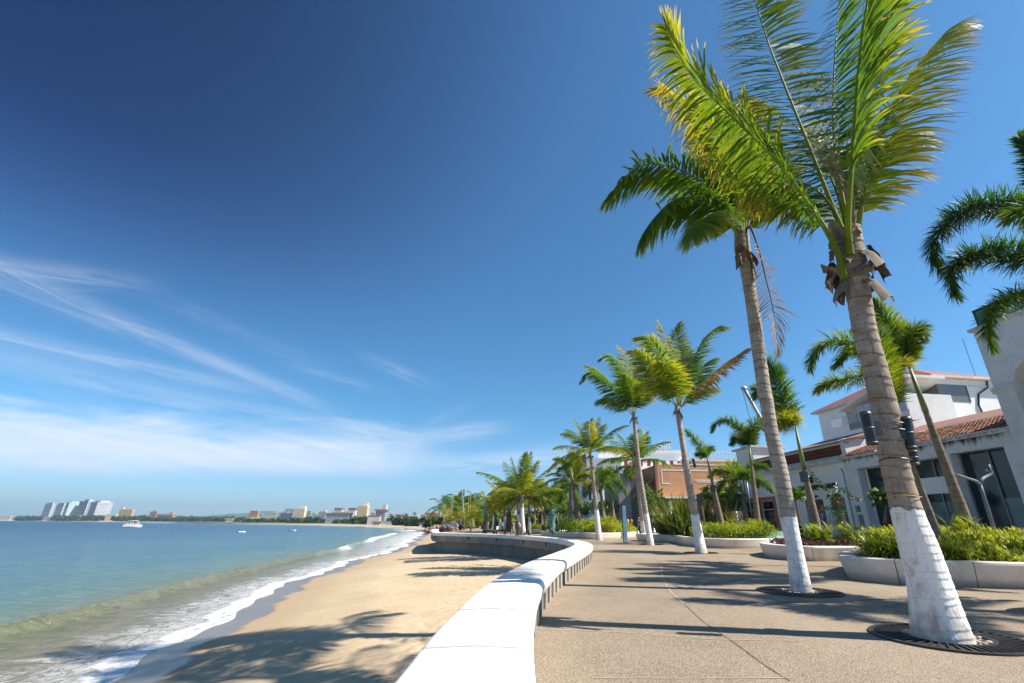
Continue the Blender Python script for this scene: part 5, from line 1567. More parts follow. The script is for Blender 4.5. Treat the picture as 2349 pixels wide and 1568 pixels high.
# --- brick restaurant building
pb0, pb1 = D(1506, 1066, 66), D(1692, 1066, 68.5)
BW = pb1[0] - pb0[0]
bz = pb0[2]
BB = thing('brick_building', 'orange brick building with white inlaid lines and porch on white columns', 'building', (pb0[0], 66, 0), math.radians(5))
B(BB, 'wall', OCHRE, (0, BW, 0, 9, .0, bz))
B(BB, 'parapet', WMETAL, (2.5, BW, -.06, .2, bz, bz + .12))
zl = lambda v: D(1530, v, 66)[2]
xl_ = lambda u: D(u, 1100, 66)[0] - pb0[0]
za, zb = zl(1080), zl(1111)
B(BB, 'trim_line', WMETAL, (xl_(1518), xl_(1660), -.04, -.002, za, za + .14), (xl_(1518), xl_(1518) + .13, -.04, -.002, zb, za - .001), (xl_(1518) + .132, xl_(1538), -.04, -.002, zb, zb + .13), (xl_(1595), xl_(1660), -.04, -.002, zl(1102), zl(1102) + .12), (xl_(1660), xl_(1660) + .13, -.04, -.002, zl(1106), za - .001), (xl_(1672), xl_(1672) + .13, -.04, -.002, zl(1100), zl(1089)), (xl_(1600), xl_(1660) - .001, -.04, -.002, zl(1106), zl(1106) + .12))
zp = zl(1146)
B(BB, 'porch_roof', WMETAL, (-.3, 5.4, -3.0, -.002, zp, zp + .22))
B(BB, 'porch_beam', WOOD, (-.2, 10, -2.7, -2.4, zp - .35, zp - .002))
for xc in (.5, 3.4):
    mb = MB(); mb.lathe((xc, -2.55, 0), [(.28, .0), (.28, .2), (.19, .3), (.17, zp - .8), (.26, zp - .65), (.26, zp - .36)], 12); mb.build('column', WHITE, BB, smooth=True)
B(BB, 'porch_wall', DBRICK, (.0, BW, -.10, -.003, 0, zp - .4))
mb = MB(); zg = zl(1124); mb.add([(6.2, -4, zp - .1), (8.8, -4, zg + .3), (13.5, -4, zg + .2), (6.2, -.01, zp - .1), (8.8, -.01, zg + .3), (13.5, -.01, zg + .2), (6.2, -4, zp + .12), (8.8, -4, zg + .55), (13.5, -4, zg + .45), (6.2, -.01, zp + .12), (8.8, -.01, zg + .55), (13.5, -.01, zg + .45)], [(0, 3, 4, 1), (1, 4, 5, 2), (6, 7, 10, 9), (7, 8, 11, 10), (0, 1, 7, 6), (1, 2, 8, 7), (2, 5, 11, 8), (0, 6, 9, 3)]); mb.build('gable_porch', WHITE2, BB)
mb = MB(); mb.box(7, 13.2, -3.9, -3.6, zg - .6, zg + .2); mb.box(8, 13.2, -3.8, -.2, zg - .2, zg - .1); mb.build('porch_beam', WOOD, BB)
mb = MB(); mb.lathe((8.7, -3.7, 0), [(.3, 0), (.2, .3), (.18, zg - .9), (.28, zg - .6)], 10); mb.build('column', WHITE, BB, smooth=True)
B(BB, 'roof_unit', pmat('unit_grey', (.35, .34, .32), (.28, .27, .26), 4, .6), (xl_(1600), xl_(1611), 1, 2.2, bz, bz + .75))
B(BB, 'pier', DBRICK, (-.35, -.003, -.2, .5, 0, bz + .7))
# dark restaurant with glazed upper floor left of it
RR = thing('restaurant', 'grey concrete restaurant with thatched awning and glazed upper floor beside the brick wall', 'building', (pb0[0] - .4, 68, 0), math.radians(4))
xr_ = lambda u, Y=68: D(u, 1150, Y)[0] - (pb0[0] - .4)
zr_ = lambda v, Y=68: D(1460, v, Y)[2]
xa1 = xr_(1419)
B(RR, 'concrete_wall', CONC, (xa1, xr_(1447), 0, 10, 0, zr_(1087)))
B(RR, 'lower_wall', DCONC, (xr_(1447) + .002, xr_(1470), .3, 10, 0, zr_(1118)))
B(RR, 'upper_glazing', PALEGLASS, (xr_(1447) + .002, xr_(1472), 1.2, 1.3, zr_(1118), zr_(1085)))
mb = MB()
for k in range(7): x_ = xr_(1449) + k * .27; mb.box(x_, x_ + .05, 1.08, 1.16, zr_(1118), zr_(1085))
mb.box(xr_(1447) + .01, xr_(1472), 1.0, 1.15, zr_(1119), zr_(1117)); mb.build('glazing_bar', STEEL, RR)
g = np.random.default_rng(4)
mb = MB()
N = 900
bx = np.stack([g.uniform(xr_(1441), xr_(1466), N), g.uniform(-.6, 1.6, N), g.uniform(zr_(1090), zr_(1066), N)], 1)
bx[:, 2] = np.minimum(bx[:, 2], zr_(1066) - np.abs(bx[:, 0] - xr_(1462)) * .45)
strips(mb, bx, np.c_[g.normal(-.5, .3, N), g.normal(-.3, .3, N), g.normal(-1, .2, N)], np.tile([1.0, 0, 0], (N, 1)), g.uniform(.5, 1.1, N), np.full(N, .03), 2, np.full(N, .2), g.uniform(.3, 1, N))
mb.box(xr_(1443), xr_(1465), -.3, 1.2, zr_(1078), zr_(1070)); mb.build('thatch', pmat('dark_thatch', (.06, .045, .035), (.03, .025, .02), 6, .95), RR)
B(RR, 'side_bay', DBRICK, (xr_(1472), -.02, 3, 9, 0, zr_(1112)))
B(RR, 'doorway', DARK, (xr_(1474), -.6, 2.9, 2.96, 0, zr_(1128)))
B(RR, 'upper_terrace', DARK, (xr_(1470), -.05, 4.5, 9, zr_(1100), zr_(1066)))
B(RR, 'terrace_panel', pmat('tan_panel', (.42, .34, .24), (.34, .27, .19), 3, .7), (xr_(1472), -.05, 2.2, 2.3, zr_(1106), zr_(1086)))
mb = MB(); mb.add([(xr_(1474), -1.2, zr_(1117)), (-.05, -1.2, zr_(1104)), (-.05, 2.5, zr_(1102)), (xr_(1474), 2.5, zr_(1114)), (xr_(1474), -1.2, zr_(1114)), (-.05, -1.2, zr_(1100)), (-.05, 2.5, zr_(1098)), (xr_(1474), 2.5, zr_(1110))], [(0, 3, 2, 1), (4, 5, 6, 7), (0, 1, 5, 4), (1, 2, 6, 5), (2, 3, 7, 6), (3, 0, 4, 7)]); mb.build('tile_awning', TILE, RR)
B(RR, 'sign_beam', WOOD, (xr_(1478), -.1, -1.1, -.9, zr_(1130), zr_(1112)))
# white hotel with red curtains
def bld(name, label, u0, u1, vt, Y, depth, mat=None, rz=0.0, z0=-.5, vb=None, cat='building', group=None):
    p0, p1 = D(u0, vt, Y), D(u1, vt, Y)
    w_ = p1[0] - p0[0]
    t = thing(name, label, cat, (p0[0], Y, 0), rz, group)
    zt_ = p0[2] if vb is None else p0[2]
    B(t, 'wall', mat or WHITE, (0, w_, 0, depth, z0, zt_))
    return t, w_, zt_
def facade(t, w_, z0, z1, nx, nz, mat, name='window', frac=(.55, .55), y=-.03, sill=None, arch=False, x0=0.0, one=False):
    """rows of windows, each a part of its own (or one mesh of bands when far away)"""
    dx, dz = w_ / nx, (z1 - z0) / nz
    allb = MB()
    for j in range(nz):
        for i in range(nx):
            cx_, cz_ = x0 + (i + .5) * dx, z0 + (j + .5) * dz
            bx_ = (cx_ - dx * frac[0] / 2, cx_ + dx * frac[0] / 2, y, -.002 if not one else -.004, cz_ - dz * frac[1] / 2, cz_ + dz * frac[1] / 2)
            if one: allb.box(*bx_)
            else:
                o = B(t, name, mat, bx_)
                if sill: B(o, 'sill', sill, (bx_[0] - .08, bx_[1] + .08, y - .12, y - .001, bx_[4] - .1, bx_[4]))
    if one: allb.build('windows', mat, t)
t, w_, zt_ = bld('hotel', 'white hotel with red curtained windows rising behind the brick building', 1408, 1566, 1038, 100, 14, WHITE, math.radians(2))
B(t, 'parapet', WHITE2, (-.3, w_ + .3, -.4, 14.3, zt_, zt_ + .5))
zs0, zs1 = D(1500, 1071, 100)[2], D(1500, 1056, 100)[2]
facade(t, w_, zs0, zs1, 9, 1, RED, 'window', (.45, .92), sill=WMETAL)
B(t, 'balcony_slab', WHITE, (-.5, w_ + 2, -2.2, -.003, zs0 - .9, zs0 - .3))
B(t, 'roof_beam', WHITE, (-3.6, 1.2, -1.5, -.9, zt_ - 2.5, zt_ + .1))
mb = MB(); mb.box(-2.2, -1.4, -1.2, -.5, 0, zt_ - 2.5); mb.build('post', WHITE, t)
mb = MB()
for k in range(6): mb.box(w_ - 4.2 + k * .55, w_ - 4.0 + k * .55, 4, 4.2, zt_ + .5, zt_ + 2.6 + (k % 3) * .5)
an = mb.build('antenna_mast', WMETAL, t)
mb = MB()
for k in range(6): mb.box(w_ - 4.25 + k * .55, w_ - 3.95 + k * .55, 3.9, 4.3, zt_ + .55, zt_ + 1.25)
mb.build('mast_band', RED, an)
t, w_, zt_ = bld('terrace_building', 'white railed terrace with clay tiles seen over the brick parapet', 1586, 1690, 1052, 92, 10, WHITE2, math.radians(3))
mb = MB(); tiles(mb, 0, w_, -1.5, zt_ - 1.0, 1.5, zt_ - .1, .4, .5); mb.build('tile_band', TILE, t)
mb = MB()
for k in range(26): mb.tube([(w_ * k / 25, 0, zt_ + .0), (w_ * k / 25 + (w_ / 25 if k % 2 else -w_ / 25) * .8, 0, zt_ + 1.3)], .05, 4)
mb.box(0, w_, -.05, .05, zt_ + 1.3, zt_ + 1.42); mb.build('railing', WMETAL, t)
B(t, 'balcony_band', WMETAL, (-2, w_, -3, -1.6, zt_ - 3.2, zt_ - 2.3))

# colonial houses left of it
t, w_, zt_ = bld('white_house', 'tall plain white house with blue shadowed flank behind the foxtail palms', 1345, 1424, 1052, 86, 10, WHITE, math.radians(-6))
facade(t, w_, 5.0, zt_ - 1.5, 4, 2, PALEGLASS, 'window', (.22, .42), sill=WHITE2)
mb = MB(); tiles(mb, w_ * .45, w_ * 1.1, -1.6, 8.2, -.05, 9.0, .35, .45); mb.build('tile_awning', TILE, t)
B(t, 'arcade_wall', WHITE, (w_ * .4, w_ * 1.15, -1.2, -.05, 0, 8.0))
for k in range(4):
    x_ = w_ * (.52 + k * .15)
    B(t, 'arcade_opening', DARK, (x_, x_ + .9, -1.23, -1.2005, .3, 3.6))
t, w_, zt_ = bld('corner_tower', 'little white corner tower with hipped tile roof beside the tall white house', 1346, 1374, 1108, 80, 4.5, WHITE, math.radians(-4))
mb = MB(); mb.add([(-.6, -.6, zt_), (w_ + .6, -.6, zt_), (w_ + .6, 5.1, zt_), (-.6, 5.1, zt_), (w_ / 2, 2.2, zt_ + 1.3)], [(0, 1, 4), (1, 2, 4), (2, 3, 4), (3, 0, 4), (0, 3, 2, 1)]); mb.build('roof', TILE, t)
facade(t, w_, zt_ - 3.0, zt_ - .8, 2, 1, DARK, 'window', (.35, .8), sill=WHITE2)
facade(t, w_, 2.8, 5.2, 1, 1, PALEGLASS, 'window', (.3, .8), sill=WHITE2)
B(t, 'moulding', WHITE2, (-.15, w_ + .15, -.2, -.004, zt_ - 3.6, zt_ - 3.3))
t, w_, zt_ = bld('balconied_house', 'white house with stacked blue balconies at the end of the street', 1310, 1345, 1058, 90, 9, WHITE, math.radians(-14))
for k in range(4):
    z_ = 2.6 + k * 2.9
    o = B(t, 'balcony', WMETAL, (.1, w_ * .8, -1.0, -.004, z_, z_ + .14))
    mb = MB()
    for q in range(11): mb.box(.12 + q * w_ * .075, .15 + q * w_ * .075, -.98, -.95, z_ + .14, z_ + 1.0)
    mb.box(.1, w_ * .8, -.99, -.94, z_ + 1.0, z_ + 1.06); mb.build('railing', pmat('blue_rail', (.10, .20, .34), (.08, .16, .28), 4, .5), o)
    for q in range(2): B(t, 'window', GLASS, (.5 + q * 1.5, 1.4 + q * 1.5, -.02, -.003, z_ + .14, z_ + 2.1))
t, w_, zt_ = bld('white_flats', 'white flats with dark window band above a tiled awning', 1285, 1312, 1130, 98, 8, WHITE, math.radians(6))
B(t, 'window', DARK, (w_ * .1, w_ * .75, -.03, -.002, zt_ - 4.2, zt_ - 1.9))
mb = MB(); tiles(mb, -2, w_, -1.6, zt_ - 6.4, -.02, zt_ - 5.6, .35, .45); mb.build('tile_awning', TILE, t)
B(t, 'roof_unit', DCONC, (w_ * .2, w_ * .5, 2, 3, zt_, zt_ + 1.6), (w_ * .6, w_ * .8, 2, 3, zt_, zt_ + 1.2))
t, w_, zt_ = bld('awning_shop', 'white shop with dark green awning left of the white flats', 1256, 1292, 1168, 104, 8, WHITE2, math.radians(4))
B(t, 'awning', GREENA, (w_ * .5, w_, -2, -.01, zt_ - 3.4, zt_ - 2.4))
B(t, 'shopfront', DARK, (.4, w_ * .9, -.04, -.003, .2, zt_ - 3.6))
t, w_, zt_ = bld('terraced_house', 'cream house with flat roof behind the slim foxtail palms', 1222, 1262, 1148, 120, 10, WHITE2, math.radians(5))
facade(t, w_, 2, zt_ - 1, 3, 3, DARK, 'window', (.5, .5))
t, w_, zt_ = bld('white_tent', 'white canopy roof behind the benches by the sea', 1100, 1140, 1208, 95, 5, WHITE, 0, 0)
B(t, 'opening', DARK, (.3, w_ - .3, -.03, -.002, .1, .9))

# crane boom over the roofs
p0, p1 = C4(1245, 400, 60), C4(1100, 135, 60)
cr = thing('crane', 'white crane boom slanting up over the roofs with hook line', 'crane', (p0[0], 60, 0))
dv = p0 - p1
mb = MB(); mb.tube([p1, p0 + dv * 2.2], [.26, .42], 4); mb.build('boom', WMETAL, cr, (p0[0], 60, 0))
mb = MB(); mb.tube([p1 + [-.15, -.2, 0], p1 + dv * 2.0 + [.15, -.35, -.1]], .08, 4); mb.build('boom_rib', BLACK, cr, (p0[0], 60, 0))
mb = MB(); mb.ball(p1 + [0, 0, .1], (.5, .3, .32), 8, 6); mb.build('boom_head', STEEL, cr, (p0[0], 60, 0))
mb = MB(); mb.tube([p1 + [-.3, 0, 0], C4(1148, 385, 60), C4(1170, 480, 60)], .035, 4); mb.build('hook_line', BLACK, cr, (p0[0], 60, 0))
# ------------------------------------------------------------------ the far shore
def pal(n, a, bq): return pmat(n, a, bq, .05, .8)
FW_ = pal('far_white', (.50, .50, .51), (.44, .44, .45)); FC = pal('far_cream', (.68, .56, .38), (.60, .48, .32)); FA = pal('far_aqua', (.40, .49, .48), (.35, .44, .43))
FT = pal('far_tan', (.58, .43, .25), (.50, .36, .21)); FP = pal('far_pink', (.52, .27, .20), (.45, .23, .17)); FO_ = pal('far_orange', (.68, .28, .06), (.60, .24, .05)); FG = pal('far_grey', (.30, .31, .33), (.24, .25, .27))
FWIN = pal('far_window', (.10, .14, .19), (.07, .10, .14)); FROOF = pal('far_red_roof', (.33, .13, .08), (.28, .11, .07))
def win_parts(t, boxes, mat):
    """one part per window; a facade of more than 60 panes too small to tell apart stays one surface part"""
    if len(boxes) > 60:
        mb = MB()
        for b_ in boxes: mb.box(*b_)
        return tag(mb.build('windows', mat, t), kind='stuff')
    p = None
    for b_ in boxes:
        c = ((b_[0] + b_[1]) / 2, (b_[2] + b_[3]) / 2, (b_[4] + b_[5]) / 2)
        if p is None:
            p = B(t, 'window', mat, (b_[0] - c[0], b_[1] - c[0], b_[2] - c[1], b_[3] - c[1], b_[4] - c[2], b_[5] - c[2]))
            q = p
        else:
            q = p.copy(); col.objects.link(q); q.parent = t
        q.location = c
def far(name, label, u0, u1, vt, Y, mat, nx, nz, rz=.1, depth=None, win=FWIN, top=None, frac=(.6, .45), roof=None, side=True, us=None):
    """block with its near corner at photo column us: front face from u0 to us, right flank from us to u1"""
    us = us if us is not None else u1 - (u1 - u0) * .18
    Cn = D(us, vt, Y); z1 = Cn[2]
    C2 = Cn[:2]
    def hit(u, d):
        r_ = ray(u, vt)[:2]
        M_ = np.array([[r_[0], -d[0]], [r_[1], -d[1]]])
        return max(.5, abs(np.linalg.solve(M_, C2)[1]))
    ex_ = np.array([math.cos(rz), math.sin(rz)]); ey_ = np.array([-math.sin(rz), math.cos(rz)])
    wf = min(hit(u0, -ex_), 400)
    depth_ = min(hit(u1, ey_), 60 if depth is None else max(depth, 10)) if us < u1 - .5 else (depth or wf * .4)
    depth = depth_
    o_ = C2 - ex_ * wf
    t = thing(name, label, 'building', (o_[0], o_[1], 0), rz, 'buildings along the far shore')
    B(t, 'wall', mat, (0, wf, 0, depth, -2, z1))
    dx, dz = wf / nx, (z1 - 2) / nz
    bx = []
    for j in range(nz):
        for i in range(nx):
            x_, z_ = (i + .5) * dx, 1.5 + (j + .5) * dz
            bx.append((x_ - dx * frac[0] / 2, x_ + dx * frac[0] / 2, -.25, -.01, z_ - dz * frac[1] / 2, z_ + dz * frac[1] / 2))
    win_parts(t, bx, win)
    if side and us < u1 - .5:
        bx = []; ns = max(1, min(12, int(depth / max(dx * .6, 3))))
        for j in range(nz):
            for i in range(ns):
                y_, z_ = (i + .5) * depth / ns, 1.5 + (j + .5) * dz
                bx.append((wf + .01, wf + .2, y_ - depth / ns * .36, y_ + depth / ns * .36, z_ - dz * .27, z_ + dz * .27))
        win_parts(t, bx, win)
    if top: B(t, 'roof_house', mat, (wf * top[0], wf * top[1], depth * .2, depth * .8, z1, z1 + top[2]))
    if roof: B(t, 'roof', roof, (-1, wf + 1, -1, depth + 1, z1, z1 + max(1.0, z1 * .05)))
    return t, wf, depth, z1
far('tower_block', 'leftmost grey green tower block on the far shore', 104, 128, 1157, 1650, FA, 4, 11, -0.45, 60, us=121, win=FG, top=(.1, .9, 5))
far('tower_block', 'second grey green tower block from the left on the far shore', 131, 156, 1158, 1600, FA, 4, 11, -0.45, 60, us=147, win=FG, top=(.1, .9, 5))
far('tower_block', 'broad pale aqua tower block, middle of the five', 153, 189, 1153, 1480, FA, 6, 12, -0.45, 60, us=160, win=pal('far_aqua_win', (.42, .56, .56), (.36, .50, .5)), top=(.2, .7, 3), frac=(.8, .35))
far('tower_block', 'white tower block with dark blue front, fourth of five', 184, 216, 1150, 1470, FW_, 4, 13, -0.45, 60, us=203, top=(.4, .95, 5), frac=(.8, .6))
far('tower_block', 'widest white tower block with balcony grid, rightmost of five', 210, 261, 1152, 1420, FW_, 4, 13, -0.45, 60, us=225, win=FG, top=(.1, .9, 4), frac=(.6, .55))
far('beach_hotel', 'low cream hotel at the foot of the widest tower', 243, 272, 1180, 1380, FC, 8, 5, .1, 20, win=FT)
far('beach_hotel', 'tan slab hotel with stepped roof ends right of the towers', 275, 311, 1169, 1350, FT, 10, 10, .1, 16, win=pal('far_tan_win', (.33, .25, .16), (.28, .2, .13)), top=(.05, .2, 6))
far('beach_hotel', 'pink rounded hotel block standing alone among far trees', 345, 364, 1174, 1250, FP, 5, 8, .1, 18, top=(.3, .8, 3))
far('beach_hotel', 'long pink hotel wing beside the rounded pink block', 361, 404, 1180, 1240, FP, 12, 5, .1, 18, top=(.7, .95, 4))
far('villa', 'low white villas at the foot of the leftmost towers', 100, 130, 1186, 1500, FW_, 8, 3, .1, 20)
far('villa', 'small terracotta villa left of the towers', 84, 98, 1185, 1600, FP, 4, 2, .1, 14)
far('village_houses', 'faint pale houses at the left end of the far shore', 2, 30, 1184, 2200, FC, 9, 2, .1, 30)
far('village_houses', 'faint low houses between the left end and the towers', 34, 50, 1188, 2100, FC, 6, 2, .1, 30)
t, wf, dp, z1 = far('orange_block', 'orange block with shaded left flank and white foot on the far shore', 575, 597, 1172, 900, FO_, 4, 9, .1, 14)
B(t, 'podium', FC, (3, wf + 3, -4, dp, -2, z1 * .42))
far('stepped_flats', 'low cream flats stepping up beside the grey towers', 612, 642, 1184, 860, FC, 8, 4, .1, 14, win=FG)
far('flats', 'grey unfinished tower with open floors on the far shore', 644, 678, 1177, 800, FG, 9, 10, .1, 14, top=(.1, .5, 2))
far('flats', 'pale grey flats behind the unfinished tower', 655, 682, 1167, 860, FW_, 6, 10, .1, 12, win=FG)
far('flats', 'cream white flats towering right of the unfinished tower', 678, 705, 1166, 820, pal('far_ivory', (.74, .66, .50), (.66, .58, .43)), 4, 11, .1, 14, win=FT, top=(.5, .95, 3))
far('hotel_block', 'grey white hotel block at left of the red roofed hotel', 733, 752, 1173, 640, FW_, 4, 7, .1, 12, win=FG, top=(.4, .8, 2))
t, wf, dp, z1 = far('hotel_block', 'long white hotel with many small windows and red roofed ends', 748, 813, 1180, 600, FW_, 17, 6, .1, 14, win=FG, roof=FROOF, frac=(.45, .5))
far('hotel_block', 'white hotel wing with red roof houses behind the long white hotel', 762, 822, 1174, 640, FW_, 12, 6, .1, 12, win=FG)
for (u_, v_) in ((768, 1170), (800, 1170)):
    p = D(u_, v_, 645); pm_ = ppm(645)
    t = thing('roof_house', 'red roof house on %s end of the white hotel wing' % ('the left' if u_ < 780 else 'the right'), 'roof house', (p[0], 645, 0)); B(t, 'wall', FW_, (0, 16 / pm_, 0, 8, p[2] - 7, p[2])); B(t, 'roof', FROOF, (-.5, 16 / pm_ + .5, -.5, 8.5, p[2], p[2] + 2.4))
far('tower_block', 'cream tower block alone above the shore trees', 821, 849, 1160, 600, pal('far_ivory2', (.72, .60, .42), (.64, .52, .36)), 5, 12, .1, 12, win=FT, top=(.45, .9, 3))
t, wf, dp, z1 = far('stepped_hotel', 'white stepped hotel with orange tiled roofs by the beach', 862, 890, 1172, 420, FW_, 5, 5, .1, 10, roof=FROOF, top=(.6, .95, 5))
B(t, 'terrace', FW_, (-5, wf * .6, -4, 0, -2, z1 * .55)); B(t, 'terrace_roof', FROOF, (-5.2, wf * .6, -4.2, 0, z1 * .55, z1 * .55 + .8))
for k, (u0, u1, v_, Y_, mt_, lb) in enumerate([(856, 875, 1200, 380, FW_, 'low white beach house with brown roof'), (880, 905, 1197, 370, FW_, 'white beach house among far palms'), (909, 925, 1184, 380, FC, 'small house with orange roof left of the green roofed one'), (924, 936, 1182, 390, GREENA, 'house with dark green upper floor among trees'), (936, 960, 1190, 340, FW_, 'white beach house right of the green one'), (960, 985, 1189, 300, FW_, 'white house with three windows near the rock pile'), (978, 1000, 1181, 290, FC, 'brown roofed house behind far palms'), (962, 978, 1201, 260, FW_, 'white shed at the end of the beach'), (985, 1008, 1196, 250, FW_, 'white cottage just behind the rock pile')]):
    far('beach_house', lb, u0, u1, v_, Y_, mt_, 3, 2, .1, 9, roof=FROOF if k in (0, 2, 6) else None, side=False)
t, w_, zt_ = bld('apartment_block', 'brown banded apartment block with clay roof behind the far palms', 1022, 1062, 1176, 235, 12, pal('flat_brown', (.45, .30, .22), (.38, .25, .18)), 0)
for k in range(3): B(t, 'balcony_band', FW_, (-.3, w_ + .3, -1.2, -.003, 1.5 + k * 3, 2.4 + k * 3)); B(t, 'window_band', FWIN, (.3, w_ - .3, -.3, -.004, 2.41 + k * 3, 4.2 + k * 3))
mb = MB(); tiles(mb, -.5, w_ + .5, -1.2, zt_, 4, zt_ + 1.5, .6, .8); mb.build('roof', TILE, t)
t, w_, zt_ = bld('apartment_block', 'white apartment block with wide clay roof right of the far antenna pole', 1064, 1102, 1178, 225, 12, FW_, 0)
for k in range(3): B(t, 'window_band', FWIN, (.3, w_ - .3, -.3, -.004, 2.2 + k * 3, 4.0 + k * 3))
mb = MB(); tiles(mb, -.5, w_ + .5, -1.2, zt_, 4, zt_ + 1.5, .6, .8); mb.build('roof', TILE, t)

for (u0, u1, v_, Y_, m_, nx, nz, lb) in [(600, 614, 1186, 950, FC, 4, 3, 'small cream block between the orange block and stepped flats'), (708, 724, 1186, 760, FW_, 5, 3, 'low white flats right of the ivory flats'), (722, 736, 1181, 700, FC, 4, 5, 'cream flats left of the grey white hotel'), (846, 858, 1183, 560, FW_, 4, 4, 'white flats immediately right of the lone cream tower'), (888, 902, 1186, 460, FW_, 4, 3, 'white flats behind the stepped hotel'), (905, 918, 1189, 430, FC, 4, 3, 'cream flats before the green roofed house'), (944, 962, 1182, 360, FW_, 4, 3, 'white flats above the beach trees'), (990, 1006, 1176, 300, FW_, 4, 4, 'white hillside house with roof terrace left of the far palms'), (1003, 1022, 1183, 280, FW_, 5, 3, 'white house just behind the shaggy far palm'), (415, 440, 1191, 1180, FC, 6, 2, 'pale low resort right of the long pink wing'), (455, 475, 1191, 1150, FP, 5, 2, 'rosy low resort roofs in the middle of the tree belt'), (505, 540, 1190, 1120, FC, 8, 2, 'pale low houses left of the orange block')]:
    far('flats', lb, u0, u1, v_, Y_, m_, nx, nz, .12, 10)
for (u0, u1, v_, Y_, m_, nx, nz, lb) in [(596, 604, 1178, 1000, FW_, 3, 6, 'slim white tower right of the orange block'), (628, 637, 1176, 980, FC, 3, 7, 'slim cream tower above the stepped flats'), (706, 716, 1172, 900, FW_, 3, 7, 'slim pale tower between the ivory flats and the hotels'), (718, 728, 1177, 880, FC, 3, 6, 'slim cream tower left of the grey white hotel'), (826, 836, 1177, 660, FW_, 3, 6, 'white block tucked in front of the lone cream tower'), (852, 862, 1175, 620, FC, 3, 6, 'beige block between lone tower and stepped hotel'), (893, 904, 1178, 520, FW_, 3, 5, 'white block rising right of the stepped hotel'), (912, 922, 1180, 500, FC, 3, 5, 'beige block above the brown roofs'), (926, 940, 1177, 480, FW_, 4, 5, 'pale block on the slope behind the beach trees'), (948, 958, 1174, 450, FW_, 3, 5, 'white tower house on the slope'), (966, 980, 1179, 400, FC, 4, 4, 'cream terrace houses near the rock pile'), (540, 552, 1186, 1180, FW_, 4, 3, 'white block far left of the orange block'), (478, 490, 1187, 1260, FC, 4, 2, 'pale block in the middle of the long tree belt')]:
    far('flats', lb, u0, u1, v_, Y_, m_, nx, nz, .12, 10)
vg = np.random.default_rng(21)
for k in range(16):
    u_ = 560 + k * 27 + vg.uniform(-8, 8); Y_ = np.interp(u_, [560, 760, 900, 1000], [1050, 620, 420, 260]) * 1.06; wv = vg.uniform(9, 16)
    far('villa', ['flat white villa', 'cream villa', 'red roofed villa', 'two storey white villa'][k % 4] + ' among the shore trees, ' + ['between the pink hotel and orange block', 'just left of the orange block', 'right of the orange block', 'left of the stepped flats', 'below the unfinished tower', 'below the ivory flats', 'right of the ivory flats', 'left of the long white hotel', 'under the long white hotel', 'at the middle of the long white hotel', 'right end of the long white hotel', 'below the lone cream tower', 'right of the lone cream tower', 'left of the stepped white hotel', 'right of the stepped white hotel', 'close to the rock pile'][k], u_, u_ + wv, 1199 - vg.uniform(6, 13), Y_, [FW_, FC, FW_, FW_][k % 4], 4, 2, .15, 9, roof=FROOF if k % 4 == 2 else None, side=False)
# tree belts: leaf clumps
TREE = leafmat('shore_foliage', [(0, (.022, .050, .014)), (.5, (.05, .09, .022)), (1.0, (.10, .13, .035))], trans=.2, spec=.2, tcol=(1.1, 1.1, .6))
def clumps(mb, pts, size, g, n):
    """pts: rows (x, y, z, rx, rz); scatter n leaf faces over each lump"""
    for (x, y, z, rx, rz) in pts:
        u_ = g.normal(0, 1, (n, 3)); u_ = u_ / np.linalg.norm(u_, axis=1)[:, None]
        r_ = g.uniform(.55, 1.05, n)[:, None]
        c = np.array([x, y, z]) + u_ * r_ * np.array([rx, rx, rz])
        a = g.normal(0, 1, (n, 3)); a = nrm(a); b_ = nrm(np.cross(a, nrm(u_ + g.normal(0, .5, (n, 3)))))
        s_ = size * g.uniform(.6, 1.4, n)[:, None]
        a2 = np.cross(b_, nrm(u_))
        V = np.stack([c - a * s_, c + b_ * s_ * .6, c + a * s_, c - b_ * s_ * .6], 1)
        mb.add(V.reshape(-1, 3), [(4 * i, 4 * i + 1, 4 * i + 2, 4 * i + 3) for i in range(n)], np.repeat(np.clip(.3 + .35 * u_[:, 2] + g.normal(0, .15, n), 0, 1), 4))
def belt(label, segs, seed, size, n=70):
    g = np.random.default_rng(seed)
    mb = MB()
    L = []
    for (u0, u1, v, Y, hpx) in segs:
        m_ = max(2, int((u1 - u0) / (hpx * .55)))
        for u_ in np.linspace(u0, u1, m_):
            hp = hpx * g.uniform(.55, 1.25)
            p = D(u_ + g.normal(0, 1), v - hp * .45, Y * g.uniform(.97, 1.04))
            k = 1 / ppm(Y)
            L.append((p[0], p[1], max(.5, p[2]), hp * .55 * k, hp * .55 * k))
    clumps(mb, L, size, g, n)
    return tag(mb.build('tree_belt', TREE), label, 'trees', None, 'stuff')
belt('dark belt of trees along the foot of the far towers', [(40, 100, 1192, 1500, 5), (125, 270, 1192, 1400, 6), (268, 345, 1194, 1300, 7), (320, 560, 1197, 1150, 5), (330, 575, 1195, 1250, 6)], 1, 6, 50)
belt('belt of trees and palms before the grey far flats', [(560, 700, 1200, 760, 6), (668, 760, 1201, 640, 8), (705, 735, 1199, 690, 10)], 2, 4, 60)
belt('tree belt between the long white hotel and the rock pile', [(770, 830, 1202, 540, 7), (815, 866, 1201, 480, 12), (895, 940, 1203, 360, 11), (940, 1010, 1205, 300, 9), (985, 1060, 1207, 230, 11), (1050, 1110, 1208, 190, 12)], 3, 2.6, 90)
belt('green mass of trees behind the bronze figures', [(1105, 1180, 1206, 120, 20), (1180, 1330, 1206, 112, 22), (1230, 1300, 1196, 112, 18)], 4, .9, 130)

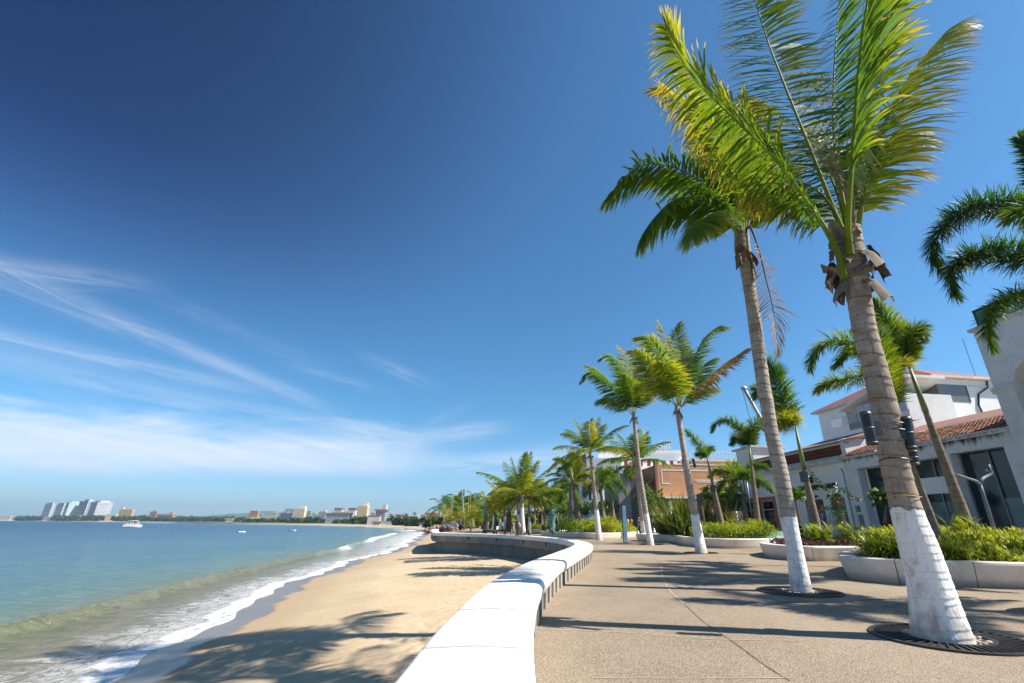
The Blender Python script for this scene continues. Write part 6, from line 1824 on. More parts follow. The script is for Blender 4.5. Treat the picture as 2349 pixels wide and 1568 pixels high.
# far palms near the rock pile
for k, (x, y, Y_, s_, lb) in enumerate([(240, 975, 170, 1.25, 'big shaggy palm, leftmost above the rock pile'), (370, 935, 180, 1.0, 'tall palm second from left above the rock pile'), (480, 885, 190, 1.0, 'palm touching the far antenna pole on its left'), (460, 970, 185, .9, 'lower palm left of the far antenna pole'), (555, 960, 195, .95, 'palm touching the far antenna pole on its right'), (610, 920, 190, 1.0, 'double headed looking palm right of the far antenna pole'), (720, 885, 190, 1.0, 'highest palm right of the far antenna pole'), (705, 965, 195, 1.0, 'palm just below the highest one right of the pole'), (545, 1050, 175, .9, 'low bright palm right of the pole foot'), (640, 1150, 150, .9, 'small yellow palm behind the woman in white'), (380, 1180, 150, .8, 'small yellow palm left of the man in navy')]):
    u_, v_ = (1600 + x * .2551) * k_, (1650 + y * .2551) * k_
    coco_palm(lb, D(u_ + 2, 1209, Y_), D(u_, v_, Y_), .28, .2, L=5.2 * s_, nf=13, seed=300 + k, paint=0, near=False, group='far palms by the rock pile', tones=(.0, .25) if k < 8 else (.3, .55), leaf=1.9, n=40, wl=.075, sag=.30, spread=(-.5, 1.2), tmat=TRUNK)

# flyers' pole
p0, p1 = D(1067, 1203, 160), D(1060, 1126, 160)
fp = thing('antenna_pole', 'very tall thin pole with hanging yellow lines by the beach', 'pole', (p0[0], 160, 0))
o_ = (p0[0], 160, 0)
mb = MB(); mb.tube([(p0[0], 160, -.5), p1], .22, 6); mb.build('mast', STEEL, fp, o_)
mb = MB()
for dx in (-3.1, -2.6, 2.4, 3.0): mb.tube([p1 + [0, 0, -.2], p1 + [dx, 0, -.4], p1 + [dx * 1.05, 0, -11]], .055, 4)
mb.build('line', pmat('yellow_line', (.5, .48, .12), (.4, .38, .1), 3), fp, o_)

# rock pile at the end of the beach
g = np.random.default_rng(8)
mb = MB()
for k in range(480):
    u_ = g.uniform(976, 1052); Y_ = g.uniform(128, 146)
    p = D(u_, 1212, Y_)
    s_ = g.uniform(.28, .62)
    q = MB(); q.ball((p[0], Y_, -1.15 + g.uniform(0, 1.5) * np.interp(u_, [976, 1000, 1052], [.35, 1, 1])), (s_, s_ * .8, s_ * .65), 6, 4)
    V = np.concatenate(q.v) + g.normal(0, .07, (len(q.v[0]), 3)); mb.add(V, q.f)
tag(mb.build('rock_pile', pmat('reddish_rock', (.36, .25, .19), (.22, .15, .12), .6, .9)), 'reddish boulders heaped at the far end of the beach', 'rocks', None, 'stuff')

# ------------------------------------------------------------------ boats
def hull(mb, L, Bm, H, ch=.3, z0=0.0):
    m_ = 14
    V = []
    for i in range(m_):
        t = i / (m_ - 1)
        w_ = Bm / 2 * (1 - max(0, (t - .45) / .55) ** 2.2) * (.86 + .14 * min(1, t * 4))
        sh = H * (1 + .35 * t ** 2)
        x = (t - .5) * L
        V.append([(x, -w_, z0 + sh), (x, -w_ * .88, z0 + sh * .35), (x, -w_ * .35, z0 - ch), (x, w_ * .35, z0 - ch), (x, w_ * .88, z0 + sh * .35), (x, w_, z0 + sh), (x, w_ * .84, z0 + sh * .96), (x, w_ * .6, z0 + sh * .3), (x, -w_ * .6, z0 + sh * .3), (x, -w_ * .84, z0 + sh * .96)])
    mb.grid(np.array(V), None, close=True)
    o = mb.n - m_ * 10
    mb.f.append(tuple(o + j for j in range(10))); mb.f.append(tuple(o + (m_ - 1) * 10 + j for j in range(10))[::-1])
BOATW = pmat('boat_white', (.80, .80, .80), (.72, .72, .72), 2, .35, spec=.5)
p = D(303, 1210, 1); Yc = 270.0
pc = G(303, 1210, SEA_Z); Yc = pc[1]
wpx = 40; Lc = wpx / ppm(Yc) * .80
ct = thing('catamaran', 'white excursion catamaran with canopy crossing the bay', 'boat', (pc[0], pc[1], SEA_Z), math.radians(20))
for s_ in (-1, 1):
    mb = MB(); hull(mb, Lc, Lc * .13, Lc * .13, Lc * .02); 
    V = np.concatenate(mb.v); V[:, 1] += s_ * Lc * .17; mb.v = [V]; mb.build('hull', BOATW, ct, smooth=False)
B(ct, 'deck', BOATW, (-Lc * .45, Lc * .38, -Lc * .2, Lc * .2, Lc * .125, Lc * .165))
mb = MB()
for i in range(7):
    for s_ in (-1, 1): mb.box(-Lc * .42 + i * Lc * .12, -Lc * .41 + i * Lc * .12, s_ * Lc * .185 - .05, s_ * Lc * .185 + .05, Lc * .165, Lc * .24)
mb.box(-Lc * .43, Lc * .35, -Lc * .19, -Lc * .182, Lc * .235, Lc * .25); mb.box(-Lc * .43, Lc * .35, Lc * .182, Lc * .19, Lc * .235, Lc * .25); mb.build('rail', BOATW, ct)
B(ct, 'cabin', BOATW, (-Lc * .2, Lc * .12, -Lc * .12, Lc * .12, Lc * .165, Lc * .30))
mb = MB(); xs = np.linspace(-Lc * .30, Lc * .32, 9); P = np.array([[(x, y, Lc * (.40 + .035 * math.cos(x / Lc * 4)) - .3 * (y / (Lc * .18)) ** 2 * .5) for y in np.linspace(-Lc * .18, Lc * .18, 6)] for x in xs]); mb.grid(P); P2 = P.copy(); P2[..., 2] += .12; mb.grid(P2); mb.build('canopy', BOATW, ct)
mb = MB()
for x in (-.26, 0, .26):
    for s_ in (-1, 1): mb.tube([(x * Lc, s_ * Lc * .16, Lc * .165), (x * Lc, s_ * Lc * .16, Lc * .41)], .07, 5)
mb.build('canopy_post', BOATW, ct)
for k, cm in enumerate([(.65, .12, .03), (.75, .45, .05), (.06, .1, .35), (.6, .55, .5), (.5, .05, .1), (.7, .3, .05), (.1, .1, .12), (.65, .2, .1)]):
    pp = thing('person', ['passenger in red at the stern rail of the catamaran', 'passenger in yellow under the catamaran canopy', 'passenger in blue on the catamaran deck', 'passenger in beige by the catamaran cabin', 'passenger in crimson on the catamaran foredeck', 'passenger in orange by the catamaran rail', 'passenger in black on the catamaran deck', 'passenger in vermilion near the catamaran bow'][k], 'person', tuple(np.array(ct.location) + np.array([math.cos(.35) * (-.36 + .09 * k) * Lc, math.sin(.35) * (-.36 + .09 * k) * Lc - Lc * .13, Lc * .165])), 0, 'passengers on the catamaran')
    mb = MB(); mb.lathe((0, 0, 0), [(.16, 0), (.2, .5), (.17, .85), (.27, 1.0), (.30, 1.35), (.10, 1.5)], 8); mb.build('clothes', pmat('cloth_%s' % 'abcdefgh'[k], cm, None, 4), pp)
    mb = MB(); mb.ball((0, 0, 1.62), (.12, .13, .15), 8, 6); mb.build('head', pmat('skin_tan', (.38, .22, .14), (.32, .18, .11), 4, .6), pp)
def skiff(label, u, v, lpx, rz, blue=False):
    pc = G(u, v, SEA_Z)
    L_ = lpx / ppm(pc[1])
    t = thing('skiff', label, 'boat', (pc[0], pc[1], SEA_Z), rz, 'small boats moored off the beach')
    mb = MB(); hull(mb, L_, L_ * .28, L_ * .14, L_ * .03); mb.build('hull', BOATW, t)
    mb = MB(); hull(mb, L_ * .9, L_ * .2, L_ * .02, .0, L_ * .07); mb.build('interior', pmat('boat_blue', (.12, .40, .58), (.10, .34, .5), 3, .5) if blue else FC, t)
    B(t, 'bench', BOATW, (-L_ * .1, -L_ * .04, -L_ * .11, L_ * .11, L_ * .10, L_ * .13), (L_ * .1, L_ * .16, -L_ * .1, L_ * .1, L_ * .10, L_ * .13))
    mb = MB(); mb.box(-L_ * .55, -L_ * .49, -L_ * .04, L_ * .04, L_ * .02, L_ * .24); mb.build('outboard_motor', BLACK, t)
skiff('white skiff with blue inside seen end on', 554, 1222, 17, 1.1, True)
skiff('white skiff with dark outboard lying broadside', 670, 1219, 17, .12)
for k, (u_, v_, cm, lb) in enumerate([(570, 1224, (.6, .4, .05), 'yellow buoy beside the blue inside skiff'), (626, 1220, (.75, .75, .75), 'white buoy between the two skiffs'), (862, 1220, (.75, .75, .75), 'white buoy off the surf'), (478, 1210, (.5, .1, .05), 'red marker buoy out behind the catamaran')]):
    pc = G(u_, v_, SEA_Z)
    mb = MB(); s_ = 1.5 / ppm(pc[1]); mb.lathe((0, 0, 0), [(s_ * .6, -.05), (s_, s_ * .4), (s_, s_ * .9), (s_ * .3, s_ * 1.5), (s_ * .15, s_ * 2.2)], 8)
    tag(mb.build('buoy', pmat('buoy_paint_%s' % 'abcd'[k], cm, None, 4, .5), None, pc), lb, 'buoy', 'buoys off the beach')
# ------------------------------------------------------------------ planting
BRIGHT = leafmat('bright_shrub_leaf', [(0, (.035, .085, .010)), (.4, (.11, .19, .012)), (.7, (.30, .36, .025)), (1.0, (.46, .46, .05))], trans=.4, tcol=(1.4, 1.35, .5), spec=.3)
DEEP = leafmat('deep_shrub_leaf', [(0, (.018, .05, .010)), (.5, (.045, .10, .015)), (1.0, (.13, .19, .03))], trans=.35, tcol=(1.3, 1.3, .5), spec=.4)
STRIPE = leafmat('striped_leaf', [(0, (.035, .09, .012)), (.35, (.10, .17, .015)), (.6, (.38, .42, .03)), (1.0, (.62, .58, .10))], trans=.4, tcol=(1.3, 1.25, .45), spec=.35)
PURPLE = leafmat('purple_leaf', [(0, (.04, .016, .022)), (.5, (.10, .035, .05)), (.8, (.16, .06, .08)), (1.0, (.08, .10, .03))], trans=.25, tcol=(1.4, .9, 1.0), spec=.4)
FLAX = leafmat('flax_leaf', [(0, (.035, .06, .012)), (.4, (.08, .13, .018)), (.7, (.22, .24, .03)), (1.0, (.26, .15, .06))], trans=.35, tcol=(1.4, 1.3, .5), spec=.4)
MAG = leafmat('bougainvillea_bract', [(0, (.45, .02, .10)), (1, (.55, .06, .04))], trans=.4, tcol=(1.2, 1, 1))

def leafcloud(mb, cen, rad, n, size, g, tb=.4, tamp=.3, lumps=10, asp=.5, shell=.55, flat=.0):
    """leaves gathered in many small lumps over an uneven mound"""
    cen, rad = np.array(cen, float), np.array(rad, float)
    lc = g.normal(0, 1, (lumps, 3)); lc /= np.linalg.norm(lc, axis=1)[:, None]
    lc[:, 2] = np.abs(lc[:, 2]) * .9 - .05
    lc = lc * g.uniform(.55, 1.0, (lumps, 1))
    lr = g.uniform(.28, .52, lumps)
    which = g.integers(0, lumps, n)
    u_ = g.normal(0, 1, (n, 3)); u_ /= np.linalg.norm(u_, axis=1)[:, None]
    rr = g.uniform(shell, 1.12, n)[:, None]
    loc = lc[which] + u_ * rr * lr[which][:, None]
    c = cen + loc * rad
    c[:, 2] = np.maximum(c[:, 2], cen[2] - rad[2] * .35)
    out = nrm(loc + u_ * .8 + np.array([0, 0, .35]))
    d = nrm(out + g.normal(0, .55, (n, 3)))
    side = nrm(np.cross(d, g.normal(0, 1, (n, 3))))
    s_ = size * g.uniform(.6, 1.35, n)[:, None]
    V = np.stack([c, c + d * s_ * .5 + side * s_ * asp * .5, c + d * s_, c + d * s_ * .5 - side * s_ * asp * .5], 1)
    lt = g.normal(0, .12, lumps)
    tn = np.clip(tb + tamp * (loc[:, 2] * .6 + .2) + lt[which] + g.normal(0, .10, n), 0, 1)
    mb.add(V.reshape(-1, 3), [(4 * i, 4 * i + 1, 4 * i + 2, 4 * i + 3) for i in range(n)], np.repeat(tn, 4))

def shrub(name, label, cen, rad, n, size, mat, seed, tb=.4, tamp=.3, lumps=14, asp=.5, group=None, stems=True, cat='shrub'):
    g = np.random.default_rng(seed)
    t = thing(name, label, cat, (cen[0], cen[1], .36), 0, group)
    org = (cen[0], cen[1], .36)
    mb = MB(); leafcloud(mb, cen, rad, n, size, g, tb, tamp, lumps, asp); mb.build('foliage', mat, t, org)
    if stems:
        mb = MB()
        for k in range(7):
            a = k * .9
            mb.tube([(cen[0] + .08 * math.cos(a), cen[1] + .08 * math.sin(a), .34), (cen[0] + rad[0] * .3 * math.cos(a), cen[1] + rad[1] * .3 * math.sin(a), cen[2] * .6 + .1), (cen[0] + rad[0] * .6 * math.cos(a), cen[1] + rad[1] * .6 * math.sin(a), cen[2] + rad[2] * .3)], [.02, .014, .006], 5)
        mb.build('stems', WOOD, t, org)
    return t

def rosettes(mb, pts, g, nl=22, L=.34, W=.013, tb=.55, rise=.4, tilt=.9):
    for (x, y, z, s_) in pts:
        a = g.uniform(0, 2 * PI, nl)
        e_ = g.uniform(.0, 1.35, nl)
        d = np.stack([np.cos(a) * np.cos(e_), np.sin(a) * np.cos(e_), np.sin(e_)], 1)
        w_ = np.stack([-np.sin(a), np.cos(a), np.zeros(nl)], 1)
        strips(mb, np.tile([x, y, z], (nl, 1)) + d * .02, d, w_, L * s_ * g.uniform(.7, 1.15, nl), np.full(nl, W * s_) * g.uniform(.8, 1.3, nl), 3, np.full(nl, .50), np.clip(tb + g.normal(0, .18, nl), 0, 1), .1)

def inside(P, x, y):
    c = False
    j = len(P) - 1
    for i in range(len(P)):
        if (P[i][1] > y) != (P[j][1] > y) and x < (P[j][0] - P[i][0]) * (y - P[i][1]) / (P[j][1] - P[i][1]) + P[i][0]: c = not c
        j = i
    return c
def fill(P, step, g, shrink=.30):
    P = np.array(P); c = P.mean(0)
    Q = c + (P - c) * (1 - shrink / np.linalg.norm(P - c, axis=1).mean())
    out = []
    for x in np.arange(Q[:, 0].min(), Q[:, 0].max(), step):
        for y in np.arange(Q[:, 1].min(), Q[:, 1].max(), step):
            xx, yy = x + g.uniform(-.5, .5) * step, y + g.uniform(-.5, .5) * step
            if inside(Q, xx, yy): out.append((xx, yy))
    return out
g = np.random.default_rng(77)
# striped plants of the nearest planter
pts = []
for (x, y) in fill(PA, .17, g, .36):
    if x < 8.35 and y > 12.6: continue
    hgt = .40 + .30 * min(1, max(0, (y - 11.1) / 2.2)) + .14 * math.sin(x * 2.1 + y * 1.3) + g.uniform(-.03, .14)
    pts.append((x, y, hgt, g.uniform(.8, 1.25)))
mb = MB(); rosettes(mb, pts, g, 26, .25, .014, .58)
for (x, y, z, s_) in pts[::2]: mb.tube([(x, y, .33), (x, y, z)], .012, 4, .8, cap=False)
tag(mb.build('striped_groundcover', STRIPE), 'yellow and green striped strap leaved plants filling the nearest planter', 'ground cover', None, 'stuff')
for k, (x, y, s_, lb) in enumerate([(7.95, 11.75, 1.35, 'striped tuft at the left tip of the nearest planter'), (8.3, 11.35, 1.3, 'striped tuft spilling over the coping left of the largest palm'), (8.95, 11.2, 1.35, 'striped tuft close against the whitewashed foot of the largest palm')]):
    t = thing('striped_plant', lb, 'plant', (x, y, .36), 0, 'striped tufts at the planter edge')
    mb = MB(); rosettes(mb, [(x + g.normal(0, .14), y + g.normal(0, .12), .45 + g.uniform(0, .2), s_) for _ in range(9)], g, 26, .34, .014, .6); mb.build('leaves', STRIPE, t, (x, y, .36))
    mb = MB()
    for _ in range(6): mb.tube([(x, y, .34), (x + g.normal(0, .12), y + g.normal(0, .1), .6)], .012, 4)
    mb.build('stems', WOOD, t, (x, y, .36))
# feathery shrubs (ferny sprays)
def ferny(label, c, R_, H_, n, seed, tb=.5):
    g = np.random.default_rng(seed)
    t = thing('feathery_shrub', label, 'shrub', (c[0], c[1], .36), 0, 'feathery yellow green shrubs')
    mb = MB(); st = MB()
    for k in range(n):
        a, e_ = g.uniform(0, 2 * PI), g.uniform(.25, 1.25)
        p0 = np.array([c[0] + g.normal(0, R_ * .35), c[1] + g.normal(0, R_ * .35), .4 + H_ * g.uniform(.1, .75)])
        pts_ = arch(p0, a, e_, R_ * g.uniform(.5, .9), .35, 4)
        P = spline(pts_, .035)
        m_ = len(P)
        for side in (-1, 1):
            T = nrm(np.gradient(P, axis=0)); S_ = nrm(np.cross(T, [0, 0, 1.0]))
            d = T * .55 + S_ * side
            strips(mb, P[1:], d[1:], T[1:], np.interp(np.linspace(0, 1, m_ - 1), [0, .3, 1], [.07, .11, .03]), np.full(m_ - 1, .011), 2, np.full(m_ - 1, .2), np.full(m_ - 1, tb + g.normal(0, .12)))
        if k % 4 == 0: st.tube([(c[0], c[1], .35), p0, pts_[2]], [.014, .009, .004], 4)
    mb.build('foliage', BRIGHT, t, (c[0], c[1], .36)); st.build('stems', WOOD, t, (c[0], c[1], .36))
ferny('feathery shrub in the purple planter right of the reddish foxtail trunk', (10.55, 18.9), .62, .75, 150, 1, .62)
ferny('smaller feathery shrub in the purple planter nearest the largest palm', (11.75, 19.0), .5, .85, 100, 2, .66)
ferny('feathery shrub rising at the back of the nearest planter by the dark window', (12.4, 14.6), .6, 1.15, 90, 3, .66)
ferny('low feathery tuft under the smooth foxtail trunk of the nearest planter', (10.3, 14.2), .4, .8, 60, 4, .62)
mb = MB()
for (x, y) in fill(PB, .22, g, .36):
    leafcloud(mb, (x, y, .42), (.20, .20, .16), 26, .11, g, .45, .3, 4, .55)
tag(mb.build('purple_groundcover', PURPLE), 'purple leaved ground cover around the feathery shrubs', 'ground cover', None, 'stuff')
# hedge and flax of the third planter
for k, (x, y, rx, rz, lb) in enumerate([(9.55, 28.3, 1.0, .62, 'left end of the bright hedge beside the white trunk'), (10.75, 27.9, 1.0, .64, 'bright hedge mound left of the middle of its planter'), (11.9, 28.3, .95, .66, 'bright hedge mound below the two arching plumes'), (12.9, 29.6, .95, .72, 'right end of the bright hedge near the orange frame')]):
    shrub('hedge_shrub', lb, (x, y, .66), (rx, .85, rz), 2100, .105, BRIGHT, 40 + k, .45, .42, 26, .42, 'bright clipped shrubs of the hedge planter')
def flax(label, c, H_, n, seed):
    g = np.random.default_rng(seed)
    t = thing('flax_clump', label, 'plant', (c[0], c[1], .36), 0, 'strap leaved flax clumps')
    mb = MB()
    a = g.uniform(0, 2 * PI, n); e_ = np.abs(g.normal(1.05, .28, n)).clip(.25, 1.5)
    d = np.stack([np.cos(a) * np.cos(e_), np.sin(a) * np.cos(e_), np.sin(e_)], 1)
    w_ = np.stack([-np.sin(a), np.cos(a), np.zeros(n)], 1)
    b_ = np.stack([c[0] + g.normal(0, .3, n), c[1] + g.normal(0, .3, n), np.full(n, .36)], 1)
    strips(mb, b_, d, w_, H_ * g.uniform(.7, 1.25, n), np.full(n, .042), 5, np.full(n, .13), np.clip(.35 + g.normal(0, .2, n), 0, 1), .25)
    mb.build('leaves', FLAX, t, (c[0], c[1], .36))
flax('flax clump at the left end, shading the white wall before the brick porch', (9.3, 36.4), 2.3, 110, 1)
flax('big flax clump directly behind the white palm trunk', (9.6, 33.6), 2.5, 190, 2)
flax('flax clump between the two white palm trunks and foxtail trunk', (11.0, 34.4), 2.5, 190, 3)
flax('flax clump at the right side near the menu board', (12.6, 33.6), 2.3, 170, 4)
flax('tall flax clump behind the thin leaning foxtail palm', (10.4, 36.2), 2.6, 150, 5)
# rounded shrubs of the fourth planter
for k, (x, y, rx, rz, tb, mat_, lb) in enumerate([(2.0, 46.0, 1.35, 1.05, .30, BRIGHT, 'dark green rounded shrub at the left end of the stele planter'), (3.6, 45.2, 1.3, 1.05, .36, BRIGHT, 'rounded shrub second from left behind the sea wall bend'), (5.2, 45.2, 1.35, 1.10, .40, BRIGHT, 'tallest rounded shrub right of the golden palm trunk'), (6.6, 47.4, 1.4, 1.1, .42, BRIGHT, 'rounded shrub sloping down towards the stele'), (4.9, 42.2, 1.1, .58, .72, BRIGHT, 'low yellow shrub at the planter corner by the golden palm'), (6.5, 44.6, 1.25, .62, .74, BRIGHT, 'low yellow shrub just left of the pale blue stele'), (7.9, 47.6, 1.1, .6, .72, BRIGHT, 'low yellow shrub behind the pale blue stele')]):
    shrub('round_shrub', lb, (x, y, .62), (rx, rx * .9, rz), 2300, .15, mat_, 60 + k, tb, .40, 26, .5, 'rounded shrubs of the stele planter')
flax('spiky leaved clump at the left of the rounded shrubs by the green figure', (1.3, 44.6), 1.5, 110, 6)
for k, (x, y, lb) in enumerate([(-.6, 61, 'clipped low hedge left of the litter bin'), (1.6, 60.2, 'clipped low hedge behind the litter bin'), (3.2, 61.4, 'clipped low hedge end beside the green bronze figure')]):
    shrub('low_hedge', lb, (x, y, .55), (1.3, 1.4, .55), 1300, .17, BRIGHT, 80 + k, .45, .35, 20, .5, 'low clipped hedges by the figures', False)

# small broad leaved trees
def small_tree(name, label, base, cen, rad, n, size, mat, seed, tb=.35, group=None):
    g = np.random.default_rng(seed)
    t = thing(name, label, 'tree', tuple(base), 0, group)
    mb = MB()
    base, cen = np.array(base, float), np.array(cen, float)
    mb.tube([base, base + (cen - base) * .5 + g.normal(0, .04, 3), cen], [.07, .05, .035], 7)
    for k in range(5): mb.tube([base + (cen - base) * .8, cen + g.normal(0, .5, 3) * np.array(rad)], [.03, .01], 5)
    mb.build('trunk', WOOD, t, tuple(base))
    mb = MB(); leafcloud(mb, cen, rad, n, size, g, tb, .35, 14, .75, .4); mb.build('crown', mat, t, tuple(base))
C4B = lambda x, y, Y: D((2850 + x * .319) * k_, (1650 + y * .319) * k_, Y)
CB3 = lambda x, y, Y: D((2400 + x * .3189) * k_, (1600 + y * .3189) * k_, Y)
small_tree('sea_grape_tree', 'small round leaved tree partly hidden behind the second palm', C4B(480, 1000, 28), C4B(402, 668, 28), (.62, .55, .58), 260, .22, DEEP, 1, .6, 'round leaved street trees')
small_tree('sea_grape_tree', 'round leaved tree behind the flax beside the menu board', CB3(960, 1100, 42), CB3(970, 900, 42), (1.7, 1.4, 1.4), 700, .34, DEEP, 2, .5, 'round leaved street trees')
small_tree('sea_grape_tree', 'round leaved tree with pale fruit left of the porch columns', CB3(130, 1150, 56), CB3(140, 940, 56), (1.5, 1.3, 2.0), 560, .38, DEEP, 3, .55, 'round leaved street trees')
small_tree('sea_grape_tree', 'clipped dark tree ball before the little corner tower', CB2(630, 1240, 70), CB2(632, 1130, 70), (.95, .9, .95), 600, .3, DEEP, 4, .2, 'round leaved street trees')
small_tree('sea_grape_tree', 'dark tree with flat crown before the arcade of the white house', CB2(985, 1240, 68), CB2(980, 1110, 68), (1.9, 1.5, 1.3), 800, .36, DEEP, 5, .2, 'round leaved street trees')
small_tree('sea_grape_tree', 'airy dark tree before the blue awning', CB2(770, 1240, 66), CB2(780, 1100, 66), (1.7, 1.4, .9), 420, .32, DEEP, 6, .25, 'round leaved street trees')
small_tree('sea_grape_tree', 'dark bush like tree behind the green bronze figure', CB2(360, 1260, 75), CB2(380, 1150, 75), (2.6, 1.8, 1.5), 900, .36, DEEP, 7, .25, 'round leaved street trees')
small_tree('sea_grape_tree', 'dark tree crown showing behind the largest palm trunk', C5(820, 1300, 19), C5(830, 1140, 19), (.55, .5, .45), 220, .20, DEEP, 8, .3, 'round leaved street trees')
# bougainvillea on its forked support
YB = 24.0
t = thing('bougainvillea', 'bougainvillea climbing a forked post before the sunglasses shop', 'plant', tuple(C4B(930, 1010, YB)), 0)
g = np.random.default_rng(15)
mb, sm, fl = MB(), MB(), MB()
for pth, dens in (([(925, 1000), (920, 880), (870, 760), (840, 660), (780, 590), (710, 510), (650, 450), (580, 370)], 26), ([(850, 690), (910, 620), (960, 590), (1030, 620), (1080, 680), (1170, 705)], 26), ([(880, 800), (820, 810), (760, 810), (715, 825)], 16), ([(900, 830), (900, 720), (930, 680), (960, 720)], 24), ([(930, 990), (900, 900), (860, 830), (850, 700)], 30), ([(945, 990), (960, 900), (930, 820), (900, 740)], 30)):
    P = spline([C4B(x, y, YB) for x, y in pth], .05)
    sm.tube(P, .012, 4)
    for q in range(3):
        leafcloud(mb, P[len(P) * q // 3: len(P) * (q + 1) // 3].mean(0), (.01, .01, .01), 1, .05, g)
    n_ = len(P) * 5
    c = P[g.integers(0, len(P), n_)] + g.normal(0, .055 if dens < 28 else .11, (n_, 3))
    d = nrm(g.normal(0, 1, (n_, 3))); s_ = nrm(np.cross(d, g.normal(0, 1, (n_, 3)))); z_ = .085 * g.uniform(.6, 1.3, (n_, 1))
    V = np.stack([c, c + d * z_ * .5 + s_ * z_ * .4, c + d * z_, c + d * z_ * .5 - s_ * z_ * .4], 1)
    mb.add(V.reshape(-1, 3), [(4 * i, 4 * i + 1, 4 * i + 2, 4 * i + 3) for i in range(n_)], np.repeat(g.uniform(.2, .9, n_), 4))
    tip = P[-1] + g.normal(0, .05, (14, 3)); d = nrm(g.normal(0, 1, (14, 3))); s_ = nrm(np.cross(d, g.normal(0, 1, (14, 3))))
    V = np.stack([tip, tip + d * .04 + s_ * .03, tip + d * .08, tip + d * .04 - s_ * .03], 1)
    fl.add(V.reshape(-1, 3), [(4 * i, 4 * i + 1, 4 * i + 2, 4 * i + 3) for i in range(14)], np.repeat(g.uniform(0, 1, 14), 4))
o_ = tuple(t.location)
mb.build('foliage', DEEP, t, o_); sm.build('stems', WOOD, t, o_); fl.build('flowers', MAG, t, o_)
t = thing('forked_post', 'pale forked metal post inside the bougainvillea', 'post', tuple(C4B(930, 1010, YB + .1)), 0, 'forked metal plant supports')
mb = MB(); mb.tube([C4B(930, 1010, YB + .1), C4B(890, 760, YB + .1), C4B(845, 655, YB + .1)], .045, 8); mb.tube([C4B(850, 665, YB + .1), C4B(770, 610, YB + .1), C4B(730, 580, YB + .1), C4B(675, 570, YB + .1)], [.04, .035, .03, .03], 7); mb.tube([C4B(845, 660, YB + .1), C4B(905, 605, YB + .1), C4B(910, 570, YB + .1), C4B(860, 545, YB + .1)], [.04, .035, .03, .03], 7); mb.tube([C4B(908, 580, YB + .1), C4B(890, 500, YB + .1)], .028, 7); mb.build('fork', pmat('pale_steel', (.55, .57, .60), (.46, .48, .5), 6, .45, spec=.5), t, tuple(t.location), True)
t = thing('forked_post', 'bare forked grey post standing before the tall dark window', 'post', tuple(C5(1592, 1260, 15.6)), 0, 'forked metal plant supports')
o_ = tuple(t.location)
P0 = C5(1592, 1260, 15.6); P0[2] = .36
mb = MB(); mb.tube([P0, C5(1545, 1100, 15.6), C5(1518, 1010, 15.6)], [.06, .055, .05], 10); mb.tube([C5(1520, 1018, 15.6), C5(1490, 990, 15.5), C5(1400, 960, 15.3), C5(1318, 935, 15.1)], [.055, .05, .04, .035], 8); mb.tube([C5(1516, 1010, 15.6), C5(1540, 970, 15.7), C5(1600, 935, 15.9), C5(1600, 920, 15.9)], [.055, .05, .045, .045], 8); mb.tube([C5(1604, 945, 15.9), C5(1580, 868, 15.9)], .045, 8); mb.tube([C5(1598, 930, 15.9), C5(1555, 908, 15.9)], .03, 8); mb.build('fork', pmat('dull_steel', (.16, .18, .22), (.12, .14, .17), 6, .55), t, o_, True)
# ------------------------------------------------------------------ street furniture
def litter_bin(label, p, h, r):
    t = thing('litter_bin', label, 'litter bin', tuple(p), 0, 'dark litter bins')
    mb = MB(); mb.lathe((0, 0, 0), [(r * .82, 0), (r * .86, .02), (r, h * .84), (r * 1.03, h * .845), (r * 1.03, h * .87)], 24); mb.build('body', pmat('bin_green', (.045, .05, .036), (.03, .034, .026), 6, .5), t, smooth=True)
    mb = MB(); mb.lathe((0, 0, 0), [(r * .7, h * .87), (r * .95, h * .872), (r * .96, h * .93), (r * .8, h * .98), (r * .4, h), (.01, h * 1.003)], 24); mb.build('lid', BLACK, t, smooth=True)
    mb = MB(); mb.box(-r * .5, r * .5, -r * 1.02, -r * .7, h * .885, h * .925); mb.build('slot', DARK, t)
    mb = MB(); mb.box(-r * .2, r * .2, -r * 1.0, -r * .86, h * .18, h * .62); mb.build('rib', BLACK, t)
litter_bin('tall dark litter bin close behind the second palm', G(1843, 1273), 1.18, .19)
litter_bin('dark litter bin between low hedge and green bronze figure', (G(1248, 1226) * [1, 1, 0]), .98, .29)
litter_bin('litter bin far behind, left of the green bronze figure', D(1219, 1219, 66), .9, .27)

st = thing('stele', 'pale blue upright stele with dark flank standing on the paving', 'sign', (5.76, 33.9, 0), math.radians(-8))
m, nt, b, out = newmat('pale_blue_panel')
nt.links.new(ramp(nt, noise(nt, coords(nt, (1, 1, .4)), 2.0, 4), [(.35, (.30, .62, .76)), (.6, (.42, .68, .78)), (.8, (.66, .78, .80))]), b.inputs['Base Color'])
b.inputs['Roughness'].default_value = .3
B(st, 'panel', m, (-.11, .13, -.09, .09, .04, 2.36))
B(st, 'flank', BLACK, (-.165, -.112, -.10, .10, .04, 2.36))
B(st, 'cap', pmat('stele_cap', (.03, .10, .16), (.02, .08, .13), 5, .4), (-.165, .13, -.1, .1, 2.361, 2.43))
B(st, 'foot', STEEL, (-.18, .15, -.12, .12, .004, .038))

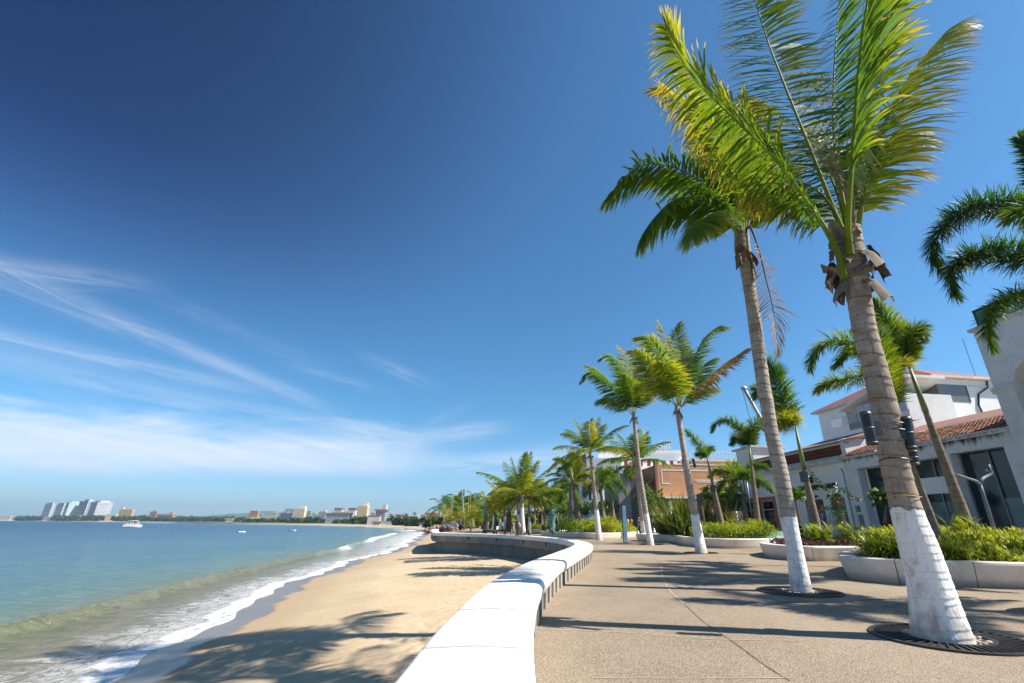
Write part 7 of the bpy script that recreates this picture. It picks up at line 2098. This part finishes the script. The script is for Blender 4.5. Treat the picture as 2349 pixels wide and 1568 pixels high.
def lamp(label, base, top, r=.06, globe=True):
    base, top = np.array(base, float), np.array(top, float)
    t = thing('street_lamp', label, 'street lamp', tuple(base), 0, 'grey street lamps')
    mb = MB(); mb.lathe((0, 0, 0), [(r * 2.2, 0), (r * 2.2, .05), (r * 1.6, .12), (r * 1.3, .8), (r, 1.2)], 10); mb.tube([(0, 0, 1.2), tuple(top - base)], [r, r * .7], 10); mb.build('pole', STEEL, t, smooth=True)
    q = top - base
    mb = MB()
    if globe: mb.ball((q[0], q[1], q[2] + .16), (.24, .24, .22), 12, 8)
    else: mb.box(q[0] - .12, q[0] + .12, q[1] - .12, q[1] + .12, q[2], q[2] + .3)
    mb.build('lantern', WMETAL if globe else BLACK, t, smooth=globe)
lamp('grey lamp post with white globe before the concrete wall', D(1463, 1217, 70), D(1451, 1121, 70), .075)
b_ = D(1728, 1205, 37); lamp('grey post between the two foxtail palms at the orange shop', (b_[0], 37, .1), D(1711, 1092, 37), .06, False)
lamp('thin lamp post behind the clipped dark tree ball', D(1343, 1205, 78), D(1341, 1158, 78), .05)

k2 = lambda x, y: ((2280 + x * .287) * k_, (1650 + y * .287) * k_)
BOL = None
for k, (x, y, lb) in enumerate([(392, 1242, 'white cone bollard nearest, left of the spotted trunk'), (456, 1240, 'white cone bollard just left of the slim palm foot'), (440, 1193, 'white cone bollard behind the two nearest ones'), (262, 1183, 'white cone bollard immediately right of the stele top'), (305, 1181, 'white cone bollard by the lamp post foot'), (605, 1215, 'white cone bollard right of the slim palm')]):
    p = G(*k2(x, y))
    if p[1] > 64: p = D(*k2(x, y), 62)
    p[2] = max(0, p[2])
    h = .55
    if BOL is None:
        BOL = thing('bollard', lb, 'bollard', tuple(p), 0, 'white cone bollards at the street edge')
        mb = MB(); mb.lathe((0, 0, 0), [(.20, 0), (.19, .1), (.13, .35), (.08, .5), (.03, .55)], 14); mb.build('cone', WHITE, BOL, smooth=True)
        mb = MB(); mb.lathe((0, 0, 0), [(.24, .002), (.24, .03), (.205, .035)], 14); mb.build('base', CONC, BOL)
        o = BOL
    else:
        o = copy_tree(BOL); o.location = tuple(p); o['label'] = lb

# spotlights strapped to trunks
def spot(label, c, ax_, L_, r, n=18, grp='black spotlights strapped to palm trunks'):
    c, ax_ = np.array(c, float), nrm(np.array(ax_, float))
    t = thing('spotlight', label, 'spotlight', tuple(c), 0, grp)
    P = [c - ax_ * L_ / 2, c - ax_ * L_ * .46, c, c + ax_ * L_ * .46, c + ax_ * L_ / 2]
    mb = MB(); mb.tube(P, [r * .98, r, r, r, r * .98], n); mb.build('housing', BLACK, t, tuple(c), True)
    mb = MB()
    for s_ in (-.44, 0, .44):
        q = c + ax_ * L_ * s_; mb.tube([q - ax_ * .008, q + ax_ * .008], r * 1.06, n)
    mb.build('ring', pmat('grey_ring', (.10, .10, .10), (.07, .07, .07), 5, .4, spec=.6), t, tuple(c), True)
    mb = MB(); mb.tube([c + ax_ * L_ * .47, c + ax_ * L_ * .505], r * .9, n); mb.build('lens', GLASS, t, tuple(c))
    return t
cl_, cr_ = C6B(1150, 1148, 5.62), C6B(1455, 1185, 5.72)
tr_ax = D(1949, 570, bigY) - D(2030, 1150, bigY); tr_ax = nrm(tr_ax)
t = spot('black cylinder spotlight on the left of the largest palm', cl_, tr_ax + np.array([-.10, 0, 0]), .40, .062)
mb = MB(); mb.box(cl_[0] + .06, cl_[0] + .14, cl_[1] - .03, cl_[1] + .05, cl_[2] - .08, cl_[2] + .08); mb.build('bracket', BLACK, t, tuple(cl_))
t = spot('black cylinder spotlight on the right of the largest palm', cr_, tr_ax + np.array([-.02, 0, 0]), .40, .062)
mb = MB(); mb.box(cr_[0] - .12, cr_[0] - .06, cr_[1] - .03, cr_[1] + .05, cr_[2] - .08, cr_[2] + .08); mb.build('bracket', BLACK, t, tuple(cr_))
c_ = C5(1030, 818, 5.95); spot('small black spotlight box low on the right of the largest palm', c_, tr_ax, .17, .055)
def band(parent, label, u0, u1, v, Y, mat, h=.012):
    p0, p1 = D(u0, v, Y), D(u1, v, Y); c = (p0 + p1) / 2; r = np.linalg.norm(p1 - p0) / 2 / math.sqrt(1 + (((u0 + u1) / 2 - PCX) / PF) ** 2) + .012
    mb = MB(); th = np.linspace(0, 2 * PI, 33)
    mb.tube([(c[0] + r * math.cos(a), c[1] + r * math.sin(a), c[2] + .012 * math.sin(2 * a)) for a in th], h * .6, 5, cap=False)
    mb.build('strap', mat, parent, tuple(parent.location))
band(BIG, '', 2009, 2083, (1050 + 1125 * .4853) * k_, bigY, BLACK); band(BIG, '', 2011, 2085, (1050 + 1175 * .4853) * k_, bigY, BLACK); band(BIG, '', 2016, 2089, (1300 + 835 / 1.96) * k_, bigY, BLACK)
band(BIG, '', 2032, 2112, (1300 + 1104 / 1.96) * k_, bigY, pmat('yellow_tape', (.60, .42, .10), (.5, .34, .08), 5), .008)
for (x, y, lb) in ((510, 438, 'black spotlight on the left of the palm with the withered frond'), (635, 430, 'black spotlight on the right of the palm with the withered frond')):
    spot(lb, CB3(x, y, 22.3), [-.15, 0, 1], .42, .07, 12)
for (p, lb) in ((CB3(857, 733, 31.3), 'small black lamp box on the thin leaning foxtail trunk'), (CB3(1238, 852, 33.3), 'small black lamp box on the short foxtail trunk'), (C4B(517, 435, 20.8), 'black lamp box on the reddish foxtail trunk before the sign'), (CB3(700, 838, 30), 'black lamp box on a stump among the flax')):
    t = thing('spotlight', lb, 'spotlight', tuple(p), 0, 'small lamp boxes on foxtail trunks')
    mb = MB(); mb.box(-.13, .13, -.1, .1, -.22, .22); mb.build('housing', BLACK, t); mb = MB(); mb.box(-.10, .10, -.104, -.101, -.19, .19); mb.build('lens', GLASS, t)
    mb = MB(); mb.tube([(.10, 0, 0), (.24, .02, 0)], .03, 5); mb.build('bracket', BLACK, t)
p = CB3(715, 900, 30.3)
t = thing('stump', 'bare cut palm stump standing among the flax', 'stump', (p[0], 30.3, .36)); mb = MB(); mb.tube([(0, 0, 0), (-.06, 0, 2.2), (-.12, 0, D(1, (1600 + 775 * .3189) * k_, 30.3)[2] - .36)], [.18, .15, .14], 10); mb.build('trunk', FTRUNK, t, smooth=True)
p = CB3(1117, 895, 43)
t = thing('menu_board', 'dark hanging menu screen beside the orange framed shop', 'sign', tuple(p)); B(t, 'frame', BLACK, (-1.15, 1.15, -.06, .06, -.72, .72)); B(t, 'screen', pmat('menu_teal', (.02, .16, .16), (.10, .09, .05), 2.2, .3), (-1.05, 1.05, -.075, -.062, -.62, .62)); B(t, 'hanger', BLACK, (.98, 1.05, -.03, .03, .721, 2.0))
p = D(1358, 1185, 64)
t = thing('awning', 'blue awning over a stall before the arcade', 'awning', (p[0], 64, 0)); B(t, 'canopy', BLUE, (-.6, 1.1, -1.2, 1.2, 1.9, 2.3)); B(t, 'post', STEEL, (-.58, -.52, -1.1, -1.04, .0, 1.898), (1.02, 1.08, -1.1, -1.04, .0, 1.898))
p = D(1035, 1205, 130)
t = thing('beach_canopy', 'blue beach canopy by the rock pile', 'canopy', (p[0], 130, -.3)); B(t, 'canopy', BLUE, (-1.6, 1.6, -1.5, 1.5, .9, 1.35)); B(t, 'post', STEEL, (-1.5, -1.4, -1.4, -1.3, -.3, .898), (1.4, 1.5, -1.4, -1.3, -.3, .898))
for k, u_ in enumerate((1392, 1399, 1406, 1412, 1417)):
    p = D(u_, 1159, 84)
    t = thing('chili_string', ['bunch of red chillies hung farthest left under the eave', 'red chilli string second under the white eave', 'red chilli string in the middle of the row', 'red chilli string beside the concrete corner post', 'last red chilli string touching the concrete wall'][k], 'decoration', tuple(p), 0, 'red chilli strings under the eave')
    mb = MB(); mb.lathe((0, 0, 0), [(.05, .5), (.2, .3), (.26, .0), (.2, -.3), (.05, -.55)], 7); mb.build('chillies', RED, t); mb = MB(); mb.tube([(0, 0, .5), (0, 0, .95)], .02, 4); mb.build('cord', BLACK, t)
AQ = pmat('aqua_bench_paint', (.42, .60, .55), (.34, .52, .48), 2, .4, spec=.5)
t = thing('aqua_bench', 'pale aqua rounded bench end behind the second palm', 'bench', (13.6, 28.9, 0)); mb = MB(); mb.lathe((0, 0, 0), [(.80, .0), (.9, .06), (.92, .40), (.86, .5), (.7, .53), (.1, .53)], 28); mb.build('seat', AQ, t, smooth=True); B(t, 'backrest', AQ, (-.2, 1.2, .5, .75, .3, .8))

# ------------------------------------------------------------------ bronze figures (plain stand-ins)
m, nt, b, out = newmat('patinated_bronze')
v = coords(nt)
f = noise(nt, v, 1.3, 5, .65, .6)
sp = nn(nt, 'ShaderNodeSeparateXYZ'); nt.links.new(v, sp.inputs[0])
q = mth(nt, 'ADD', mth(nt, 'MULTIPLY', sp.outputs[2], .24), mth(nt, 'MULTIPLY', f, .6))
nt.links.new(ramp(nt, q, [(.35, (.17, .105, .045)), (.55, (.09, .075, .05)), (.85, (.10, .20, .16)), (1.0, (.20, .36, .31))]), b.inputs['Base Color'])
b.inputs['Metallic'].default_value = .35; b.inputs['Roughness'].default_value = .5
BRZ = m
VERD = pmat('verdigris', (.20, .34, .28), (.10, .19, .15), 2.5, .6, metal=.2)
def C1B(x, y, Y): return D((1600 + x * .2551) * k_, (1650 + y * .2551) * k_, Y)
def bronze(label, x, Y, top, w_, kind):
    base = C1B(x, 1365, Y); base[2] = 0
    H_ = C1B(x, top, Y)[2]
    t = thing('bronze_chair', label, 'sculpture', tuple(base), 0, 'bronze chair sculptures by the sea')
    if kind == 'horn':
        mb = MB(); mb.tube([(0, 0, 0), (.03, 0, .5), (.10, 0, H_ * .55), (.06, 0, H_ * .82), (-.10, 0, H_ * .96), (-.20, 0, H_)], [.22, .15, .17, .14, .11, .03], 12); mb.build('backrest', BRZ, t, smooth=True)
        mb = MB(); mb.ball((.65, 0, .5), (.65, .4, .09), 14, 6); mb.build('seat', BRZ, t, smooth=True)
        for dx, dy in ((.2, -.2), (1.05, -.2), (.2, .25), (1.05, .25)):
            mb = MB(); mb.tube([(dx, dy, .0), (dx + .05, dy, .25), (dx - .02, dy, .46)], [.10, .06, .09], 8); mb.build('leg', BRZ, t, smooth=True)
    elif kind == 'throne':
        mb = MB(); P = []
        for z, hw in [(.45, w_ * .62), (H_ * .5, w_ * .55), (H_ * .66, w_ * .5), (H_ * .72, w_ * .42), (H_ * .75, w_ * .2)]:
            P.append([(-hw, -.09, z), (hw, -.09, z), (hw, .09, z), (-hw, .09, z)])
        o = mb.n; mb.grid(np.array(P), None, close=True); mb.f.append((0, 3, 2, 1)); mb.f.append((16, 17, 18, 19)); mb.build('backrest', pmat('dark_bronze', (.055, .042, .028), (.09, .06, .03), 3, .5, metal=.4), t)
        mb = MB(); mb.tube([(-.1, 0, H_ * .72), (.0, 0, H_ * .82), (.12, 0, H_ * .9), (.35, 0, H_ * .96), (.6, 0, H_)], [.16, .12, .10, .06, .02], 9); mb.tube([(.10, 0, H_ * .9), (.12, .02, H_ * .97), (.2, .0, H_ * 1.02)], [.06, .04, .015], 7); mb.build('finial', VERD, t, smooth=True)
        mb = MB(); mb.box(-w_ * .8, w_ * .8, -.75, .1, .38, .47); mb.build('seat', BRZ, t)
        for s_ in (-1, 1):
            for dy in (-.65, .0):
                mb = MB(); mb.tube([(s_ * w_ * .65, dy, 0), (s_ * w_ * .72, dy, .2), (s_ * w_ * .6, dy, .38)], [.13, .08, .12], 9); mb.build('leg', BRZ, t, smooth=True)
    else:
        mb = MB(); mb.lathe((0, 0, 0), [(w_ * .8, 0), (w_ * .9, .15), (w_ * .7, .4), (w_ * .95, H_ * .7), (w_ * .8, H_)], 14); mb.build('seat', BRZ, t, smooth=True)
        mb = MB(); mb.tube([(-w_ * .7, .2, H_ * .6), (-w_ * .75, .25, H_ * 1.1), (-w_ * .4, .25, H_ * 1.3)], [.12, .10, .04], 8); mb.build('backrest', BRZ, t, smooth=True)
bronze('tall bronze chair with slim curved horn back, leftmost of the figures', 838, 46, 930, .3, 'horn')
bronze('bronze chair with thin hooked back beside the man in cream', 990, 49, 1058, .3, 'horn')
bronze('bronze throne with broad dark back and branching green finial', 1200, 46, 925, .42, 'throne')
bronze('stout bronze stool shaped like a block left of the tallest cluster palm', 1352, 44, 1240, .32, 'stool')
bronze('dark blue shadowed throne half behind the white trunk foot', 1468, 50, 1050, .36, 'throne')
p = CB2(240, 1390, 43.5)
t = thing('bronze_figure', 'standing green bronze figure on the end of the white planter', 'sculpture', (p[0], 43.5, .48))
Hf = CB2(240, 1045, 43.5)[2] - .48
mb = MB()
P = [(-.12, 0, 0), (.05, 0, Hf * .08), (.10, .0, Hf * .22), (.02, 0, Hf * .40), (.12, 0, Hf * .58), (.0, 0, Hf * .74), (.05, 0, Hf * .86), (.04, 0, Hf * .90)]
mb.tube(P, [.36, .26, .25, .24, .27, .29, .16, .09], 14); mb.ball((.05, 0, Hf * .95), (.12, .13, .16), 12, 8)
mb.tube([(.20, 0, Hf * .78), (.42, -.1, Hf * .80), (.48, -.1, Hf * .96)], [.09, .07, .03], 8); mb.tube([(-.18, 0, Hf * .76), (-.22, -.2, Hf * .66), (.02, -.3, Hf * .68)], [.09, .07, .05], 8)
mb.build('body', VERD, t, smooth=True)
mb = MB(); mb.tube([(.42, .25, .0), (.5, .25, Hf * .4), (.40, .22, Hf * .72)], [.12, .16, .05], 10); mb.build('cloak', pmat('dark_patina', (.05, .075, .07), (.035, .05, .05), 3, .6), t, smooth=True)

# ------------------------------------------------------------------ people
SKINS = [pmat('skin_light', (.52, .32, .22), (.46, .27, .18), 4, .55), pmat('skin_brown', (.30, .165, .10), (.25, .13, .08), 4, .55), pmat('skin_dark_tan', (.20, .105, .065), (.17, .09, .055), 4, .55)]
HAIRC = {'black': pmat('hair_black', (.012, .010, .009), (.02, .017, .015), 20, .5), 'grey': pmat('hair_grey', (.30, .29, .28), (.22, .21, .2), 20, .6), 'brown': pmat('hair_brown', (.07, .04, .025), (.05, .03, .02), 20, .5)}
CL = {}
def cloth(n, c): return CL.setdefault(n, pmat('cloth_' + n, c, tuple(x * .82 for x in c), 7, .85))
def person(label, p, heading, h, shirt, lower, hair='black', skin=1, long_legs=False, hat=None, step=.22, armbend=.5, sleeve=True, bag=None, emblem=None, group='people strolling'):
    sc_ = h / 1.74
    bm_v, bm_e, rad = [], [], []
    def V(x, y, z, r): bm_v.append((x * sc_, y * sc_, z * sc_)); rad.append(r * sc_); return len(bm_v) - 1
    def E(*c):
        for a_, b_ in zip(c[:-1], c[1:]): bm_e.append((a_, b_))
    pel = V(0, 0, .95, .135); wst = V(0, .01, 1.10, .125); ch = V(0, .0, 1.30, .145); nk = V(0, 0, 1.47, .065); nk2 = V(0, .015, 1.54, .058); hd1 = V(0, .03, 1.60, .088); hd2 = V(0, .02, 1.68, .090)
    E(pel, wst, ch, nk, nk2, hd1, hd2)
    ns = V(0, .125, 1.60, .016); E(hd1, ns)
    legs, arms = [], []
    for s_, ph in ((-1, 1), (1, -1)):
        f = step * ph
        hp = V(s_ * .10, 0, .90, .105); kn = V(s_ * .10, f * .55 + .04, .50, .068); an = V(s_ * .10, f * .9 - .03, .09, .042); to = V(s_ * .115, f * .9 + .12, .035, .036)
        E(pel, hp, kn, an, to); legs.append((hp, kn, an, to))
        sh = V(s_ * .185, 0, 1.40, .060); el_ = V(s_ * .235, -f * .25 - .02, 1.12, .046); wr = V(s_ * .225, -f * .5 + armbend * .22, .90 + armbend * .12, .030); pm = V(s_ * .22, -f * .52 + armbend * .28, .84 + armbend * .12, .030)
        E(ch, sh, el_, wr, pm)
        for q, (dx, L_) in enumerate(((-.03, .075), (-.01, .09), (.01, .085), (.03, .07))):
            k1 = V(s_ * .22 + dx, -f * .52 + armbend * .30 + .01, .80 + armbend * .12, .010); k2_ = V(s_ * .22 + dx, -f * .52 + armbend * .30 + .025, .80 + armbend * .12 - L_ * .7, .008); E(pm, k1, k2_)
        th_ = V(s_ * .22 - s_ * .035, -f * .5 + armbend * .26 + .035, .83 + armbend * .12, .010); E(pm, th_)
        arms.append((sh, el_, wr))
    me = bpy.data.meshes.new('person'); me.from_pydata(bm_v, bm_e, []); me.materials.append(SKINS[skin])
    import bmesh
    bm = bmesh.new(); bm.from_mesh(me); ly = bm.verts.layers.skin.verify(); bm.verts.ensure_lookup_table()
    for vtx, r in zip(bm.verts, rad): vtx[ly].radius = (r, r)
    bm.verts[0][ly].use_root = True
    bm.to_mesh(me); bm.free()
    o = bpy.data.objects.new('person', me); col.objects.link(o)
    o.location = tuple(p); o.rotation_euler = (0, 0, heading)
    md = o.modifiers.new('skin', 'SKIN'); md.use_smooth_shade = True
    sd_ = o.modifiers.new('sub', 'SUBSURF'); sd_.levels = 1; sd_.render_levels = 1
    tag(o, label, 'person', group)
    A_ = np.array(bm_v)
    mb = MB(); c = lambda z, rx, ry: [(rx * math.cos(a) * sc_, ry * math.sin(a) * sc_ + .005, z * sc_) for a in np.linspace(0, 2 * PI, 14, endpoint=False)]
    mb.grid(np.array([c(.90, .175, .135), c(1.0, .168, .135), c(1.12, .158, .13), c(1.28, .19, .145), c(1.40, .205, .125), c(1.46, .12, .09), c(1.475, .075, .07)]), None, close=True)
    if sleeve:
        for sh, el_, wr in arms:
            mb.tube([A_[sh] + (0, 0, .02), A_[sh] + (A_[el_] - A_[sh]) * .5, A_[sh] + (A_[el_] - A_[sh]) * .85], np.array([.085, .075, .07]) * sc_, 9)
    mb.build('shirt', shirt, o, smooth=True)
    mb = MB(); mb.grid(np.array([c(.99, .172, .138), c(.90, .182, .145), c(.82, .18, .14)]), None, close=True)
    for hp, kn, an, to in legs:
        if long_legs: mb.tube([A_[hp], A_[kn], A_[an] + (0, 0, .01)], np.array([.115, .085, .065]) * sc_, 9)
        else: mb.tube([A_[hp], A_[hp] + (A_[kn] - A_[hp]) * .55, A_[kn] + (0, 0, -.02)], np.array([.12, .105, .10]) * sc_, 9)
    mb.build('trousers' if long_legs else 'shorts', lower, o, smooth=True)
    mb = MB()
    for hp, kn, an, to in legs: mb.ball((A_[an] + A_[to]) / 2 + (0, .01, -.01), (.05 * sc_, .14 * sc_, .045 * sc_), 10, 6)
    mb.build('shoes', cloth('shoe', (.12, .10, .09)), o, smooth=True)
    if hat:
        mb = MB(); mb.lathe((0, .02 * sc_, 1.68 * sc_), [(.106 * sc_, -.02), (.104 * sc_, .04), (.07 * sc_, .085), (.01, .095)], 14); mb.ball((0, .12 * sc_, 1.675 * sc_), (.085 * sc_, .10 * sc_, .012), 10, 4); mb.build('cap', hat, o, smooth=True)
    else:
        mb = MB(); mb.ball((0, -.005, 1.675 * sc_), (.103 * sc_, .112 * sc_, .105 * sc_), 14, 8); 
        V_ = np.concatenate(mb.v); V_[:, 2] = np.where((V_[:, 1] > .05 * sc_) & (V_[:, 2] < 1.70 * sc_), 1.70 * sc_, V_[:, 2]); mb.v = [V_]; mb.build('hair', HAIRC[hair], o, smooth=True)
    mb = MB()
    for s_ in (-1, 1): mb.ball((s_ * .035 * sc_, .108 * sc_, 1.635 * sc_), .012 * sc_, 6, 4)
    mb.box(-.028 * sc_, .028 * sc_, .100 * sc_, .112 * sc_, 1.553 * sc_, 1.560 * sc_)
    mb.build('face', HAIRC['brown'], o)
    if bag:
        mb = MB(); mb.ball((.24 * sc_, .0, .95 * sc_), (.10, .16, .17), 10, 6); mb.tube([(.24 * sc_, 0, 1.1 * sc_), (.05, .1, 1.42 * sc_), (-.12, .0, 1.44 * sc_)], .015, 5); mb.build('bag', bag, o, smooth=True)
    if emblem:
        mb = MB(); mb.ball((0, .135 * sc_, 1.27 * sc_), (.07 * sc_, .02, .08 * sc_), 8, 5); mb.build('print', emblem, o)
    return o
def at_head(u, v, Y):         # where the feet are, and the height, for a head top seen at (u, v)
    p = D(u, v, Y); return (p[0], Y, 0.0), p[2]
f_, h_ = at_head(1057, 1192.5, 58); person('man in navy t-shirt with white print and dark shorts walking this way', f_, PI, h_, cloth('navy', (.012, .02, .05)), cloth('dark', (.02, .022, .03)), 'grey', 0, emblem=cloth('white', (.7, .7, .7)))
f_, h_ = at_head(1081, 1195, 62); person('woman in white top and pale shorts beside the man in navy', f_, PI - .2, h_, cloth('white', (.7, .7, .7)), cloth('sand', (.52, .46, .36)), 'brown', 0, sleeve=False)
f_, h_ = at_head(1135.5, 1193.8, 56); person('man in cream shirt and beige trousers standing sideways by the bronze chairs', f_, PI * .55, h_, cloth('cream', (.62, .56, .44)), cloth('beige', (.45, .38, .28)), 'black', 1, True, step=.06, armbend=1.5)
f_, h_ = at_head(1152.5, 1192.8, 56); person('man in white shirt with turquoise shorts seen from behind', f_, .3, h_, cloth('white', (.7, .7, .7)), cloth('turquoise', (.04, .42, .46)), 'black', 2, step=.12)
f_, h_ = at_head(1164, 1199, 68); person('person in pink top half hidden behind the bronze throne', f_, PI * .8, max(1.35, h_), cloth('pink', (.55, .06, .16)), cloth('dark', (.02, .022, .03)), 'black', 1)
f_, h_ = at_head(1178, 1200, 66); person('person in pale clothes glimpsed right of the bronze throne', f_, PI * .9, max(1.35, h_), cloth('sand', (.52, .46, .36)), cloth('sand', (.52, .46, .36)), 'brown', 0, True)
STREET = 65
def street(x, y0, y1, **kw):
    (u, v0), (_, v1) = k2(x, y0), k2(x, y1)
    p0, p1 = D(u, v0, STREET), D(u, v1, STREET)
    return (p1[0], STREET, max(.02, p1[2])), max(1.5, p0[2] - max(.02, p1[2]))
f_, h_ = street(262, 1030, 1178); person('walker in white tank top and dark shorts right of the stele', f_, PI * .9, h_, cloth('white', (.7, .7, .7)), cloth('dark', (.02, .022, .03)), 'black', 1, sleeve=False, group='people in the street')
f_, h_ = street(308, 1030, 1178); person('walker in orange yellow t-shirt and dark shorts beside the tank top', f_, PI * .9, h_, cloth('amber', (.62, .30, .02)), cloth('dark', (.02, .022, .03)), 'black', 2, group='people in the street')
f_, h_ = street(410, 1028, 1178); person('walker in grey top and pale shorts with white cap by the slim palm', f_, PI * 1.1, h_, cloth('grey', (.16, .18, .24)), cloth('pale', (.6, .6, .62)), 'black', 1, hat=cloth('white', (.7, .7, .7)), group='people in the street')
f_, h_ = street(602, 1002, 1195); person('man in white t-shirt and grey shorts right of the slim palm', f_, PI * .5, h_, cloth('white', (.7, .7, .7)), cloth('greyblue', (.2, .22, .26)), 'black', 1, group='people in the street')
f_, h_ = street(714, 1025, 1195); person('woman in grey shirt, black trousers and white cap carrying a blue bag', f_, PI, h_, cloth('taupe', (.36, .32, .28)), cloth('dark', (.02, .022, .03)), 'black', 1, True, hat=cloth('white', (.7, .7, .7)), bag=cloth('blue', (.03, .06, .22)), group='people in the street')
f_, h_ = street(752, 1060, 1190); person('person in orange top behind the woman with the blue bag', f_, PI * .7, h_, cloth('orange', (.75, .16, .02)), cloth('pale', (.6, .6, .62)), 'black', 1, True, group='people in the street')
f_, h_ = street(786, 1006, 1192); person('tall person in white t-shirt half hidden by the flax', f_, PI * .8, h_, cloth('white', (.7, .7, .7)), cloth('greyblue', (.2, .22, .26)), 'black', 1, True, group='people in the street')
f_, h_ = street(930, 1015, 1190); person('person in dark shirt with bright red shorts behind the flax', f_, PI * .6, h_, cloth('dark', (.02, .022, .03)), cloth('red', (.62, .02, .02)), 'black', 1, group='people in the street')
q = FL(2.25, -1.3, .56); person('man in grey blue shirt standing outside the sunglasses shop door', tuple(q), math.radians(100), 1.68, cloth('slate', (.16, .22, .30)), cloth('dark', (.02, .022, .03)), 'black', 2, True, step=.03, group='people by the shop')
q = FL(2.75, -1.0, .58); person('second man in pale blue behind the one at the sunglasses shop', tuple(q), math.radians(80), 1.62, cloth('paleblue', (.28, .36, .46)), cloth('greyblue', (.2, .22, .26)), 'black', 1, True, step=.03, group='people by the shop')

# litter and driftwood on the sand
for (u_, v_, s_, cm, lb) in ((1005, 1342, .07, (.75, .75, .75), 'white scrap of litter on the trodden sand'), (964, 1300, .08, (.60, .60, .08), 'yellow wrapper on the sand near the palm shadow'), (786, 1292, .18, (.30, .22, .14), 'brown stone at the edge of the surf'), (958, 1262, .10, (.6, .6, .6), 'pale scrap near the shadowed wall foot'), (1150, 1264, .10, (.6, .6, .6), 'pale scrap below the retaining wall'), (885, 1414, .05, (.7, .66, .6), 'small pale shell on the smooth sand')):
    zz = -1.0 if v_ < 1330 else -.98
    p = G(u_, v_, -1.75 if 'surf' in lb else zz)
    mb = MB(); mb.ball((0, 0, .01), (s_, s_ * .7, s_ * .35), 7, 5)
    V_ = np.concatenate(mb.v) + rng.normal(0, s_ * .12, (len(mb.v[0]), 3)); mb.v = [V_]
    tag(mb.build('beach_litter' if 'stone' not in lb else 'stone', pmat('scrap_' + ('%d' % int(u_)), cm), None, tuple(p)), lb, 'litter' if 'stone' not in lb and 'shell' not in lb else 'stone')

# ------------------------------------------------------------------ haze over the bay
m = bpy.data.materials.new('haze_air'); m.use_nodes = True
nt = m.node_tree; nt.nodes.clear()
out = nt.nodes.new('ShaderNodeOutputMaterial'); pv = nt.nodes.new('ShaderNodeVolumePrincipled')
pv.inputs['Color'].default_value = (.60, .82, 1.0, 1)
pv.inputs['Density'].default_value = .00017
pv.inputs['Anisotropy'].default_value = .28
nt.links.new(pv.outputs[0], out.inputs['Volume'])
tag(MB().box(-12600, 4600, -120, 5700, -9, 185).build('haze', m), kind='stuff')
grate('iron grate around the foot of the largest palm', (4.50, 5.90), .37, .74)
grate('iron grate with pale pebbles around the second palm', (4.80, 9.62), .34, .73)
grate('iron grate around the palm by the hedge planter', G(1609, 1269), .34, .73, False)
grate('iron grate around the slim dark crowned palm', G(1493, 1250), .34, .73, False)
